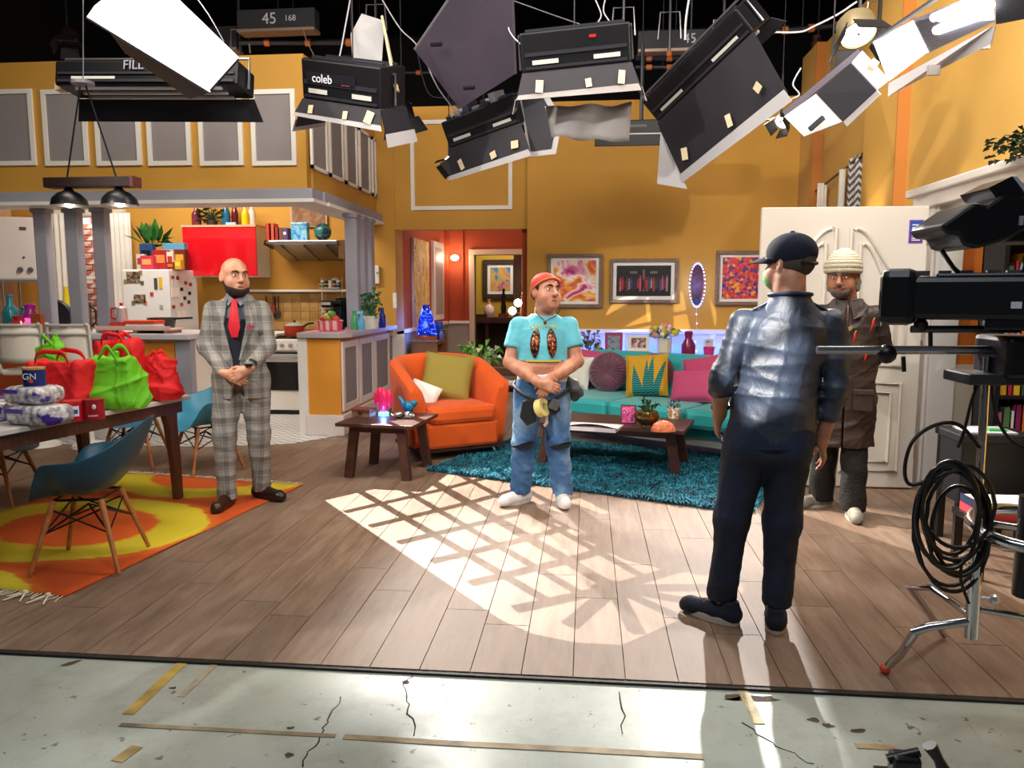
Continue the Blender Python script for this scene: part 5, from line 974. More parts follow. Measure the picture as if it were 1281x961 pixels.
# bar chairs (white)
def bar_chair(label, x, y, rz):
    t = thing('bar_chair', label, 'chair', (x, y, 0), rz, 'white bar chairs at the island'); ch = M('dcdad4', .215, .3)
    MB().b2((-.215, -.2, .72), (.215, .22, .78)).build('seat', M('e9e3d8', .6), t, bevel=.02); MB().grid(lambda u, v: (-.205+.41*u, -.2-.05*math.sin(PI*u), .84+.34*v), 8, 6).build('backrest', M('e8e0d2', .6), t, True, solid=.02)
    for s in (-1, 1): MB().tube([(s*.215, -.18, .74), (s*.225, -.21, .9), (s*.2155, -.22, 1.2), (s*.2, -.24, 1.22)], .018, 8).build('back_post', ch, t, True)
    for z in (1.2, 1.12): MB().tube([(-.215, -.22, z), (0, -.27, z), (.215, -.22, z)], .016, 8).build('back_rail', ch, t, True)
    MB().lathe([(.18, 0), (.17, .03), (.03, .06), (.025, .72)], 22).build('pedestal', WHITE, t, True)
bar_chair('white bar chair at the left end of the island', XI(42, 7.0), 7.0, R(4)); bar_chair('white bar chair behind the green shopping bag', XI(106, 7.0), 7.0, R(-4))
for px, lb in ((75, 'dark red cloth hanging on the left white bar chair'), (137, 'dark red cloth hanging on the right white bar chair')): tag(MB().grid(lambda u, v: (XI(px-6, 7.0)+.16*u*(1-.3*v), 6.98+.02*math.sin(u*9), .78+.36*v), 6, 6).build('cloth', M('a01c34', .7), None, True, solid=.02), lb, 'cloth')
# table items
def shopping_bag(label, px0, px1, py0, py1, D, c, seed, dy=.2, slump=.0, lean=0.):
    a, b, top = A(px0, py1, D), A(px1, py1, D), A((px0+px1)/2, py0, D); zb = TH+.013; w = (b.x-a.x)/2; h = max(.15, top.z-zb)
    t = thing('shopping_bag', label, 'bag', ((a.x+b.x)/2, D+dy*.3, zb), R(-8), 'fabric shopping bags on the dining table'); rs = random.Random(seed)
    S = SDF((-w-.12, -dy-.1, -.02), (w+.12, dy+.1, h+.16), .008); e = .035+.03*slump
    for sx in (-1, 1):
        for sy in (-1, 1): S.rc((sx*(w-e), sy*(dy*.7-e), e), (sx*(w-e)*(1-.25*slump)+lean, sy*(dy*.55-e)*(1-.5*slump), h*(.9-.25*slump*rs.random())), e, e*.75, .09)
    S.loft([(.0, 0, 0, w*.95, dy*.66), (h*.5, lean*.5, 0, w*(.98-.1*slump), dy*.62), (h*.86, lean, 0, w*(.93-.4*slump), dy*.45*(1-.5*slump)), (h*.95, lean, 0, w*(.85-.45*slump), dy*.35*(1-.6*slump))], .05)
    if slump: S.rc((w*.3, -dy*.45, h*.18), (-w*.2, -dy*.5, h*.25), .07, .06, .03); S.rc((lean-w*.2, 0, h*.85), (lean+.02, .01, h*1.06), .05, .03, .03)
    S.wrinkle(.012+.012*slump, (14, 30), seed); S.ridge(.016+.05*slump, 13, seed, None, .7); S.cut((0, 0, .003), (0, 0, 1), 1); S.mesh('bag_body', M(c, .7, bump=(60, .2)), t)
    for s in (-1, 1): MB().grid(lambda u, v: ((-w*.55+w*1.1*u)*(1-.4*slump)+lean, s*(dy*.42*(1-.5*slump)+.012*math.sin(u*5+seed)), h*(.88-.06*slump)+.085*math.sin(PI*u)**.6+.03*v+.012*math.sin(u*7+seed)), 14, 1).build('handle', M(c, .75), t, True, solid=.006)
    return t
REDB = 'd4141c'; GRB = '62b414'
shopping_bag('large red fabric bag standing behind the packs on the table', 33, 112, 450, 496, 4.55, REDB, 1, .18); shopping_bag('bright green crumpled fabric bag in the middle of the table', 104, 174, 446, 503, 4.62, GRB, 4, .17, .5); shopping_bag('tall red fabric bag behind the green bag', 118, 172, 424, 470, 4.95, REDB, 7, .15, .2); shopping_bag('slumped red fabric bag at the right end of the table', 176, 221, 452, 495, 5.02, REDB, 9, .13, .55, lean=-.03); shopping_bag('small green bag peeking out behind the large red bag', 46, 78, 430, 470, 4.98, GRB, 12, .12, .3)
def can(label, px, py1, D, r, h, c, cl, txt=None):
    p = A(px, py1, D); t = thing('food_can', label, 'can', (p.x, D, 0), group='round tins on the dining table'); MB().lathe([(r, 0), (r, h), (r*.96, h), (r*.96, h*.99), (0, h*.99)], 26).build('tin', M(c, .3), t, True); MB().lathe([(r*1.02, h*.93), (r*1.02, h+.004), (0, h+.006)], 26).build('lid', M(cl, .4), t, True); return t
TZ2 = TH+.013
def label_patch(t, r, z0, z1, a0, a1, c, name='paper_label'):
    MB().grid(lambda u, v: ((r+.0015)*math.cos(R(a0+(a1-a0)*u)), (r+.0015)*math.sin(R(a0+(a1-a0)*u)), z0+(z1-z0)*v), 10, 1).build(name, M(c, .5), t)
def can_text(t, txt, r, z, size, c):
    m_ = Matrix.Rotation(R(14), 4, 'Z') @ Matrix.Translation((0, -r-.003, z)) @ FRONT; text_mesh(txt, size, c, 'lettering', t, m_, .0008)
t = can('red tin with blue and white label in front of the large red bag', 91, 515, 4.15, .055, .115, 'b01420', 'c22830'); t.location.z = TZ2; label_patch(t, .055, .03, .09, -70, -20, 'd8dce4'); label_patch(t, .0555, .045, .07, -62, -28, '2a4aa0', 'emblem')
t = can('dark red tin with white emblem beside the green bag', 117, 512, 4.22, .06, .115, '9a1420', '8a1420'); t.location.z = TZ2; MB().sph((.036, -.049, .078), (.014, .006, .016), 10).build('emblem', WHITE, t); label_patch(t, .06, .022, .03, -85, -35, 'd8a8a0', 'print_band'); label_patch(t, .06, .04, .09, -165, -120, '14101a', 'side_print')
# paper packs
n = NT('pack', .25); PACK = n.done(n.mix(n.step(n.noise(9, 4), .6, .64), n.mix(n.step(n.noise(30, 3), .4, .62), '8e8890', 'dcd8d6'), '4a2a8a'))
def pack(label, px0, px1, py1, D, h, z, rz):
    a, b = A(px0, py1, D), A(px1, py1, D); t = thing('diaper_pack', label, 'package', ((a.x+b.x)/2, D+.1, z), rz, 'plastic wrapped packs on the dining table'); w = (b.x-a.x)/2; MB().b2((-w, -.1, 0), (w, .1, h)).build('wrapper', PACK, t, True, bevel=.035); MB().b2((-w*.9, -.104, h*.66), (-w*.1, -.098, h*.86)).build('print_panel', M('5a3aa0', .4), t); MB().grid(lambda u, v: (-w-.02-.03*v, -.08+.16*u, h*.3+.4*h*u*v), 4, 2).build('sealed_end', M('6a4ab0', .3), t, solid=.004); return t
PA = pack('upper white and purple plastic pack, under the blue tin', 0, 55, 500, 3.98, .10, TZ2+.112, R(-8)); pack('lower white and purple plastic pack on the table', 2, 68, 524, 3.93, .11, TZ2, R(-11)); pack('plastic pack at the left edge of the frame', -40, 1, 518, 4.05, .11, TZ2, R(-5))
t = can('dark blue tin with white lettering on top of the plastic packs', 40, 474, 4.05, .058, .10, '1c2a6a', 'b88a4a'); t.location = (A(40, 474, 4.06).x, 4.08, TZ2+.213); can_text(t, 'GN', .058, .055, .05, 'e8e4dc'); MB().sph((.02, -.058, .03), (.016, .004, .012), 8).build('emblem', M('d8503a'), t)
# pendant lamp
t = thing('pendant_lamp', 'dark wooden beam pendant with two black dome shades over the dining table', 'lamp', (0, 0, 0)); a, b = A(60, 230, 4.9), A(168, 230, 4.9); z0 = a.z
MB().b2((a.x, 4.85, z0-.03), (b.x, 4.95, z0+.035)).build('beam', M('33221c', .5, noise=(8, .3), stretch=(1, 8, 8)), t, bevel=.004); MB().b2((b.x, 4.848, z0-.032), (b.x+.02, 4.952, z0+.037)).build('end_block', M('6a342c', .5), t)
top = A(104, 108, 4.9); MB().lathe([(.01, .0), (.07, .01), (.07, .03), (.02, .045)], 18, c=tuple(top)).build('canopy', M('8d8690', .4), t, True)
for px in (84, 146): p = A(px, 223, 4.9); MB().tube([p, (top.x+(.02 if px > 100 else -.02), 4.9, top.z)], .006, 5).build('cable', BLK, t)
MB().tube([top, A(104, -60, 4.9)], .004, 5).build('suspension_wire', M('b0b0b4', .3, .8), t)
for px in (86, 149):
    p = A(px, 240, 4.9); c = (p.x, 4.9, z0-.03); s = MB().lathe([(.02, 0), (.035, -.02), (.07, -.035), (.105, -.07), (.117, -.115), (.113, -.115), (.1, -.07), (.06, -.04), (0, -.035)], 24, c=c).build('shade', M('121215', .35), t, True); MB().sph((c[0], c[1], c[2]-.095), .033, 12).build('bulb', M('fff0d0', .3, emit=9), s, True); point('pendant_bulb', (c[0], c[1], c[2]-.145), 6, (1, .85, .62), .03)

# ================================================================== STUDIO RIG OVERHEAD
wall('ceiling', (-9, -4, 7.0), (6.5, 18, 7.1), BLK, 'black studio ceiling'); 
wall('wall_studio_back', (-9, 17.0, 0), (6.5, 17.1, 7.1), M('0d0d12', .8), 'dark studio wall far behind the set'); wall('wall_studio_left', (-9.1, -4, 0), (-9, 17, 7.1), M('0d0d12', .8)); wall('wall_studio_right', (6.5, -4, 0), (6.6, 17, 7.1), M('0d0d12', .8))
PIPE = M('3a3a42', .4, .6)
def hang(t, p=(0, 0, 0), r=.006):
    bpy.context.view_layer.update(); w = t.matrix_world @ Vector(p); i = t.matrix_world.inverted(); MB().tube([i @ w, i @ Vector((w.x, w.y, 7.0))], r, 5).build('suspension_rod', M('2c2c34', .5, .5), t)
g = 'grid pipes above the set'
def pipe(label, p0, D0, p1, D1, r=.025, c=None):
    t = thing('grid_pipe', label, 'pipe', group=g); a, b = A(*p0, D0), A(*p1, D1); t.location = (a+b)/2; a -= t.location; b -= t.location; MB().tube([a, b], r, 8).build('tube', c or PIPE, t, True)
    for k in (.2, .5, .8): p = a+(b-a)*k; MB().tube([p-(b-a).normalized()*.03, p+(b-a).normalized()*.03], r*1.5, 8).build('clamp', M('b4642c', .5) if c is None else c, t, True)
    hang(t, a*.6+b*.4); return t
pipe('grid pipe with orange clamps left of the logo light', (300, 53), 9.0, (470, 53), 9.2, .03); pipe('short pipe between the diffusion light and tilted light', (795, 72), 9.0, (880, 72), 9.0, .03); pipe('second short pipe just under the numbered batten', (795, 84), 9.05, (880, 84), 9.05, .02)
pipe('far grid pipe behind the grey flag', (380, 91), 10.5, (560, 91), 10.5, .02); pipe('horizontal pipe at top right corner near the fresnel', (960, 40), 9.2, (1070, 30), 9.2, .03); pipe('vertical brown pipe by the grey open box light', (1022, 95), 9.6, (1022, 45), 9.6, .045, M('5a3220', .6))
def batten(label, p0, p1, D, txts=()):
    a, b = A(*p0, D), A(*p1, D); t = thing('numbered_batten', label, 'batten', (a+b)/2); w, h = (b.x-a.x)/2, abs(a.z-b.z)/2
    MB().b2((-w, -.08, -h), (w, .08, h)).build('body', M('23242c', .6), t); MB().b2((-w, -.1, -h-.03), (w, .1, -h)).build('lower_rail', M('8c7a6e', .4, .3), t)
    hang(t, (0, 0, h))
    for tx, px, sz in txts: text_mesh(tx, sz, M('b8bac6', .6), 'number', t, Matrix.Translation((A(px, p0[1], D).x-t.location.x, -.083, 0)) @ FRONT)
batten('dark batten with white numbers forty five above the kitchen', (300, 16), (397, 37), 8.8, (('45', 340, .17), ('168', 366, .09))); batten('grey batten with number behind the tilted light', (798, 42), (893, 62), 8.9, (('45', 862, .14),)); batten('dark batten at the upper left behind the white softbox', (160, 40), (300, 62), 9.4)
# cables
def spl(P):
    Q = []
    for i in range(len(P)-1):
        p0, p1, p2, p3 = P[max(0, i-1)], P[i], P[i+1], P[min(len(P)-1, i+2)]
        for k in range(6):
            u = k/6; Q.append(.5*((2*p1)+(p2-p0)*u+(2*p0-5*p1+4*p2-p3)*u*u+(3*p1-p0-3*p2+p3)*u**3))
    Q.append(P[-1]); return Q
def cable(label, pts, r=.006, c='c8c8d0', kind='cable'):
    Q = spl([A(x, y, D) for x, y, D in pts]); return tag(MB().tube(Q, r, 5).build('cable', M(c, .5), None, True), label, kind, 'hanging lighting cables')
cable('white cable dropping to the logo light', ((438, 0, 6.9), (428, 55, 6.9), (423, 85, 6.9), (432, 100, 6.9))); cable('pale cable running from the grid to the dark flag', ((476, -4, 7.5), (500, 35, 7.5), (524, 60, 7.4), (548, 110, 7.4), (575, 145, 7.6))); cable('thin black cable looping beneath the dark flag', ((520, 55, 7.8), (535, 115, 7.8), (560, 124, 7.8), (580, 143, 7.9)), .005, '2a2a30')
cable('white cable sweeping across the grid toward the upper right', ((960, 40, 7.5), (1000, 40, 7.4), (1020, 32, 7.3), (1048, 18, 7.2), (1072, 2, 7.1)), .009, 'dcdce4'); cable('slanted wire left of the diffusion light', ((640, 0, 7.2), (690, 18, 7.2), (725, 30, 7.2)), .005, '77778a'); cable('white looped cable at the right edge of the dark flag', ((632, 2, 6.8), (640, 18, 6.8), (636, 34, 6.8), (642, 46, 6.8), (652, 56, 6.8)), .006)
cable('vertical white cable above the tilted light', ((862, -2, 7.4), (858, 25, 7.4), (857, 50, 7.4)), .010, 'dcdce4'); cable('dangling cable bundle left of the grey open box', ((1002, 85, 6.4), (992, 105, 6.4), (1000, 118, 6.4), (990, 124, 6.4)), .006); cable('thin suspension wire above the white softbox left', ((245, -4, 5.2), (262, 20, 5.2), (280, 52, 5.3)), .003)
cable('drop cable between the black lamps and the orange clamp', ((378, 30, 8.8), (384, 52, 8.5), (398, 78, 8.2)), .005, '9a8f88'); cable('wire pair above the diffusion light', ((745, 0, 7.2), (752, 18, 7.2), (748, 28, 7.2)), .006); cable('second wire above the diffusion light', ((757, 0, 7.2), (755, 14, 7.2), (762, 26, 7.2)), .006)
TAPE = M('d8c8a4', .7, noise=(40, .1)); PAPER = M('b4b2b6', .7); HOUS = M('141419', .4, .2, bump=(60, .05)); FLAPM = M('221f28', .6, noise=(6, .15)); GEL = M('a09a98', .45, noise=(5, .12))
def basis(p0, D0, p1, D1, down):
    """matrix with origin at the middle of p0-p1, x along it, -z toward `down`"""
    a, b = A(*p0, D0), A(*p1, D1); x = (b-a).normalized(); z = -Vector(down); z = (z-x*z.dot(x)).normalized(); y = z.cross(x)
    m = Matrix.Identity(4)
    for i, v in enumerate((x, y, z)): m.col[i][:3] = v
    m.translation = (a+b)/2; return m, (b-a).length
def yoke(t, L, w=.04, up=.45):
    q = MB(); q.tube([(-L/2-.02, 0, 0), (-L/2-.02, 0, .24), (L/2+.02, 0, .24), (L/2+.02, 0, 0)], .012, 6); q.build('yoke', M('8a8a92', .3, .8), t)
def tapes(t, spots, w=.05, h=.09):
    for x, y, z, rx, rz in spots: MB().box((x, y, z), (w*rng(.8, 1.5), .004, h*rng(.7, 1.2)), (rx, rng(-.4, .4), rz)).build('gaffer_tape', TAPE, t)
def banklight(label, p0, D0, p1, D1, down, H=.2, Wd=.34, front=.3, back=.3, side=True, tubes=False, lit=0, gel=False, seed=0):
    m, L = basis(p0, D0, p1, D1, down); t = thing('studio_light', label, 'studio light', mw=m, group='fluorescent bank lights over the set')
    MB().b2((-L/2, -Wd/2, -.02), (L/2, Wd/2, H)).build('housing', HOUS, t, bevel=.015)
    q = MB(); q.b2((-L/2+.03, -Wd/2-.012, H*.35), (L/2-.03, -Wd/2, H*.45)); q.b2((-L/2+.03, -Wd/2-.012, 0), (L/2-.03, -Wd/2, .02)); q.b2((-L/2+.04, -Wd/4, H), (L/2-.04, -Wd/4+.03, H+.02)); q.b2((-L/2+.04, Wd/4, H), (L/2-.04, Wd/4+.03, H+.02)); q.build('rib', M('34343c', .4, .3), t)
    for s in (-1, 1): MB().b2((s*L*.28-L*.12, -Wd/2-.016, H*.12), (s*L*.28+L*.12, -Wd/2-.01, H*.24)).build('label_strip', M('c9c7c2', .5), t)
    if front:
        q = MB(); q.add([(-L/2, -Wd/2, -.02), (L/2, -Wd/2, -.02), (L/2+.05, -Wd/2-front*.45, -.02-front), (-L/2-.05, -Wd/2-front*.45, -.02-front)], [(0, 1, 2, 3)]); f = q.build('barn_door', FLAPM, t, solid=.008)
        q = MB(); q.add([(-L/2-.04, -Wd/2-front*.43-.006, -.02-front*.93), (L/2+.04, -Wd/2-front*.43-.006, -.02-front*.93), (L/2+.06, -Wd/2-front*.5-.01, -.045-front*1.08), (-L/2-.06, -Wd/2-front*.48-.01, -.035-front*1.03)], [(0, 1, 2, 3)]); q.build('paper_edge', PAPER if not gel else GEL, t, solid=.004)
    if back: q = MB(); q.add([(-L/2, Wd/2, -.02), (L/2, Wd/2, -.02), (L/2+.05, Wd/2+back*.45, -.02-back), (-L/2-.05, Wd/2+back*.45, -.02-back)], [(0, 1, 2, 3)]); q.build('barn_door', FLAPM, t, solid=.008)
    if side:
        for s in (-1, 1): q = MB(); q.add([(s*L/2, -Wd/2, -.02), (s*L/2, Wd/2, -.02), (s*(L/2+.08), Wd/2+.02, -.26), (s*(L/2+.08), -Wd/2-.02, -.26)], [(0, 1, 2, 3)]); q.build('side_flap', FLAPM, t, solid=.008); q = MB(); q.add([(s*(L/2+.07), -Wd/2-.03, -.2), (s*(L/2+.07), Wd/2+.03, -.2), (s*(L/2+.1), Wd/2+.04, -.3), (s*(L/2+.1), -Wd/2-.04, -.3)], [(0, 1, 2, 3)]); q.build('paper_edge', PAPER, t, solid=.004)
    for k in range(3): MB().tube([(-L*.4, -Wd/3+k*Wd/3, -.025), (L*.4, -Wd/3+k*Wd/3, -.025)], .018, 8).build('tube_lamp', M('f4f6ff', .3, emit=lit) if lit else M('d6d8dc', .3), t, True)
    random.seed(seed+3); tapes(t, [(-L*.35, -Wd/2-front*.42, -front*.75, -.4, 0), (L*.1, -Wd/2-front*.44, -front*.8, -.4, 0), (L*.4, -Wd/2-front*.42, -front*.7, -.4, 0)]) if front else None
    yoke(t, L); hang(t, (0, 0, .24)); return t, L
# logo light
t, L = banklight('black bank light with white logo lettering above the kitchen corner', (396, 118), 6.7, (492, 132), 6.45, (.15, .25, -1), H=.30, Wd=.36, front=.12, back=0, seed=1)
MB().b2((-L*.42, -.192, .11), (L*.2, -.181, .2)).build('nameplate', M('1e1e26', .3), t); text_mesh('coleb', .095, M('e8e8ec', .5), 'lettering', t, Matrix.Translation((-L*.22, -.194, .155)) @ FRONT); text_mesh('........', .05, M('b8504a', .5), 'lettering', t, Matrix.Translation((L*.08, -.194, .14)) @ FRONT)
q = MB(); q.add([(-L*.1, .1, .3), (L*.2, .18, .3), (L*.22, .2, .62), (-L*.02, .15, .66), (-L*.12, .1, .5)], [(0, 1, 2, 3, 4)]); q.build('white_paper', PAPER, t, solid=.006); q = MB(); q.add([(L*.2, .2, .62), (L*.52, .05, .1), (L*.53, .0, .12), (L*.23, .15, .66)], [(0, 1, 2, 3)]); q.build('flag_edge', M('b8a888', .6), t, solid=.02)
# dark grey flag board
a = [A(519, 62, 7.0), A(588, -40, 6.6), A(640, -30, 6.6), A(645, 92, 7.0), A(575, 136, 7.2)]; c = sum(a, Vector())/5
t = thing('black_flag', 'large dark purple grey flag board hanging in the middle of the rig', 'flag', c); MB().add([p-c for p in a], [(0, 1, 2, 3, 4)]).build('board', M('3b3341', .6, noise=(3, .15)), t, solid=.02); MB().tube([a[0]-c, a[1]-c], .014, 6).build('edge_tube', M('8a8a92', .4, .6), t); MB().tube([a[2]-c, a[3]-c], .014, 6).build('edge_tube', M('55505c', .4, .3), t)
for x, y in ((546, 56), (587, 110)): p = A(x, y, 6.85)-c; MB().tube([p-Vector((.05, 0, 0)), p+Vector((.05, -.01, 0))], .018, 8).build('bracket', BLKM, t)
# exposed ballast light with hexagon flap
t, L = banklight('open backed bank light with exposed ballast and tape in the center of the rig', (572, 180), 7.9, (660, 148), 7.6, (.3, .25, -1), H=.24, Wd=.38, front=.26, back=.1, side=False, seed=5)
for k in range(7): MB().b2((-L*.44+k*L*.125, -.15, .24), (-L*.36+k*L*.125, .1, .24+.03+.03*(k % 3))).build('ballast', M('b0b0b8' if k % 2 else '4a4a58', .35, .6), t, bevel=.006)
q = MB(); q.prism([(0, -.25), (.2, -.28), (.3, -.05), (.22, .2), (.02, .25)], 0, .01, Matrix.Translation((L*.5, -.1, -.05)) @ Matrix.Rotation(R(75), 4, 'X') @ Matrix.Rotation(R(10), 4, 'Y')); q.build('hexagon_flap', FLAPM, t); q = MB(); q.prism([(-.03, -.3), (.23, -.34), (.36, -.05), (.26, .24), (0, .29)], -.012, -.002, Matrix.Translation((L*.5, -.1, -.05)) @ Matrix.Rotation(R(75), 4, 'X') @ Matrix.Rotation(R(10), 4, 'Y')); q.build('paper_edge', PAPER, t)
# diffusion light
t, L = banklight('wide black bank light with a hanging sheet of white diffusion', (655, 88), 6.2, (788, 74), 6.2, (.1, .3, -1), H=.26, Wd=.36, front=.16, back=0, gel=True, seed=9); MB().b2((L*.13, -.186, .18), (L*.19, -.18, .2)).build('red_label', M('c02024', .4), t)
D = 6.35; a = [A(682, 133, D), A(790, 130, D), A(787, 178, D+.05), A(745, 171, D), A(690, 172, D)]; c = a[0].copy(); MB().grid(lambda u, v: (a[0]+(a[1]-a[0])*u+((a[4]+(a[2]-a[4])*u)-(a[0]+(a[1]-a[0])*u))*v+Vector((0, .03*math.sin(u*11+v*3), .01*math.sin(u*14))) ), 18, 6).build('diffusion', GEL, None, True, solid=.004); o = bpy.data.objects['diffusion']; tag(o, 'crumpled sheet of grey white diffusion hanging under the wide bank light', 'diffusion')
# tilted light right of center
t, L = banklight('long tilted bank light with a wide taped barn door right of center', (832, 142), 7.1, (952, 28), 6.2, (.75, .1, -.9), H=.2, Wd=.3, front=.5, back=.1, side=False, seed=14)
q = MB(); q.add([(-L/2, -.2, -.1), (-L/2-.2, -.42, -.42), (-L/2+.02, -.42, -.62), (-L/2+.02, -.3, -.3)], [(0, 1, 2, 3)]); q.build('paper_edge', PAPER, t, solid=.005)
# grey box light upper left with words
t, L = banklight('dark hanging bank light with chalk lettering left of the kitchen lamp cables', (84, 112), 6.0, (308, 112), 6.0, (0, -.12, -1), H=.17, Wd=.3, front=0, back=.16, side=False, seed=20); text_mesh('FILL', .10, M('9a98a8', .7), 'lettering', t, Matrix.Translation((-L*.06, -.166, .125)) @ FRONT); MB().b2((-L*.5-.07, -.05, -.02), (-L*.5, .02, .05)).build('connector', M('e0c8a0', .5), t)
# bright softbox upper left
WHITEP = M('f0f0f2', .7)
p = [A(118, 8, 4.7), A(262, 112, 4.9), A(298, 72, 5.3), A(180, -42, 5.0)]; c = sum(p, Vector())/4; nrm = (p[1]-p[0]).cross(p[3]-p[0]).normalized()
if nrm.dot(Vector(CC)-c) < 0: nrm = -nrm
t = thing('softbox', 'glowing white softbox at the top left of the rig', 'studio light', c); MB().add([q-c for q in p], [(0, 1, 2, 3)]).build('diffuser', M('fbfaff', .5, emit=2.2), t, solid=.01)
bk = [q-nrm*.3-c for q in p]; inn = [(q-c)*.6-nrm*.34 for q in p]; ff = [q-c for q in p]; q = MB(); q.add([f*1.02-nrm*.015 for f in ff]+inn, [(0, 1, 5, 4), (1, 2, 6, 5), (2, 3, 7, 6), (3, 0, 4, 7), (4, 5, 6, 7)]); q.build('shell', HOUS, t, solid=.01)
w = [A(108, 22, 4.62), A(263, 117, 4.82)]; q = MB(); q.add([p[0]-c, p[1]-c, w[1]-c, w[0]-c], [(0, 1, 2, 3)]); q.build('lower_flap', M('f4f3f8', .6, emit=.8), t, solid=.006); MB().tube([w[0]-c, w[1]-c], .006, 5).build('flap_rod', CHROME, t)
# bright tube light upper right
t = thing('softbox', 'bright open fluorescent light with white panel at the top right', 'studio light', A(1170, 62, 4.6)); c = t.location.copy()
p = [A(1093, 52, 4.9), A(1142, 26, 4.6), A(1158, 66, 4.5), A(1112, 101, 4.8)]; MB().add([q-c for q in p], [(0, 1, 2, 3)]).build('white_panel', M('ffffff', .5, emit=1.3), t, solid=.01)
f = [A(1140, 25, 4.62), A(1240, -14, 4.1), A(1246, 26, 4.05), A(1158, 68, 4.52)]; MB().add([q-c for q in f], [(0, 1, 2, 3)]).build('reflector', M('b8b8c4', .25, .9), t, solid=.01)
for (x0, y0, x1, y1) in ((1168, 22, 1236, -6), (1171, 38, 1240, 6)): a, b = A(x0, y0, 4.42), A(x1, y1, 4.0); MB().tube([a-c, b-c], .022, 8).build('tube_lamp', M('f2f4ff', .3, emit=8), t, True)
f = [A(1112, 104, 4.75), A(1246, 30, 4.0), A(1240, 55, 4.02), A(1165, 92, 4.5), A(1111, 121, 4.72)]; MB().add([q-c for q in f], [(0, 1, 2, 3, 4)]).build('paper_skirt', M('e2dfe2', .6), t, solid=.005); MB().tube([A(1092, 52, 4.92)-c, A(1180, -8, 4.3)-c], .015, 6).build('frame_rod', M('c8c8d0', .3, .8), t)
for x, y in ((1168, 88), (1230, 55)): MB().box(tuple(A(x, y, 4.35)-c), (.06, .02, .05)).build('gaffer_tape', M('d8ccc0', .7), t)
b = [A(1248, -20, 4.0), A(1300, -30, 3.8), A(1300, 20, 3.8), A(1248, 30, 4.0)]; MB().add([q-c for q in b], [(0, 1, 2, 3)]).build('end_cap', M('1c1a24', .5), t, solid=.02)
area('tube_glow', (2.25, 4.25, 3.35), (1.2, 6.2, .6), .8, .3, 26, (.97, .98, 1))
# grey open box light
t = thing('studio_light', 'tilted open white box light with dark square opening above the door', 'studio light', A(1045, 118, 5.6), group='fluorescent bank lights over the set'); c = t.location.copy()
f = [A(1022, 117, 5.5), A(1065, 79, 5.3), A(1097, 113, 5.2), A(1055, 152, 5.4)]; MB().add([q-c for q in f], [(0, 1, 2, 3)]).build('opening', M('2e2c34', .7), t, solid=.02)
s = [A(981, 146, 5.6), A(1022, 117, 5.5), A(1055, 152, 5.4), A(1006, 171, 5.5)]; MB().add([q-c for q in s], [(0, 1, 2, 3)]).build('lower_flap', M('c8c4c2', .6), t, solid=.012); u = [A(1065, 79, 5.3), A(1078, 64, 5.4), A(1112, 101, 5.3), A(1097, 113, 5.2)]; MB().add([q-c for q in u], [(0, 1, 2, 3)]).build('upper_flap', M('d0ccc8', .6), t, solid=.012); e = [A(1055, 152, 5.4), A(1097, 113, 5.2), A(1102, 118, 5.2), A(1060, 158, 5.4)]; MB().add([q-c for q in e], [(0, 1, 2, 3)]).build('edge_flap', M('d8d4d2', .6), t, solid=.012)
hang(t, A(1040, 100, 5.75)-c); bkp = [A(981, 143, 5.75), A(1076, 64, 5.5), A(1066, 78, 5.8), A(1000, 128, 5.9)]; MB().add([q-c for q in bkp], [(0, 1, 2, 3)]).build('housing', M('6a6470', .6), t, solid=.04); a, b = A(1013, 162, 5.42)-c, A(1030, 147, 5.42)-c; MB().tube([a, b], .018, 6).build('slot_handle', BLK, t); MB().box(tuple(A(1093, 80, 5.28)-c), (.05, .02, .05), (0, .6, 0)).build('gaffer_tape', TAPE, t)
# fresnel and small lamps
def fresnel(label, px, py, D, d, r, L, lit=0, c='6a6660'):
    t = thing('fresnel_lamp', label, 'studio light', A(px, py, D), group='small fresnel lamps'); d = Vector(d).normalized(); q = d.to_track_quat('-Z', 'Y').to_matrix().to_4x4(); MB().lathe([(r*.6, L*.6), (r, L*.4), (r, 0), (r*.92, 0), (r*.9, .02), (0, .02)], 20, m=q).build('housing', M(c, .4, .4), t, True)
    MB().lathe([(r*.88, .012), (0, .004)], 18, m=q).build('lens', M('fff6e4', .3, emit=lit) if lit else M('1a1a20', .15), t)
    for k in range(4): MB(q @ Matrix.Rotation(k*PI/2, 4, 'Z')).add([(-r*.8, r, 0), (r*.8, r, 0), (r*.95, r*1.45, -r*1.1), (-r*.95, r*1.45, -r*1.1)], [(0, 1, 2, 3)]).build('barn_door', M('1d1c20', .6), t, solid=.006)
    MB().tube([(0, 0, .0), (0, 0, .5)], .012, 6).build('hanger', PIPE, t); hang(t)
fresnel('lit fresnel lamp beside the bright tube light at upper right', 1074, 44, 5.9, (.1, -.6, -1), .13, .3, 6, '8a7c60'); fresnel('small lit lamp at the corner under the tilted light', 977, 154, 8.6, (-.7, -.5, -.8), .08, .2, 8, '3a3a40'); fresnel('black lamp hanging right of the logo light', 503, 150, 7.6, (.2, .3, -1), .13, .3, 0, '15151a'); fresnel('small black lamp below the open backed light', 562, 208, 7.8, (-.8, -.3, -.7), .08, .22, 0, '1a181c'); fresnel('black lamp with orange clamp above the kitchen bulkhead', 85, 52, 9.5, (.2, -.4, -1), .12, .3, 0, '3a2620')
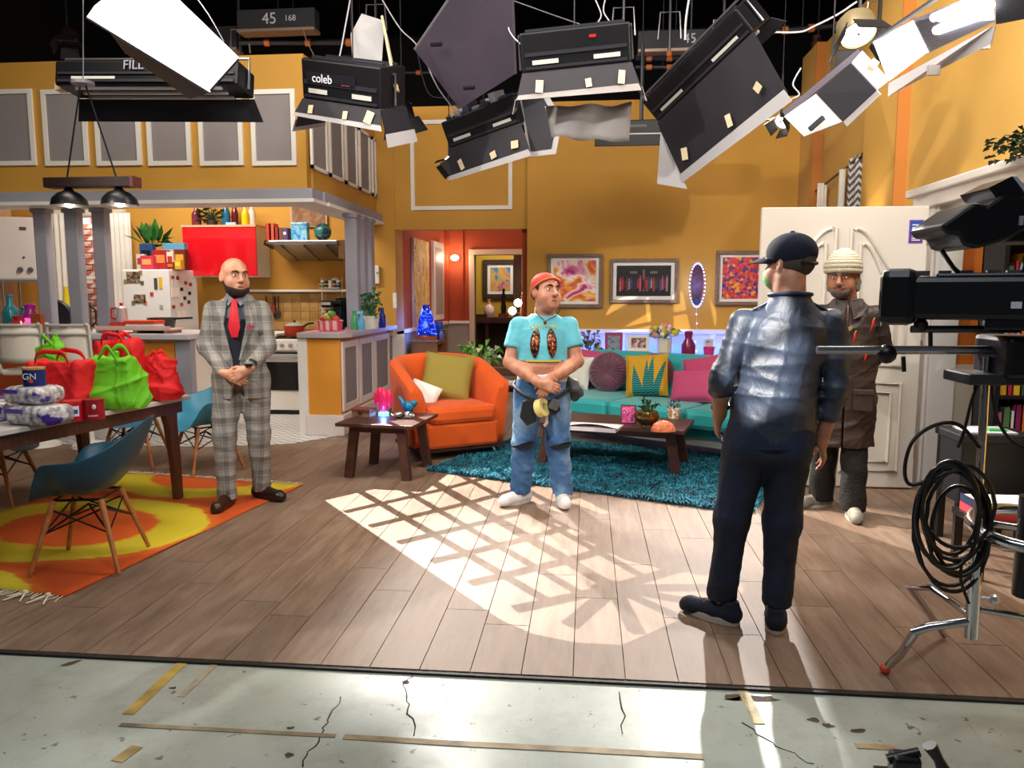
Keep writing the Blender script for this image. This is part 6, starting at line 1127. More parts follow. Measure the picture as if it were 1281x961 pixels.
t = thing('studio_light', 'flat black bank light low behind the tilted light', 'studio light', A(802, 168, 8.4), group='fluorescent bank lights over the set'); w = A(858, 168, 8.4).x-t.location.x; MB().b2((-w, -.1, -.02), (w*.9, .1, .13)).build('housing', BLK, t, bevel=.01); MB().b2((-w*1.05, -.16, -.14), (w, -.12, -.03)).build('barn_door', M('101014', .5), t); MB().b2((-w, -.165, -.032), (w, -.1, -.02)).build('edge_strip', M('b8b4b0', .5), t); MB().b2((-.2, -.105, .05), (.05, -.1, .08)).build('nameplate', M('3c3c40', .4), t); MB().tube([(0, 0, .13), (0, 0, .9)], .02, 8).build('hanger', PIPE, t); hang(t)
for px, py, D, lb in ((470, 20, 8.6, 'silver stirrup hanger over the logo light'), (300, 50, 9.0, 'hanging clamp beside the number batten'), (780, 25, 8.2, 'scissor hanger over the diffusion light'), (838, 30, 8.6, 'white wire hanger left of the tilted light'), (905, 40, 8.4, 'dark telescopic hanger over the tilted light'), (1100, 20, 7.4, 'tangled hanger by the lit fresnel')):
    t = thing('light_hanger', lb, 'hanger', A(px, py, D), group='telescopic light hangers'); MB().tube([(0, 0, -.3), (0, 0, 1.6)], .016, 6).build('pole', M('50505a', .35, .7), t); MB().tube([(-.12, 0, -.15), (-.1, 0, .12), (.1, 0, .12), (.12, 0, -.15)], .009, 5).build('stirrup', M('b0b0b8', .3, .7), t); MB().sph((0, 0, -.3), .035, 8).build('clamp', M('b4642c', .5), t)
# gobo light: a window-pattern frame in front of a profile lamp
LP = Vector((-2.5, 7.9, 4.0)); z_ = lambda x, y: G(380+x/2.463, 580+y/2.463)
P00, P10, P01, P11, P02, P12 = z_(60, 110), z_(650, 450), z_(370, 40), z_(955, 383), z_(600, -20), z_(1235, 300)
def gp(F, s=.05): return LP+(F-LP)*s
t = thing('window_gobo', 'window shaped metal pattern frame in front of a profile lamp high behind the set', 'gobo', LP); q = MB(); lerp = lambda a, b, k: a+(b-a)*k
def gbar(a, b, w): q.bar(gp(a)-LP, gp(b)-LP, w*.05, .002, (0, 0, 1))
for k in range(7):
    u = k/6; gbar(lerp(P00, P10, u), lerp(P01, P11, u), .05); gbar(lerp(P01, P11, u), lerp(P02, P12, u), .05)
for k in (1/3, 2/3): gbar(lerp(P00, P01, k), lerp(P10, P11, k), .055); gbar(lerp(P01, P02, k), lerp(P11, P12, k), .055)
gbar(P01, P11, .09)
for k in range(1, 6): a = PI*k/6; d1 = (P10-P11)*math.cos(a)*.95+(P10-P00).normalized()*.55*math.sin(a); gbar(P11, P11+d1, .06)
hub = [P11+(P10-P11)*.22*math.cos(2*PI*k/14)+(P10-P00).normalized()*.1*math.sin(2*PI*k/14) for k in range(14)]; q.add([gp(h)-LP for h in hub], [tuple(range(14))])
out = [P00, P02, P12]+[P11+(P12-P11)*math.cos(a)*1.0+(P10-P00).normalized()*.62*math.sin(a) for a in (PI*k/10 for k in range(0, 11))]; ctr = sum(out, Vector())/len(out); n_ = len(out); q.add([gp(o)-LP for o in out]+[gp(ctr+(o-ctr)*3.0)-LP for o in out], [(i, (i+1) % n_, n_+(i+1) % n_, n_+i) for i in range(n_)]); q.build('pattern_plate', BLK, t); bpy.context.view_layer.update(); hang(t, gp(ctr+(out[8]-ctr)*2.6)-LP)
spot('gobo_lamp', LP, ctr, 3000, 44, .1, .0003, (1, .95, .86))

def slit_gobo(label, lp, outline, s, power, bars=(), rad=.0006, scl=4, col=(1, .95, .86)):
    lp = Vector(lp); t = thing('slit_gobo', label, 'gobo', lp); c = sum(outline, Vector())/len(outline); n = len(outline); g_ = lambda F: (F-lp)*s
    q = MB(); q.add([g_(o) for o in outline]+[g_(c+(o-c)*scl) for o in outline], [(i, (i+1) % n, n+(i+1) % n, n+i) for i in range(n)]); q.build('pattern_plate', BLK, t, solid=.002)
    for a, b, w in bars: MB().bar(g_(a), g_(b), w*s, .002).build('bar', BLK, t)
    ang = 2*max(math.degrees((o-lp).angle(c-lp)) for o in outline)*1.25; spot('slit_lamp', lp, c, power, ang, .05, rad, col); hang(t, g_(c+(max(outline, key=lambda o: o.z)-c)*3.8))
WL = lambda x, y: A(x, y, 9.85)
slit_gobo('black plate with slanted opening, lamp behind it, off to the left', (-4.0, 2.6, 3.3), [WL(768, 417), WL(786, 404), WL(815, 388), WL(815, 417)], .06, 2600, [(WL(770, 414), WL(825, 402), .04)])
slit_gobo('black plate with narrow upright opening, lamp behind it, off to the left', (-4.0, 2.3, 3.4), [WL(841, 417), WL(841, 370), WL(854, 362), WL(865, 417)], .06, 2600, [(WL(835, 394), WL(870, 388), .035)])
BK = lambda x, y: A(x, y, 3.25)
slit_gobo('window shaped plate in front of the lamp lighting the navy jacket', (-1.9, -.4, 3.9), [BK(898, 352), BK(962, 338), BK(1004, 420), BK(992, 500), BK(925, 520), BK(884, 430)], .08, 4200, [(BK(890, 440), BK(1010, 392), .03)], .003)
# ================================================================== DOOR LEAF, CURTAIN, BOOKCASE, RIGHT SIDE
DW = M('cfc5b8', .5, noise=(2, .03)); DH = 2.14
t = thing('panel_door', 'large open cream door with arched panels at the right', 'door', (2.5, 6.06, 0)); w = 1.2
MB().b2((-w, -.025, .012), (0, .025, DH)).build('leaf', DW, t, bevel=.006)
def panel(path, rr=.016):
    q = MB(); q.tube([(x, -.028, z) for x, z in path], rr, 8, closed=True); q.build('moulding', DW, t, True)
for x0, x1, s in ((-w+.13, -w/2-.055, 0), (-w/2+.055, -.13, 1)):
    for ins in (0, .07):
        a, b = x0+ins, x1-ins; arc = []
        for k in range(13):
            u = k/12; v = u if s == 0 else 1-u; h = 1.58+ (.40-ins*.6)*(.5-.5*math.cos(PI*min(1, v*1.08)))*1.0; arc.append((a+(b-a)*u, h-ins))
        panel([(a, .95+ins), (b, .95+ins)]+arc[::-1])
        panel([(a, .14+ins), (b, .14+ins), (b, .82-ins), (a, .82-ins)])
for z in (.3, 1.1, 1.9): MB().tube([(.0, -.02, z-.05), (.0, -.02, z+.05)], .012, 6).build('hinge', M('c0b090', .3, .8), t)
MB().tube([(-w+.06, -.03, 1.0), (-w+.06, -.08, 1.0), (-w+.16, -.08, 1.0)], .012, 8).build('handle', CHROME, t)
a, b = A(1138, 275, 6.03), A(1154, 304, 6.03); st = MB().b2((a.x-2.5, -.03, b.z), (b.x-2.5, -.026, a.z)).build('notice', M('8a5ab0', .4), t); h = a.z-b.z; x0, x1 = a.x-2.5, b.x-2.5
MB().b2((x0+.006, -.033, b.z+h*.52), (x1-.006, -.03, a.z-.008)).build('upper_notice', M('2a4a9a', .4), st); MB().b2((x0+.006, -.033, b.z+.008), (x1-.006, -.03, b.z+h*.48)).build('lower_notice', M('5a2a78', .4), st)
for z in (.78, .66, .58, .3, .2, .12): MB().b2((x0+.02, -.0345, b.z+h*z-.004), (x1-.02, -.0335, b.z+h*z+.004)).build('text_line', M('d8d4e8', .5), st)
curtain('plain grey curtain on the rod above the door', 2.5, 2.6, 8.9, 1.6, 2.70, M('d8d0c4', .8), 3, .02); n = NT('zigzag', .8); zz = n.op('FRACT', n.op('MULTIPLY', n.op('ADD', n.z, n.op('MULTIPLY', n.op('PINGPONG', n.y, .07), 1.)), 14.)); ZZ = n.done(n.mix(n.op('GREATER_THAN', zz, .5), 'd4ccc0', '54505a'))
q = MB(); q.grid(lambda u, v: (2.58+.02*math.sin(u*14), 7.75+.42*u, 1.6+1.22*v), 30, 6); tag(q.build('curtain', ZZ, smooth=True, solid=.004), 'grey zigzag patterned curtain by the pilaster above the door', 'curtain'); q = MB(); q.grid(lambda u, v: (2.56+.02*math.sin(u*9), 8.2+.2*u, 1.6+1.15*v), 14, 6); tag(q.build('curtain', M('d8d0c4', .8), smooth=True, solid=.004), 'narrow pale curtain left of the zigzag curtain', 'curtain')
t = thing('curtain_rod', 'dark curtain rod along the right wall above the door', 'rod', (2.58, 8.5, 2.72)); MB().tube([(0, -.75, .08), (0, .75, -.06)], .012, 8).build('rod', M('3a2a20', .4), t); MB().sph((0, -.77, .082), .025, 8).build('finial', M('3a2a20', .4), t)
# bookcase beyond the doorway
t = thing('bookcase', 'tall black bookcase full of books seen through the right doorway', 'bookcase', (3.35, 5.75, 0)); BC = t; w = .52; q = MB(); q.b2((-w, -.15, 0), (-w+.03, .15, 1.95)); q.b2((w-.03, -.15, 0), (w, .15, 1.95)); q.b2((-w, .13, 0), (w, .15, 1.95)); q.build('frame', M('141216', .5), t)
SH = (.05, .42, .78, 1.12, 1.46, 1.93)
for z in SH: MB().b2((-w+.03, -.15, z-.012), (w-.03, .13, z+.012)).build('shelf', M('1a171a', .5), t)
rb = random.Random(5); cols = ['c8402c', 'e0702a', 'e8b020', '8a2a5a', 'd8c8b0', '3a5a3a', 'b02a4a', '2a3a6a', 'e0e0d8', 'd06a8a', '6a4a2a', '5a7a4a']; cn = ['red', 'orange', 'yellow', 'plum', 'cream', 'dark green', 'crimson', 'navy', 'white', 'pink', 'brown', 'olive green']
zn = {.42: 'second lowest', .78: 'third', 1.12: 'fourth', 1.46: 'top'}
for z in SH[1:5]:
    x = -w+.05; row = []
    while x < w-.09 and len(row) < 14: row.append((x, rb.randrange(12), rb.uniform(.025, .05), rb.uniform(.2, .3))); x += row[-1][2]+.004
    for k, (x, i, bw, bh) in enumerate(row):
        l = cn[row[k-1][1]]+' book' if k else 'shelf side'; r_n = cn[row[k+1][1]]+' book' if k < len(row)-1 else 'shelf end'
        book(f'{cn[i]} book between {l} and {r_n}, {zn[z]} shelf of the bookcase', 3.35+x+bw/2, 5.73, z+.013, bw, .18, bh, cols[i], 'books in the black bookcase')
t = thing('framed_picture', 'orange lit picture glimpsed behind the camera hood', 'picture', (4.35, 6.2, 1.75)); MB().b2((-.3, -.03, -.25), (.3, 0, .3)).build('frame', M('4a4038', .5), t); MB().b2((-.25, -.035, -.2), (.25, -.03, .25)).build('print', art('glimpse', 3, [(.3, 'd8902a'), (.6, 'e8c07a')]), t)
PL = A(1266, 236, 4.7)
t = thing('artificial_plant', 'dark green trailing plant on the doorway casing at the right edge', 'plant', (2.5, PL.y, 2.312)); leaves('foliage', t, GRND, 260, (.10, .32, .14), .06, base=(-.03, -.02, -.04), grow=False); q = MB()
for k in range(14): y = rng(-.3, .3); q.tube([(0, 0, .02), (rng(-.1, .02), y*.6, .08), (rng(-.12, 0), y, rng(-.05, .12))], .004, 4)
q.build('vine', M('3a3a22', .7), t); MB().lathe([(.03, -.002), (.05, .07), (0, .06)], 12).build('pot', M('2a2a24', .6), t)

# ================================================================== BROADCAST CAMERA ON ITS PEDESTAL
CB = M('0b0b0f', .38); CB2 = M('15151b', .3, .2)
def P3(x, y): return A(x, y, 2.85)
t = thing('broadcast_camera', 'black broadcast camera with long box lens entering at the right edge', 'camera', P3(1215, 375)); c = t.location.copy(); s_ = 2.85/960
def rb_(p0, p1, y0, y1): a, b = P3(*p0)-c, P3(*p1)-c; return (a.x, y0, b.z), (b.x, y1, a.z)
MB().b2(*rb_((1111, 336), (1152, 407), -.12, .12)).build('lens_hood', CB, t, bevel=.03); MB().b2(*rb_((1138, 346), (1300, 400), -.11, .11)).build('lens_body', CB, t, bevel=.02); MB().b2(*rb_((1175, 342), (1300, 350), -.09, .09)).build('top_plate', CB2, t, bevel=.008)
MB().b2(*rb_((1230, 385), (1300, 412), -.1, .1)).build('lens_mount', CB2, t, bevel=.01); MB().b2(*rb_((1257, 377), (1268, 385), -.113, -.11)).build('badge', M('c8c8d0', .4), t); MB().lathe([(.1, 0), (.1, .004)], 24, m=Matrix.Translation((rb_((1111, 336), (1112, 337), 0, 0)[0][0]-.0, 0, 0)) @ Matrix.Rotation(PI/2, 4, 'Y')).build('front_glass', M('20242c', .05), t)
for x in (1160, 1185, 1210, 1240, 1262): p = P3(x, 343)-c; MB().b2((p.x-.02, -.05, p.z-.004), (p.x+.02, .05, p.z+.012)).build('clip', M('6a6a72', .3, .6), t)
MB().tube([P3(1181, 312)-c, P3(1195, 335)-c, P3(1212, 352)-c, P3(1225, 358)-c], .008, 6).build('viewfinder_arm', CB, t, True); MB().tube([P3(1281, 305)-c, P3(1272, 345)-c], .012, 6).build('viewfinder_arm', CB, t)
bpy.data.objects['broadcast_camera'].rotation_euler = (0, 0, R(-24))
t = thing('camera_viewfinder', 'black hooded viewfinder monitor above the broadcast camera', 'monitor', P3(1215, 275)); c = t.location.copy()
pr = [P3(x, y)-c for x, y in ((1155, 286), (1196, 258), (1210, 262), (1228, 250), (1262, 252), (1272, 262), (1274, 283), (1235, 304), (1200, 314), (1183, 310), (1178, 297), (1162, 296))]; q = MB(); n_ = len(pr); q.add([p+Vector((0, -.13, 0)) for p in pr]+[p+Vector((0, .13, 0)) for p in pr], [tuple(range(n_)), tuple(range(2*n_-1, n_-1, -1))]+[(i, n_+i, n_+(i+1) % n_, (i+1) % n_) for i in range(n_)]); q.build('hood', CB, t, bevel=.012)
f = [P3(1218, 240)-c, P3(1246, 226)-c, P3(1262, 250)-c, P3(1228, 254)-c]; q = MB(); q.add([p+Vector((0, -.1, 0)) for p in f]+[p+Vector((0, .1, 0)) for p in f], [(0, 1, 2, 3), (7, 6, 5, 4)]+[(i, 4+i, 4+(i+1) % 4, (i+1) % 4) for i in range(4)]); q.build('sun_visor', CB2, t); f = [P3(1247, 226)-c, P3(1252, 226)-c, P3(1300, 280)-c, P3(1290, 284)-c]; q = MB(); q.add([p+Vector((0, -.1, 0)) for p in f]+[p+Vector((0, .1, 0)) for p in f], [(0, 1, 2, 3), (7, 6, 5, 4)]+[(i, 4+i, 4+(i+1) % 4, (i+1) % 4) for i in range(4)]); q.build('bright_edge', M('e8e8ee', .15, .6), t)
MB().b2(*[tuple(v) for v in ((P3(1225, 305)-c+Vector((0, -.1, -.0))), (P3(1300, 292)-c+Vector((0, .1, 0))))]).build('base_arm', CB, t, bevel=.006)
for k in range(3): a = P3(1248+k*8, 286-k*3)-c; MB().b2((a.x, -.135, a.z), (a.x+.012, -.128, a.z+.03)).build('control_switch', M('b8b8c0', .3, .5), t)
t = thing('camera_support', 'chrome camera support with long grey rods at the right edge', 'stand', P3(1222, 600)); c = t.location.copy(); ROD = M('8d8d92', .25, .9)
MB().tube([P3(1022, 438)-c, P3(1300, 438)-c], .0155, 10).build('pan_bar', M('b8b8be', .2, .9), t, True); MB().tube([P3(1140, 412)-c, P3(1275, 412)-c], .013, 10).build('upper_rail', M('5a5a60', .3, .7), t, True); MB().sph(tuple(P3(1109, 443)-c), .035, 12).build('clamp_knob', CB, t, True); MB().tube([P3(1130, 446)-c, P3(1131, 465)-c], .008, 6).build('clamp_lever', CB, t); MB().sph(tuple(P3(1152, 407)-c), .025, 10).build('rail_clamp', CB, t, True); MB().tube([P3(1164, 412)-c, P3(1164, 438)-c], .008, 6).build('rail_strut', CB, t)
MB().b2(*[tuple(v) for v in (P3(1236, 470)-c+Vector((0, -.12, 0)), P3(1300, 420)-c+Vector((0, .12, 0)))]).build('pan_head', CB, t, bevel=.015); MB().b2(*[tuple(v) for v in (P3(1195, 478)-c+Vector((0, -.1, 0)), P3(1300, 466)-c+Vector((0, .1, 0)))]).build('tray', M('3a3a3e', .4, .4), t, bevel=.005)
PB = G(1216, 798); PB = P3(1216, 798); MB().tube([P3(1235, 446)-c, P3(1228, 560)-c, P3(1219, 700)-c, P3(1215, 740)-c], .014, 12).build('pole', CHROME, t, True); MB().tube([P3(1220, 705)-c, P3(1215, 798)-c], .024, 14).build('lower_column', CHROME, t, True)
tip = G(1107, 843); MB().tube([P3(1222, 776)-c, P3(1160, 784)-c, P3(1145, 790)-c, tip+Vector((.05, -.02, .1))-c, tip+Vector((0, 0, .02))-c], .017, 12).build('leg', CHROME, t, True); MB().sph(tuple(tip+Vector((0, 0, .022))-c), .022, 10).build('foot', M('c84a3a', .5), t)
MB().tube([P3(1218, 772)-c, P3(1195, 760)-c+Vector((0, .2, 0)), P3(1180, 790)-c+Vector((0, .3, .05)), G(1181, 800)+Vector((0, 0, .02))-c], .015, 10).build('leg', CHROME, t, True); MB().tube([P3(1225, 762)-c, P3(1300, 775)-c], .013, 10).build('leg', CHROME, t, True); MB().tube([P3(1224, 748)-c, P3(1245, 750)-c], .007, 6).build('lock_screw', CHROME, t); MB().sph(tuple(P3(1244, 750)-c), .02, 8).build('lock_knob', M('d0d0d4', .3, .8), t)
C0 = P3(1290, 662); pts = []
for k in range(40): a = 2*PI*k/40; pts.append((C0.x-c.x+.19*math.cos(a), C0.y-c.y+.19*math.sin(a), C0.z-c.z+.02*math.sin(a)))
MB().tube(pts, .022, 12, closed=True).build('steering_ring', CHROME, t, True); MB().tube([(C0.x-c.x, C0.y-c.y, C0.z-c.z-.25), (C0.x-c.x, C0.y-c.y, C0.z-c.z+.12)], .045, 14).build('ring_hub', CB2, t, True)
for a in (.5, 2.6, 4.7): MB().tube([(C0.x-c.x, C0.y-c.y, C0.z-c.z), (C0.x-c.x+.19*math.cos(a), C0.y-c.y+.19*math.sin(a), C0.z-c.z)], .014, 8).build('spoke', CHROME, t, True)
# coiled cable
q = MB(); rc = random.Random(2); Dc = 2.78
for k in range(9):
    cx, cy, rx, ry = 1193+rc.uniform(-7, 7), 648+rc.uniform(-16, 16), 42+rc.uniform(-10, 8), 64+rc.uniform(-12, 16); d0 = Dc+rc.uniform(-.05, .05); q.tube([A(cx+rx*math.cos(2*PI*i/30)+rc.uniform(-1, 1), cy+ry*math.sin(2*PI*i/30), d0+.02*math.sin(4*PI*i/30)) for i in range(30)], .0075, 6, closed=True)
q.tube(spl([A(x, y, Dc) for x, y in ((1226, 560), (1200, 532), (1170, 532), (1142, 552), (1132, 585), (1138, 606), (1165, 600), (1185, 592))]), .007, 6); q.tube(spl([A(x, y, Dc) for x, y in ((1204, 700), (1202, 725), (1212, 755))]), .006, 6); tag(q.build('coiled_cable', M('0a0a0d', .45), None, True), 'thick coil of black camera cable hanging on the chrome pole', 'cable')
q = MB(); q.tube(spl([A(x, y, 2.8) for x, y in ((1228, 470), (1216, 500), (1206, 540), (1198, 560))]), .006, 6); q.tube(spl([A(x, y, 2.82) for x, y in ((1240, 478), (1246, 520), (1262, 548), (1281, 560))]), .006, 6); tag(q.build('camera_cable', M('0a0a0d', .45), None, True), 'loose black cables dropping from the camera tray', 'cable')
# equipment case, stool with books, low cabinet
t = thing('equipment_case', 'black equipment case with papers behind the coiled cable', 'case', (2.36, 4.75, 0)); MB().b2((-.2, -.16, .28), (.2, .16, .68)).build('body', M('0c0c10', .5), t, bevel=.015); q = MB()
for x in (-.17, .17):
    for y in (-.12, .12): MB().b2((x-.02, y-.02, 0), (x+.02, y+.02, .28)).build('leg', CB, t)
MB().b2((-.21, -.17, .64), (.21, .17, .69)).build('lid', M('17171c', .5), t, bevel=.008); MB().b2((-.05, -.165, .3), (.04, -.16, .34)).build('latch', M('5a4a3a', .4), t)
o = tag(MB().b2((2.22, 4.62, .691), (2.48, 4.85, .70)).build('paper', M('d0d0d4', .7)), 'white papers lying on the black equipment case', 'paper'); o = tag(MB().b2((2.34, 4.66, .7005), (2.44, 4.7, .712)).build('marker', M('2fae5a', .4)), 'small green marker on the black equipment case', 'marker')
for k, (cl, lb) in enumerate((('c8404a', 'red book at the bottom of the small stack under the steering ring'), ('2a3050', 'navy book on top of the red book under the steering ring'))): p = A(1252, 705, 4.2); book(lb, p.x+.02, 4.25, .315+k*.046, .34, .24, .044, cl, 'books stacked on the low stand')
t = thing('low_stand', 'low black stand carrying two books at the right edge', 'stand', (A(1252, 705, 4.2).x+.05, 4.25, 0)); MB().b2((-.22, -.16, .28), (.3, .16, .314)).build('top', CB, t)
for x in (-.2, .28):
    for y in (-.14, .14): MB().b2((x-.015, y-.015, 0), (x+.015, y+.015, .28)).build('leg', CB, t)
# black clamp in the foreground
t = thing('tripod_clamp', 'black plastic clamp poking up at the bottom right corner', 'clamp', G(1150, 985)); c = t.location.copy(); D = 1.9
f = lambda x, y, D=2.12: A(x, y, D)-c
MB().tube([f(1186, 975), f(1174, 950), f(1163, 932)], [.022, .014, .02], 8).build('lever', CB, t, True); MB().b2(tuple(f(1112, 985)+Vector((0, -.03, 0))), tuple(f(1150, 944)+Vector((0, .03, 0)))).build('jaw', CB, t, bevel=.012); MB().tube([f(1110, 950), f(1150, 941)], .014, 8).build('arm', CB2, t, True); MB().b2((-.1, -.06, -.013), (.14, .1, .0)).build('base', CB, t)

# ================================================================== PEOPLE  (signed-distance bodies meshed with surface nets)
V3 = lambda *a: np.array(a, float)
def head_frame(yaw, pitch=0, roll=0):
    return np.array((Matrix.Rotation(R(yaw), 3, 'Z') @ Matrix.Rotation(R(pitch), 3, 'X') @ Matrix.Rotation(R(roll), 3, 'Y')))
def add_head(S, c, Rm, fat=1., nose=1., jaw=1.):
    """head of about 0.24 m, face towards -y of the frame Rm"""
    T = lambda x, y, z: c+Rm @ V3(x, y, z); MT = Rm.tolist()
    S.el(T(0, .014, .03), (.076, .096, .088), MT, .02); S.el(T(0, -.022, -.035), (.062*fat, .068, .082), MT, .03); S.el(T(0, -.052, -.088), (.038*jaw, .036, .03), MT, .03)
    for s in (-1, 1): S.el(T(s*.046*fat, -.04, -.04), (.024, .034, .034), MT, .02)
    S.el(T(0, -.078, .028), (.056, .02, .014), MT, .014)
    for s in (-1, 1): S.el(T(s*.031, -.098, .006), (.019, .016, .013), MT, .010, '-')
    for s in (-1, 1): S.el(T(s*.031, -.075, .007), (.014, .012, .012), MT, .004)
    S.rc(T(0, -.09, .012), T(0, -.112*1., -.026), .009*nose, .014*nose, .010)
    for s in (-1, 1): S.el(T(s*.012*nose, -.102, -.03), (.009, .011, .009), MT, .006)
    S.el(T(0, -.09, -.056), (.024, .010, .007), MT, .006); S.el(T(0, -.088, -.067), (.021, .010, .007), MT, .006); S.el(T(0, -.102, -.0615), (.024, .008, .0022), MT, .003, '-')
    for s in (-1, 1): S.el(T(s*.078, .014, -.002), (.010, .022, .034), (Rm @ np.array(Matrix.Rotation(R(s*-18), 3, 'Z'))).tolist(), .006); S.el(T(s*.087, .008, .002), (.005, .010, .018), MT, .004, '-')
    return T
def face_bits(t, T, Rm, brow='3a2a20', iris='3a2a1c', browt=.004):
    X = Matrix.Identity(4); X.translation = Vector(T(0, 0, 0))
    for i in range(3):
        for j in range(3): X[i][j] = Rm[i][j]
    for s in (-1, 1):
        e = MB(X).sph((s*.031, -.0785, .007), (.0125, .0105, .0075), 12).build('eye', M('e4ddd6', .2), t, True); MB(X).sph((s*.031-.001, -.0885, .007), (.0052, .002, .0056), 10).build('iris', M(iris, .15), e, True)
        MB(X).tube([(s*.012, -.099, .026), (s*.03, -.1, .033), (s*.05, -.084, .029)], [browt, browt*1.3, browt*.6], 6).build('eyebrow', M(brow, .8), t, True)
    MB(X).sph((0, -.0965, -.061), (.021, .004, .006), 10).build('lips', M('9a5048', .5), t, True)
    return X
def hand(S, w, d, nrm, side, curl=35, spread=.0, sc=1., k=.006, thumb=1.):
    """w wrist, d direction of the fingers, nrm back-of-hand normal, side +1: thumb on d x nrm side"""
    d = V3(*d)/np.linalg.norm(d); nrm = V3(*nrm); nrm = nrm-d*(nrm@d); nrm /= np.linalg.norm(nrm); u = np.cross(d, nrm)*side
    S.rc(w-d*.03, w+d*.02, .028*sc, .029*sc, .015)
    for q in (-.026, -.009, .009, .026): S.rc(w+d*.012+u*q*.6, w+d*.082*sc+u*q, .0165*sc, .0125*sc, .010)
    L = (.068, .080, .075, .058)
    for i, q in enumerate((.030, .010, -.010, -.029)):
        p = w+d*(.084-.006*abs(i-1.2))*sc+u*q; l = L[i]*sc; a = R(curl)*.55; dd = d+u*spread*(1.5-i)
        for f, r0, r1 in ((.45, .0098, .0092), (.32, .0092, .0085), (.25, .0085, .0074)):
            v = dd*math.cos(a)-nrm*math.sin(a); p2 = p+v/np.linalg.norm(v)*l*f; S.rc(p, p2, r0*sc, r1*sc, .003); p = p2; a += R(curl)
    p = w+d*.025+u*.026*sc-nrm*.006; v = d*.62+u*.62*thumb-nrm*.3; v /= np.linalg.norm(v); p1 = p+v*.036*sc; S.rc(p, p1, .0145*sc, .0125*sc, .012); v = d*.9+u*.25*thumb-nrm*.25; v /= np.linalg.norm(v); p2 = p1+v*.028*sc; S.rc(p1, p2, .0118*sc, .0105*sc, .004); v = d*.95-u*.02-nrm*.3; v /= np.linalg.norm(v); S.rc(p2, p2+v*.022*sc, .0105*sc, .008*sc, .004)
def warp(t, hd=None, hs=1., lean=None, sc=1.):
    for o in list(t.children)+[g for c in t.children for g in c.children]:
        if o.type != 'MESH': continue
        me = o.data; n = len(me.vertices); v = np.empty(n*3, np.float32); me.vertices.foreach_get('co', v); v = v.reshape(-1, 3)
        if hd is not None:
            k = np.clip((v[:, 2]-(hd[2]-.17))/.07, 0, 1)[:, None]; k = k*k*(3-2*k); near = (np.linalg.norm(v[:, :2]-hd[:2], axis=1) < .17)[:, None]; v = v+(v-hd)*(hs-1)*k*near
        if lean: v[:, 0] += np.interp(v[:, 2], lean[0], lean[1])
        me.vertices.foreach_set('co', (v*sc).astype(np.float32).ravel()); me.update()
def skin(name, c, c2=None):
    n = NT(name, .48); n.put(n.b.inputs['Subsurface Weight'], .12); n.b.inputs['Subsurface Radius'].default_value = (.02, .008, .004)
    r, g, b = [int(c[i:i+2], 16) for i in (0, 2, 4)]; dk = '%02x%02x%02x' % (int(r*.86), int(g*.76), int(b*.72)); n.bump(n.noise(220, 2), .08, .002)
    return n.done(n.ramp(n.noise(16, 4), [(.3, dk), (.65, c)]))
def shoe(t, name, ankle, yaw, up_c, sole_c, L=.27, lace='e8e8e8', sole_h=.03, w=.047, mat=None, label=None, heel_up=0.):
    """ankle: position of the ankle above the ground point; yaw: direction the toe points (0 = -y)"""
    X = Matrix.Translation(Vector((ankle[0], ankle[1], 0))) @ Matrix.Rotation(R(yaw), 4, 'Z') @ Matrix.Rotation(R(heel_up), 4, 'X')
    S = SDF((-.08, -.26, -.01), (.08, .13, .16), .006); S.rc((0, .055, .05), (0, -.03, .05), .045, .048, .02); S.rc((0, -.03, .045), (0, -L+.13, .04), .046, .042, .02); S.rc((0, -L+.13, .038), (0, -L+.11, .034), .043, .036, .02); S.rc((0, .035, .06), (0, .04, .10), .046, .042, .02); S.rc((0, -.02, .08), (0, -.1, .055), .032, .026, .02); S.cut((0, 0, .012), (0, 0, 1), 1); S.cut((0, 0, .115), (0, 0, 1), -1)
    o = S.mesh(name, mat or M(up_c, .5), t, label); o.data.transform(X)
    q = MB(X); pts = [];
    for k in range(24): a = 2*PI*k/24; y = math.sin(a); pts.append((math.cos(a)*(w if y < 0 else w*.92)*(1-.18*max(0, -y)**3), (.09*y if y > 0 else (L-.10)*y)))
    q.prism([(x, y) for x, y in pts], 0.0, sole_h); s_ = q.build('sole', M(sole_c, .6), o, bevel=.004)
    if lace:
        q = MB(X)
        for k in range(4): y = -.045-.028*k; z = .106-.014*k; q.tube([(-.026, y+.005, z-.01), (0, y, z+.003), (.026, y-.005, z-.01)], .0035, 5)
        q.tube([(0, -.05, .112), (-.03, -.045, .118), (-.035, -.06, .105)], .003, 5); q.tube([(0, -.05, .112), (.03, -.045, .118), (.035, -.06, .105)], .003, 5); q.build('laces', M(lace, .7), o)
    return o
def person(label, loc, rz):
    return thing('person', label, 'person', loc, rz)
FABB = lambda c, r=.8, nz=.1, b=.35, sc=26: M(c, r, noise=(7, nz), bump=(sc, b))

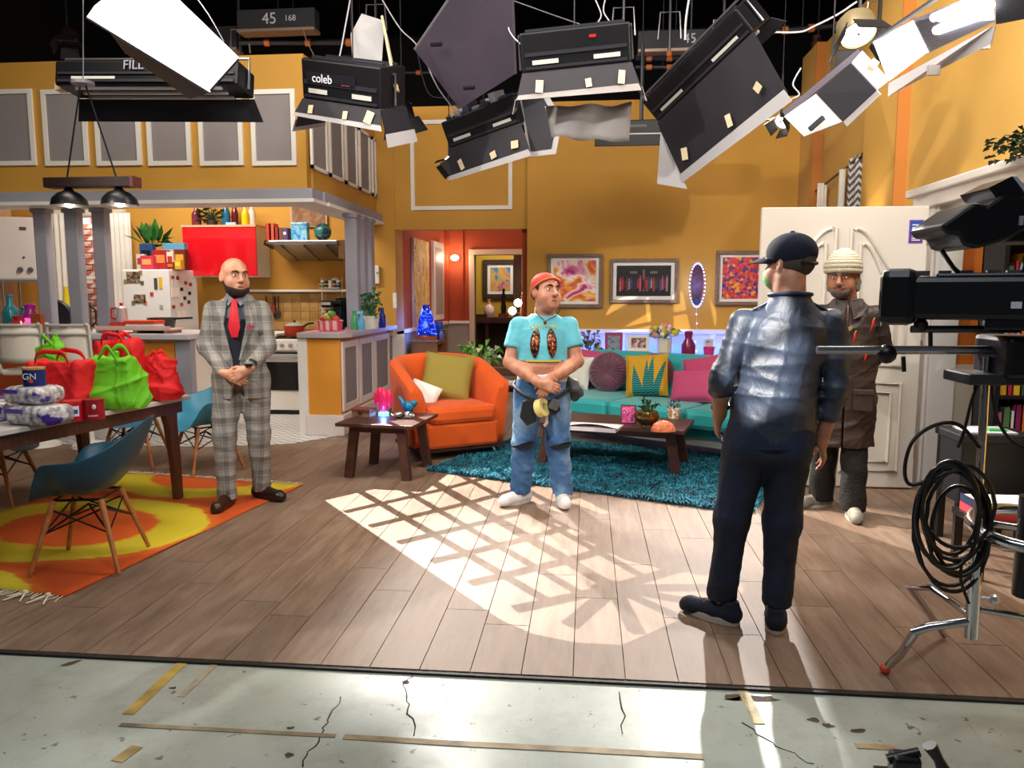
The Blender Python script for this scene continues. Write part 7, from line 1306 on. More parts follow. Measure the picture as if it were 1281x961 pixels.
# ---------------------------------------------------------------- bald man in the plaid suit
p0 = (G(280, 633)+G(330, 622))/2
t = person('bald bearded man in grey plaid suit with red tie, hands clasped', (p0.x+.02, p0.y-.02, 0), R(8)); H = 1.76
n = NT('plaid', .85); tx = n.op('MULTIPLY', n.x, 1.); sq = lambda v, f, ph, lo: n.op('GREATER_THAN', n.op('SINE', n.op('MULTIPLY_ADD', v, f, ph)), lo)
diag = n.op('ADD', n.x, n.op('MULTIPLY', n.y, .7)); a_ = n.op('ADD', sq(diag, 62., .4, .35), sq(n.z, 62., .9, .35)); b_ = n.op('MAXIMUM', sq(diag, 62., 2.4, .965), sq(n.z, 62., 2.9, .965))
cl = n.ramp(n.op('MULTIPLY', a_, .5), [(0, '8b8580'), (.5, '6a655f'), (1, '413e3e')]); cl = n.mix(n.op('MULTIPLY', b_, .5), cl, '3c3a3e'); cl = n.mix(n.op('MULTIPLY', n.noise(180, 2), .25), cl, 'c8c2ba'); n.bump(n.noise(40, 4), .25, .01); PLAID = n.done(cl)
SK = skin('skin_bald', 'd29a7c')
hd = V3(.0, -.03, 1.61); Rm = head_frame(38, -2, 2)
Rs, Ls = V3(-.172, .01, 1.385), V3(.165, .0, 1.385); Re, Le = V3(-.225, -.03, 1.13), V3(.215, -.04, 1.13); Rw, Lw = V3(-.02, -.235, .955), V3(.115, -.22, .985)
fR, fL = t.matrix_world.inverted() @ G(280, 628) if 0 else None, None
ax_, ay_ = -.095, -.11; bx_, by_ = .095, .10
S = SDF((-.42, -.40, .0), (.42, .28, 1.80), .0062)
S.loft([(.86, 0, .02, .15, .10), (1.0, 0, .01, .15, .11), (1.2, 0, .0, .15, .105), (1.36, 0, .01, .155, .10), (1.44, 0, .02, .11, .075)], .03); S.rc((0, .02, 1.42), (0, .0, 1.55), .058, .055, .03)
for sh, el_, wr in ((Rs, Re, Rw), (Ls, Le, Lw)): S.rc((0, .01, 1.40), sh, .045, .045, .03); S.chain([sh, el_, wr], [.042, .036, .028], .02)
for x, y, hx in ((ax_, ay_, -.09), (bx_, by_, .09)): S.chain([(hx, .02, .9), ((hx+x)/2+(.015 if x > 0 else -.015), (y-.06)/2, .5), (x, y, .07)], [.085, .05, .04], .03)
T = add_head(S, hd, Rm, 1.02)
hand(S, Rw, Lw-Rw+V3(-.05, -.01, -.07), (-.25, -.85, .3), -1, 32, sc=1.0); hand(S, Lw, V3(-.10, -.045, -.055), (.1, -1, .15), 1, 30, sc=1.0)
S.mesh('body', SK, t)
X = face_bits(t, T, Rm, '3a2618')
B = SDF(hd-.16, hd+.16, .005)
def hp(x, y, z): return hd+Rm @ V3(x, y, z)
MT = Rm.tolist()
B.el(hp(0, -.030, -.052), (.069, .072, .080), MT, .01); B.el(hp(0, -.058, -.093), (.042, .042, .036), MT, .02)
for s in (-1, 1): B.rc(hp(s*.066, -.005, -.03), hp(s*.05, -.04, -.08), .014, .022, .015)
B.cut(hp(0, -.03, -.043), Rm @ V3(0, -.55, 1), -1); B.el(hp(0, -.112, -.058), (.022, .03, .010), MT, .006, '-'); B.el(hp(0, -.095, -.02), (.05, .05, .028), MT, .01, '-'); B.mesh('beard', M('2a1c14', .9, bump=(300, .5)), t)
# trousers
S = SDF((-.30, -.30, .02), (.32, .30, 1.02), .008); S.loft([(.84, 0, .02, .165, .125), (.95, 0, .015, .165, .125), (1.0, 0, .01, .16, .12)], .03)
for x, y, hx in ((ax_, ay_, -.09), (bx_, by_, .09)): S.chain([(hx, .02, .90), ((hx+x)/2+(.012 if x > 0 else -.012), (y-.05)/2, .5), (x, y, .07)], [.115, .080, .063], .04)
S.cut((0, 0, .065), (0, 0, 1), 1); S.wrinkle(.010, (22, 40), 4, ((0, .2, .5, .8, 1), (1.4, .9, .8, .5, .4))); S.ridge(.014, 18, 9, ((0, .2, .5, .8, 1), (1.5, .9, 1, .6, .2)), 2.2); S.mesh('trousers', PLAID, t)
# jacket with open front, sleeves
S = SDF((-.44, -.40, .70), (.44, .28, 1.56), .0072)
S.loft([(.765, 0, .015, .20, .15), (.9, 0, .01, .187, .142), (1.08, 0, .0, .172, .132), (1.25, 0, .0, .188, .138), (1.37, 0, .01, .175, .12), (1.44, 0, .025, .125, .085), (1.50, 0, .035, .08, .065)], .03)
for sh, el_, wr, e in ((Rs, Re, Rw, .0), (Ls, Le, Lw, .0)): S.rc((0, .01, 1.41), sh, .05, .058, .03); w2 = el_+(wr-el_)*.86; S.chain([sh, el_, w2], [.064, .056, .046], .015)
S.wrinkle(.006, (24, 46), 8, ((.7, 1.0, 1.3, 1.5), (.6, 1, .8, .3))); S.ridge(.010, 16, 3, ((.7, 1.0, 1.3, 1.45), (.5, 1, .8, .1)), 1.6)
xx, yy, zz = S._pts((slice(None),)*3); half = np.interp(zz.ravel(), (.70, .78, .9, 1.02, 1.28, 1.47, 1.56), (.06, .045, .024, .02, .075, .055, .05))[None, None, :]; cx = .015
wd = np.maximum(np.abs(xx-cx)-half, yy+.045); arm = np.minimum.reduce([np.sqrt((xx-p[0])**2+(yy-p[1])**2+(zz-p[2])**2) for p in [Re+(Rw-Re)*k for k in (.3, .5, .7, .86)]+[Le+(Lw-Le)*k for k in (.3, .5, .7, .86)]])-.075
wd = np.where(arm < 0, .05, wd); S.d = np.maximum(S.d, -wd).astype(np.float32); J = S.mesh('jacket', PLAID, t)
for s in (-1, 1):
    q = MB(); q.add([(cx+s*.05, -.088, 1.475), (cx+s*.088, -.085, 1.42), (cx+s*.076, -.124, 1.29), (cx+s*.118, -.106, 1.30), (cx+s*.022, -.141, 1.04), (cx+s*.036, -.139, 1.06)], [(0, 1, 3, 2), (2, 3, 5, 4)] if s < 0 else [(2, 3, 1, 0), (4, 5, 3, 2)]); q.build('lapel', PLAID, J, solid=.010)
MB().add([(.10, -.147, 1.26), (.155, -.135, 1.265), (.15, -.137, 1.29), (.135, -.14, 1.278), (.12, -.143, 1.295), (.105, -.146, 1.28)], [(0, 1, 2, 3, 4, 5)]).build('pocket_square', M('a02a4a', .7), J, solid=.006, label='dark red pocket square')
# waistcoat, shirt, tie
S = SDF((-.24, -.20, .88), (.24, .2, 1.5), .008); S.loft([(.9, 0, .0, .168, .128), (1.08, 0, 0, .165, .124), (1.25, 0, 0, .165, .124), (1.4, 0, .01, .115, .10)], .03); xx, yy, zz = S._pts((slice(None),)*3); wd = np.maximum(np.abs(xx-cx)-np.interp(zz.ravel(), (1.22, 1.46), (0, .07))[None, None, :], yy+.03); S.d = np.where(zz > 1.22, np.maximum(S.d, -wd), S.d).astype(np.float32); S.wrinkle(.004, (30,), 2); S.mesh('waistcoat', M('191a28', .85, bump=(200, .2)), t)
S = SDF((-.2, -.19, 1.15), (.2, .16, 1.58), .007); S.loft([(1.16, 0, .0, .16, .118), (1.38, 0, .008, .155, .105), (1.45, 0, .015, .10, .08)], .03); S.rc((0, .02, 1.44), (0, .008, 1.515), .078, .068, .02); S.cut((0, -.03, 1.515), (0, .25, 1), -1); S.mesh('shirt', M('6c717c', .75, bump=(160, .1)), t)
for s in (-1, 1): MB().add([(cx+s*.006, -.10, 1.465), (cx+s*.066, -.04, 1.51), (cx+s*.075, -.055, 1.45), (cx+s*.04, -.118, 1.415)], [(0, 1, 2, 3)]).build('collar', M('7c818c', .75), t, solid=.008)
q = MB(); q.loft([[Vector((cx+x*w, y, z)) for x, y in ((-1, yy), (0, yy-.012), (1, yy), (0, yy+.01))] for w, yy, z in ((.024, -.102, 1.468), (.018, -.118, 1.435), (.03, -.135, 1.36), (.040, -.143, 1.27), (.02, -.142, 1.20))]); q.build('tie', M('d0182a', .5, bump=(90, .15)), t, True)
q = MB(); q.tube([Lw+V3(.022, .03, .03)-V3(.0, 0, 0), Lw+V3(.03, .045, .045)], .041, 14); q.build('shirt_cuff', M('15151c', .7), t); MB().lathe([(.03, 0), (.03, .012)], 12, m=Matrix.Translation(Vector(Lw+V3(.02, -.03, .03)))).build('wristwatch', M('22221f', .3, .5), t)
shoe(t, 'shoe', (ax_, ay_+.0), -4, '2e1a12', '15100d', .30, '1a120e', .022, .045, M('34190f', .3)); shoe(t, 'shoe', (bx_, by_), 58, '2e1a12', '15100d', .30, '1a120e', .022, .045, M('241612', .3)); warp(t, hd, 1.13)

# ---------------------------------------------------------------- man in the turquoise crop top
p0 = (G(635, 632)+G(706, 636))/2; p0 = G(677, 631); t = person('man in turquoise cropped T-shirt and ripped jeans with red cap', (p0.x, p0.y+.03, 0), R(3)); SK = skin('skin_mid', 'c98f72')
hd = V3(.03, -.02, 1.505); Rm = head_frame(30, -8, 4); MT = Rm.tolist(); hp = lambda x, y, z: hd+Rm @ V3(x, y, z)
Rs, Ls = V3(-.165, .01, 1.275), V3(.185, .01, 1.275); Re, Le = V3(-.225, -.05, 1.02), V3(.245, -.05, 1.03); Rw, Lw = V3(-.01, -.27, .90), V3(.055, -.24, .92); ax_, ay_, bx_, by_ = -.15, -.02, .145, -.03
S = SDF((-.42, -.42, 0), (.44, .26, 1.72), .0062)
S.loft([(.78, .01, .02, .16, .12), (.9, .01, -.005, .175, .15), (1.0, .01, -.015, .178, .16), (1.15, .01, .0, .17, .135), (1.27, .01, .01, .16, .105), (1.33, .01, .02, .11, .08)], .03); S.rc((.01, .02, 1.33), (.025, .0, 1.46), .066, .062, .03)
for sh, el_, wr in ((Rs, Re, Rw), (Ls, Le, Lw)): S.rc((0, .01, 1.29), sh, .045, .048, .03); S.chain([sh, el_, wr], [.05, .045, .032], .02); S.rc(sh*.0+el_*.75+wr*.25, el_*.45+wr*.55, .046, .042, .02)
for x, y, hx in ((ax_, ay_, -.085), (bx_, by_, .10)): S.chain([(hx, .02, .84), ((hx+x)/2, -.03, .45), (x, y+.02, .07)], [.085, .05, .04], .03)
T = add_head(S, hd, Rm, 1.08, 1.12, 1.1); hand(S, Rw, V3(.14, -.035, -.04), (-.15, -1, .35), -1, 30); hand(S, Lw, V3(-.07, -.04, -.13), (.1, -1, .1), 1, 34); S.mesh('body', SK, t); face_bits(t, T, Rm, '2c1e16', browt=.0045)
h = SDF(hd-.16, hd+.16, .006); h.el(hp(0, .016, .022), (.0795, .097, .07), MT, .01); h.cut(hp(0, -.035, .0), Rm @ V3(0, -1, .25), -1); h.cut(hp(0, 0, -.05), Rm @ V3(0, 0, 1), 1); h.mesh('hair', M('2a221e', .9), t)
h = SDF(hd-.17, hd+.17, .006); h.el(hp(0, .022, .042), (.086, .103, .086), MT, .01); h.el(hp(0, .085, -.02), (.07, .04, .075), MT, .03); h.cut(hp(0, 0, .03), Rm @ V3(0, .526, 1), 1); h.wrinkle(.004, (50,), 1); h.d = np.maximum(h.d, -1); xx, yy, zz = h._pts((slice(None),)*3); CAP = M('b8402c', .75, bump=(120, .2)); ob = h.mesh('red_cap', CAP, t); 
bd = MB(); Xh = Matrix.Identity(4)
for i in range(3):
    for j in range(3): Xh[i][j] = Rm[i][j]
Xh.translation = Vector(hd); MB(Xh).tube([(.088*math.cos(a), .018+.104*math.sin(a), .022-.055*math.sin(a)) for a in [2*PI*k/28 for k in range(28)]], .007, 6, closed=True).build('cap_band', M('d0604a', .7), ob, True)
TQ = M('5fb2c2', .8, noise=(8, .07), bump=(30, .3))
S = SDF((-.36, -.26, .95), (.38, .22, 1.45), .0072); S.loft([(.985, .01, -.012, .195, .168), (1.05, .01, -.008, .192, .162), (1.15, .01, .0, .178, .15), (1.25, .01, .01, .168, .125), (1.325, .01, .02, .115, .094), (1.365, .012, .02, .088, .08)], .03)
for sh, el_ in ((Rs, Re), (Ls, Le)): S.rc((0, .01, 1.29), sh, .05, .058, .03); S.rc(sh, sh+(el_-sh)*.55, .064, .070, .02)
for sh, el_ in ((Rs, Re), (Ls, Le)):
    dv = (el_-sh)/np.linalg.norm(el_-sh); c_ = sh+(el_-sh)*.62; xx, yy, zz = S._pts((slice(None),)*3); pl = (xx-c_[0])*dv[0]+(yy-c_[1])*dv[1]+(zz-c_[2])*dv[2]; S.d = np.where((xx*np.sign(sh[0]) > .178), np.maximum(S.d, pl), S.d).astype(np.float32)
S.cut((0, 0, 1.03), (0, 0, 1), 1); S.wrinkle(.007, (26, 50), 5); S.rc((.02, .0, 1.38), (.02, -.03, 1.5), .07, .07, .01, '-'); SH_ = S.mesh('t_shirt', TQ, t)
# feathered sequin ovals and lettering
n = NT('sequin', .25); v_ = n.vor(90, out='Color'); s2 = n.t.nodes.new('ShaderNodeSeparateColor'); n.t.links.new(v_, s2.inputs[0]); SEQ = n.done(n.ramp(s2.outputs[0], [(0, '2a130c'), (.4, '4a2412'), (.68, '8a4a1c'), (.85, 'c8702a'), (.95, 'd8402a')], True)); n.b.inputs['Metallic'].default_value = .5
def chest_y(z): return -np.interp(z, (.985, 1.05, 1.15, 1.27, 1.335), (.18, .17, .15, .112, .074))
for s, cx_ in ((-1, -.045), (1, .065)):
    q = MB(); rows = 12; rg = []
    for i in range(rows+1):
        k = i/rows; z = 1.065+.195*k; w = .033*math.sin(PI*min(1, max(0.02, k)))**.7+.002; xo = cx_-s*0+(.012*(k-.5)*-s); y = chest_y(z)-.006; rg.append([(xo-w, y+.012, z), (xo-w*.5, y, z), (xo+w*.5, y, z), (xo+w, y+.012, z)])
    q.add([p for r in rg for p in r], [(i*4+j, i*4+j+1, (i+1)*4+j+1, (i+1)*4+j) for i in range(rows) for j in range(3)]); q.build('sequin_patch', SEQ, SH_, True, solid=.006)
YT = M('c8b83a', .7)
for k, ch in enumerate('TROPICAL'): a = (k-3.5)/3.5; z = 1.285-.012*a*a; m_ = Matrix.Translation((.012+a*.085, chest_y(z)-.012+.025*a*a, z)) @ FRONT @ Matrix.Rotation(-a*.25, 4, 'Z'); 
for k in range(9): a = (k-4)/4; z = 1.283-.016*a*a; MB().box((.012+a*.088, chest_y(z)-.010+.022*a*a, z), (.011, .004, .016 if k % 2 else .02), (0, a*.2, 0)).build('print_letter', YT, SH_)
q = MB(); q.grid(lambda u, v: (.01-.12+.24*u, -.185*math.sqrt(max(0, 1-((-.12+.24*u)/.205)**2))+.002, 1.036+.012*v), 12, 1); q.build('hem_print', YT, SH_, solid=.003)
q = MB(); q.tube([(.03-.075, .0, 1.40), (.03-.05, -.07, 1.345), (.02, -.113, 1.31), (.03+.06, -.07, 1.345), (.03+.085, .0, 1.40)], .0035, 6); q.build('necklace', M('2a1a14', .6), t, True); MB().sph((.02, -.12, 1.30), (.012, .007, .014), 8).build('pendant', M('4a2a1a', .5), t)
n = NT('jeans', .85); f1 = n.noise(3.2, 4); f2 = n.noise(55, 3, n.map((1, 1, .25))); c = n.ramp(f1, [(.36, '274a78'), (.5, '4a76a8'), (.64, '8fb0cf')]); c = n.mix(n.op('MULTIPLY', f2, .3), c, '1e3a66'); n.bump(n.noise(24, 4), .4, .01); JEAN = n.done(c)
S = SDF((-.34, -.3, .04), (.36, .26, .96), .0075); S.loft([(.76, .01, .01, .178, .145), (.86, .01, .0, .182, .16), (.915, .01, -.005, .184, .165)], .03)
for x, y, hx in ((ax_, ay_, -.09), (bx_, by_, .10)): S.chain([(hx, .01, .80), ((hx+x)/2-.005, -.03, .45), (x, y+.02, .085)], [.112, .084, .076], .03)
S.cut((0, 0, .075), (0, 0, 1), 1); S.cut((0, 0, .91), (0, 0, 1), -1); S.wrinkle(.010, (20, 38), 11, ((0, .15, .4, .7, .9), (1.5, 1.2, .9, .6, .2))); S.ridge(.016, 18, 12, ((0, .15, .4, .7, .9), (1.6, 1.2, .9, .7, .1)), 2.2); JN = S.mesh('jeans', JEAN, t)
S = SDF((-.22, -.2, .88), (.24, .2, .97), .007); S.loft([(.89, .01, -.008, .184, .160), (.95, .01, -.008, .184, .163)], .01); S.wrinkle(.005, (50,), 3); S.mesh('waistband', M('d8d8dc', .8), t, label='white cloth band showing above the jeans')
for cx_, zz in ((-.13, .455), (.13, .455)):
    q = MB(); q.add([(cx_-.085, -.115, zz-.02), (cx_-.03, -.13, zz-.005), (cx_+.04, -.13, zz+.018), (cx_+.085, -.112, zz+.02), (cx_+.06, -.125, zz-.02), (cx_-.02, -.132, zz-.035)], [(0, 1, 2, 3, 4, 5)]); q.build('knee_tear', M('15181f', .9), JN, solid=.012)
q = MB(); q.tube([(-.20, -.06, .86), (-.14, -.15, .81), (-.02, -.185, .76), (.06, -.18, .765), (.15, -.15, .82), (.21, -.06, .86), (.2, .08, .87), (0, .17, .87), (-.19, .08, .87)], .013, 8, closed=True); BELT = q.build('tool_belt', M('1d1d22', .7), t, True)
for pts, lb in (([(-.13, 0), (-.05, .015), (-.035, -.14), (-.10, -.17), (-.15, -.11)], 'pouch'), ([(.04, .0), (.10, .03), (.13, -.06), (.08, -.10), (.035, -.07)], 'pouch')): MB().prism(pts, 0, .03, Matrix.Translation((.0, -.19, .77)) @ FRONT).build(lb, M('1b1c22', .75), BELT, bevel=.006)
MB().lathe([(.028, -.025), (.062, -.025), (.062, .025), (.028, .025), (.028, -.025)], 24, m=Matrix.Translation((.0, -.235, .73)) @ Matrix.Rotation(R(70), 4, 'Y') @ Matrix.Rotation(R(30), 4, 'X')).build('tape_roll', M('e4d88a', .4), BELT, True, label='yellow roll of tape'); MB().box((.085, -.225, .75), (.06, .05, .075), (0, .4, .3)).build('tape_measure', M('55565c', .4), BELT, bevel=.008); MB().tube([(.03, -.215, .70), (.035, -.22, .62), (.02, -.215, .60)], .012, 6).build('keys', M('c8b0a0', .5), BELT)
S = SDF((.12, -.2, .72), (.32, .1, .95), .007); S.rc((.21, -.06, .87), (.24, -.05, .80), .05, .045); S.wrinkle(.02, (60,), 6); S.mesh('side_bag', M('3a3a3e', .5, noise=(20, .5)), BELT)
for x, y, yw in ((ax_, ay_, -48), (bx_, by_, 8)): shoe(t, 'sneaker', (x, y+.02), yw, 'e2e0dc', 'cfcbc2', .27, 'f0f0ee', .028, .046)
warp(t, hd, 1.12)

# ---------------------------------------------------------------- man in the navy cap and jacket, seen from behind
p0 = (G(893, 776)+G(965, 786))/2; p0.x = G(950, 780).x; t = person('man in navy jacket, jeans and cap seen from behind', (p0.x, p0.y, 0), R(176)); SK = skin('skin_dir', 'c08a6e')
# local frame: faces -y (away from camera after the turn); local +x is image left
hd = V3(-.0, -.05, 1.665); Rm = head_frame(42, 0, 0); MT = Rm.tolist(); hp = lambda x, y, z: hd+Rm @ V3(x, y, z)
Ls, Rs = V3(.185, .0, 1.405), V3(-.185, .0, 1.405); Le, Re = V3(.25, .075, 1.155), V3(-.245, .06, 1.13); Lw, Rw = V3(.225, -.04, .985), V3(-.235, -.03, .88); lx, ly, rx_, ry = .175, -.02, -.065, .01
S = SDF((-.42, -.3, 0), (.42, .3, 1.82), .0066)
S.loft([(.86, 0, 0, .15, .11), (1.0, 0, -.01, .15, .12), (1.2, 0, 0, .155, .12), (1.38, 0, .0, .16, .105), (1.47, 0, .0, .11, .08)], .03); S.rc((0, .01, 1.45), (0, -.015, 1.6), .068, .064, .03)
for sh, el_, wr in ((Rs, Re, Rw), (Ls, Le, Lw)): S.rc((0, .0, 1.42), sh, .06, .055, .03); S.chain([sh, el_, wr], [.05, .045, .031], .02)
for x, y, hx in ((lx, ly, .09), (rx_, ry, -.085)): S.chain([(hx, .01, .9), ((hx+x)/2, -.0, .5), (x, y, .07)], [.08, .05, .04], .03)
T = add_head(S, hd, Rm, 1.05); hand(S, Rw, (-.05, -.05, -.2), (-1, .1, .1), -1, 22); hand(S, Lw, (-.0, -.12, -.2), (1, .2, 0), 1, 20); S.mesh('body', SK, t); face_bits(t, T, Rm, '3a2a20')
h = SDF(hd-.16, hd+.16, .006); h.el(hp(0, .02, .015), (.080, .098, .08), MT, .01); h.cut(hp(0, -.01, .0), Rm @ V3(0, -1, .1), -1); h.cut(hp(0, 0, -.045), Rm @ V3(0, 0, 1), 1); h.mesh('hair', M('4a403a', .9, bump=(200, .4)), t)
NAVY = M('0d142a', .9, bump=(140, .1)); h = SDF(hd-.2, hd+.2, .006); h.el(hp(0, .012, .05), (.092, .112, .085), MT, .01); h.cut(hp(0, 0, .004), Rm @ V3(0, .06, 1), 1); h.rc(hp(-.026, .125, .012), hp(.026, .125, .012), .022, .022, .006, '-'); ob = h.mesh('navy_cap', NAVY, t)
Xh = Matrix.Identity(4)
for i in range(3):
    for j in range(3): Xh[i][j] = Rm[i][j]
Xh.translation = Vector(hd); q = MB(Xh); q.grid(lambda u, v: (.082*math.cos(PI+PI*u)*(1-.12*v), -.03+(.075+.09*v)*math.sin(PI+PI*u), .022-.02*v+.012*math.sin(PI*u)), 14, 5); q.build('brim', NAVY, ob, True, solid=.006); MB(Xh).tube([(.05, .1, .004), (0, .12, .0), (-.05, .1, .004)], .008, 6).build('cap_strap', M('0c0f18', .6), ob); MB(Xh).sph((0, .012, .136), (.012, .012, .006), 8).build('button', NAVY, ob); n = NT('mesh_cap', .9); 
h = SDF(hd-.16, hd+.16, .006); h.el(hp(0, -.045, -.052), (.068, .072, .062), MT, .01); h.cut(hp(0, -.05, -.01), Rm @ V3(0, -.2, 1), -1); h.cut(hp(0, -.015, 0), Rm @ V3(0, 1, 0), -1); h.mesh('face_mask', M('8fc48a', .8, bump=(60, .2)), t, label='pale green face mask'); MB(Xh).tube([(.07, -.02, -.04), (.083, .012, -.01), (.08, .03, .01)], .0022, 5).build('mask_strap', M('d8e4d8', .7), t)
n = NT('satin', .52); n.b.inputs['Specular IOR Level'].default_value = .6; n.bump(n.noise(16, 4, n.map((1, 1, .6)), dist=.6), .5, .02); JAC = n.done(n.ramp(n.noise(9, 3), [(.3, '1f2839'), (.7, '303a4e')]))
S = SDF((-.42, -.26, .80), (.42, .3, 1.58), .0072); S.loft([(.86, 0, .0, .205, .16), (.95, 0, -.005, .198, .152), (1.15, 0, 0, .192, .148), (1.3, 0, .005, .198, .146), (1.39, 0, .008, .185, .128), (1.46, 0, .01, .13, .095), (1.515, 0, .01, .088, .08), (1.54, 0, .005, .084, .078)], .03)
for sh, el_, wr in ((Rs, Re, Rw), (Ls, Le, Lw)): S.rc((0, .0, 1.41), sh, .05, .062, .03); w2 = el_+(wr-el_)*(.25 if sh is Ls else .45); S.chain([sh, el_, w2], [.064, .056, .053], .018)
S.cut((0, 0, .865), (0, 0, 1), 1); S.wrinkle(.012, (15, 28), 21, ((.9, 1.1, 1.35, 1.45, 1.5), (.8, 1, .8, .4, .1))); S.ridge(.026, 13, 5, ((.86, 1.1, 1.35, 1.45, 1.5), (.8, 1, .9, .4, .0)), 1.6); JK = S.mesh('jacket', JAC, t)
q = MB(); q.tube([(.085*math.cos(a), .008+.082*math.sin(a), 1.535+.008*math.sin(a)) for a in [2*PI*k/24 for k in range(24)]], .010, 8, closed=True); q.build('collar', M('1c2742', .5), JK, True); MB().tube([(.204*math.cos(a), .0+.160*math.sin(a), .868) for a in [2*PI*k/40 for k in range(40)]], .009, 6, closed=True).build('hem_band', M('1a2440', .6), JK, True); 
for s in (-1, 1): MB().box((s*.135, .01, 1.475), (.09, .04, .008), (0, s*.5, 0)).build('shoulder_strap', M('151d33', .5), JK, bevel=.003)
n = NT('dark_jeans', .85); c = n.ramp(n.noise(4, 4), [(.35, '0f1626'), (.7, '1f2c48')]); n.bump(n.noise(26, 4), .4, .01); DJ = n.done(c)
S = SDF((-.28, -.22, .06), (.30, .22, 1.02), .0075); S.loft([(.82, 0, .01, .17, .135), (.93, 0, .0, .17, .135), (1.0, 0, 0, .165, .13)], .03); S.el((.085, .08, .87), (.09, .075, .10), None, .05); S.el((-.085, .08, .87), (.09, .075, .10), None, .05)
for x, y, hx in ((lx, ly, .088), (rx_, ry, -.085)): S.chain([(hx, .01, .88), ((hx+x)/2+(.01 if x > 0 else -.005), -.005, .5), (x, y+.005, .11)], [.112, .080, .066], .04)
S.cut((0, 0, .11), (0, 0, 1), 1); S.wrinkle(.008, (24, 44), 31, ((0, .2, .5, .8, 1), (1.5, .9, 1, .6, .3))); S.ridge(.014, 18, 14, ((0, .2, .5, .8, 1), (1.5, .9, 1, .5, .1)), 2.2); JN = S.mesh('jeans', DJ, t)
MB().tube([Lw+V3(0, .012, .05)-V3(0, 0, .0), Lw+V3(.0, .008, .03)], .041, 16).build('wristwatch', M('111318', .4), t); MB().box(tuple(Lw+V3(.035, .01, .04)), (.016, .035, .035)).build('watch_face', M('17191f', .2), t, bevel=.004)
shoe(t, 'sneaker', (lx, ly+.01), 60, '131a2e', 'b9b2a4', .29, 'd8d8d8', .036, .052, M('131a2e', .7, bump=(120, .3))); shoe(t, 'sneaker', (rx_, ry+.01), -8, '131a2e', 'b9b2a4', .28, 'd8d8d8', .036, .05, M('101624', .7, bump=(120, .3))); warp(t, hd, 1.05, ((0, .85, 1.5), (0, 0, -.07)), .975)

# ---------------------------------------------------------------- man in the knitted hat and long brown coat
p0 = (G(1018, 634)+G(1069, 648))/2; t = person('bearded man in cream knitted hat and long dark brown coat by the door', (p0.x+.02, p0.y, 0), R(-14)); SK = skin('skin_hat', 'b07858')
hd = V3(-.04, -.04, 1.60); Rm = head_frame(-14, 4, 0); MT = Rm.tolist(); hp = lambda x, y, z: hd+Rm @ V3(x, y, z)
Rs, Ls = V3(-.175, .0, 1.355), V3(.18, .01, 1.355); Re, Le = V3(-.23, .07, 1.10), V3(.25, .08, 1.11); Rw, Lw = V3(-.08, .19, .96), V3(.09, .19, .96); ax_, ay_, bx_, by_ = -.10, .12, .09, -.10
S = SDF((-.42, -.3, 0), (.42, .34, 1.74), .0066); S.loft([(.86, 0, 0, .15, .11), (1.0, 0, -.02, .155, .13), (1.2, 0, -.01, .16, .125), (1.34, 0, .0, .155, .105), (1.42, 0, .0, .11, .08)], .03); S.rc((0, .01, 1.40), (-.02, -.015, 1.54), .064, .06, .03)
for sh, el_, wr in ((Rs, Re, Rw), (Ls, Le, Lw)): S.rc((0, .0, 1.37), sh, .06, .05, .03); S.chain([sh, el_, wr], [.046, .04, .03], .02)
for x, y, hx in ((ax_, ay_, -.085), (bx_, by_, .085)): S.chain([(hx, .01, .88), ((hx+x)/2, y*.4-.01, .5), (x, y, .07)], [.08, .05, .04], .03)
T = add_head(S, hd, Rm, 1.06, 1.15); hand(S, Rw, (.12, .03, -.03), (0, 1, .2), 1, 25); hand(S, Lw, (-.12, .02, -.05), (0, 1, .2), -1, 25); S.mesh('body', SK, t); face_bits(t, T, Rm, '4a423c', browt=.0055)
B = SDF(hd-.17, hd+.17, .0055); B.el(hp(0, -.034, -.064), (.063, .070, .062), MT, .01); B.cut(hp(0, -.03, -.048), Rm @ V3(0, -.4, 1), -1); B.el(hp(0, -.112, -.0615), (.022, .03, .008), MT, .005, '-'); B.rc(hp(-.03, -.093, -.052), hp(.03, -.093, -.052), .008, .008, .01); B.mesh('beard', M('6a5f58', .95, noise=(60, .4), bump=(300, .6)), t)
B = SDF(hd-.17, hd+.17, .006)
for s in (-1, 1): B.rc(hp(s*.074, .03, .02), hp(s*.074, .035, -.065), .02, .022, .02)
B.rc(hp(-.06, .075, -.03), hp(.06, .075, -.03), .035, .035, .03); B.mesh('hair', M('7c7671', .95, bump=(200, .6)), t)
n = NT('knit', .95); w_ = n.op('SINE', n.op('MULTIPLY', n.z, 420.)); bd_ = n.op('LESS_THAN', n.op('ABSOLUTE', n.op('SUBTRACT', n.z, 1.668)), .006); n.bump(n.op('ADD', w_, n.noise(140, 3)), .6, .006); KN = n.done(n.mix(n.op('MULTIPLY', bd_, .8), 'd8ccb0', '5c4c3c'))
h = SDF(hd-.2, hd+.2, .006); h.el(hp(0, .018, .085), (.096, .110, .092), MT, .01); h.ridge(.008, 26, 3); h.cut(hp(0, 0, .042), Rm @ V3(0, -.15, 1), 1); ob = h.mesh('knitted_hat', KN, t)
Xh = Matrix.Identity(4)
for i in range(3):
    for j in range(3): Xh[i][j] = Rm[i][j]
Xh.translation = Vector(hd); q = MB(Xh)
for z_b, r_b in ((.042, .018), (.066, .019), (.086, .015)): q.tube([(.092*math.cos(a), .012+.107*math.sin(a), z_b-.012*math.sin(a)) for a in [2*PI*k/32 for k in range(32)]], r_b, 10, closed=True)
q.build('hat_brim', M('d8ccb0', .95, bump=(160, .8)), ob, True)
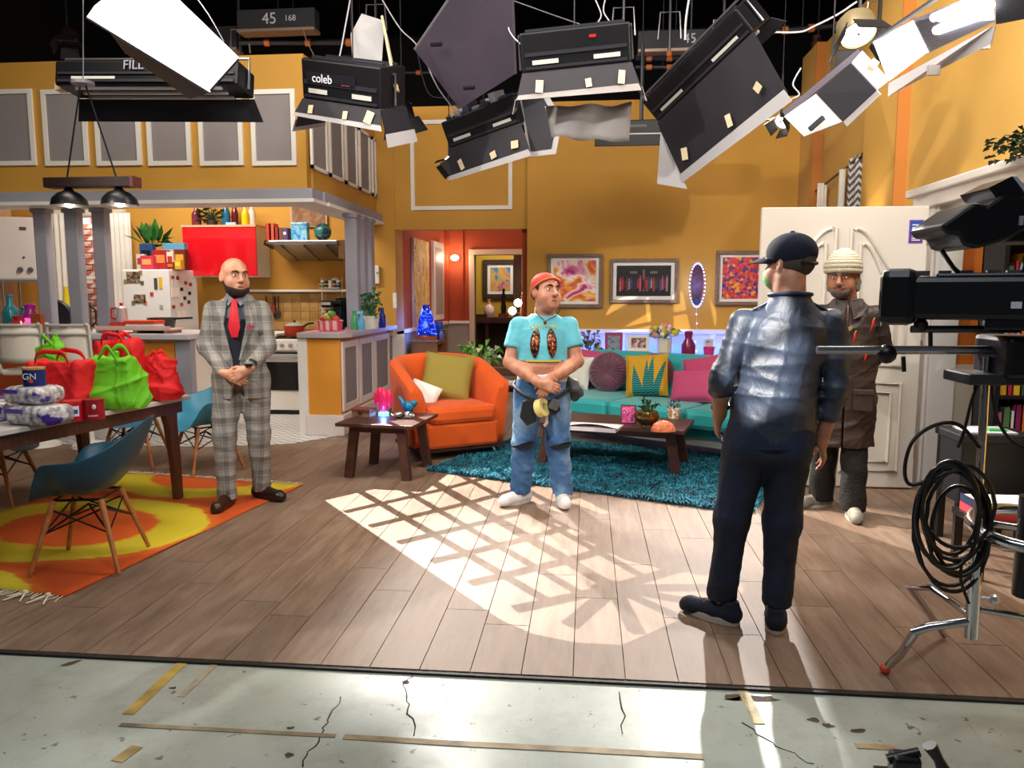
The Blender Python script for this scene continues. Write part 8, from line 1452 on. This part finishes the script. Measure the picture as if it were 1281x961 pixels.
n = NT('coat', .55); n.bump(n.noise(13, 4, n.map((1, 1, .7)), dist=.5), .6, .02); COAT = n.done(n.ramp(n.noise(6, 4), [(.3, '2a1d18'), (.7, '44322a')]))
S = SDF((-.42, -.28, .40), (.42, .34, 1.54), .0078); S.loft([(.46, 0, .0, .215, .165), (.7, 0, .0, .215, .165), (.95, 0, -.01, .20, .16), (1.1, 0, -.015, .20, .16), (1.28, 0, -.005, .19, .143), (1.35, 0, .0, .175, .122), (1.42, 0, .0, .12, .09), (1.475, 0, -.0, .085, .08)], .03)
for sh, el_, wr in ((Rs, Re, Rw), (Ls, Le, Lw)): S.rc((0, .0, 1.37), sh, .05, .06, .03); S.chain([sh, el_, el_+(wr-el_)*.8], [.068, .060, .050], .018)
S.cut((0, 0, .475), (0, 0, 1), 1); S.wrinkle(.010, (18, 34), 41, ((.4, .7, 1.1, 1.4, 1.5), (1, 1, 1, .6, .2))); S.ridge(.018, 14, 8, ((.4, .7, 1.1, 1.4, 1.5), (1, 1, 1, .5, .0)), 1.4); xx, yy, zz = S._pts((slice(None),)*3); S.d = np.maximum(S.d, -np.maximum(np.abs(xx+.0)-.005, yy+.05)*np.where(zz < 1.3, 1, 1)).astype(np.float32); CO = S.mesh('coat', COAT, t)
for s in (-1, 1): MB().add([(s*.012, -.12, 1.425), (s*.07, -.075, 1.475), (s*.115, -.085, 1.42), (s*.085, -.135, 1.355), (s*.03, -.155, 1.33)], [(0, 1, 2, 3, 4)]).build('lapel', COAT, CO, solid=.012)
for x, z in ((-.105, .80), (.115, .80)): MB().box((x, -.165, z), (.12, .02, .13)).build('pocket', COAT, CO, bevel=.006); MB().box((x, -.175, z+.06), (.125, .02, .035)).build('pocket_flap', COAT, CO, bevel=.005)
CH = M('b8281c', .35)
for x, z, a in ((-.135, 1.235, .3), (-.06, 1.19, -.2), (.045, 1.215, .2), (-.02, 1.06, .15), (.12, 1.10, .3), (.15, 1.30, .35)):
    y = -.165+.06*abs(x); c = MB().tube([(x, y, z+.03), (x-.006*a, y-.008, z), (x-.05*a, y, z-.045)], [.007, .009, .002], 8).build('chili_pin', CH, CO, True); MB().tube([(x, y, z+.03), (x+.008, y, z+.045)], .004, 5).build('stem', M('c8a03a', .4), c)
MB().prism([(0, -.028), (.024, 0), (.018, .016), (0, .008), (-.018, .016), (-.024, 0)], 0, .008, Matrix.Translation((.005, -.16, 1.275)) @ FRONT).build('heart_badge', M('c8b070', .35, .5), CO)
S = SDF((-.26, -.24, .03), (.26, .26, .9), .008)
for x, y, hx in ((ax_, ay_, -.085), (bx_, by_, .085)): S.chain([(hx, .01, .84), ((hx+x)/2, y*.4, .5), (x, y, .06)], [.105, .082, .084], .03)
S.cut((0, 0, .05), (0, 0, 1), 1); S.wrinkle(.015, (24, 44), 51); TR = S.mesh('trousers', M('1a1512', .85, bump=(40, .4)), t); MB().tube([(ax_+.085, ay_-.03, .07), (ax_+.083, ay_-.02, .25), ((-.085+ax_)/2+.09, ay_*.4, .5)], .008, 6).build('side_stripe', M('c8c4c0', .7), TR)
for x, y, yw in ((ax_, ay_, -55), (bx_, by_, 6)): shoe(t, 'sneaker', (x, y), yw, '8d877c', 'c9c4b8', .27, 'eceae4', .03, .047, M('8a8478', .7, noise=(20, .3)))
warp(t, hd, 1.10)
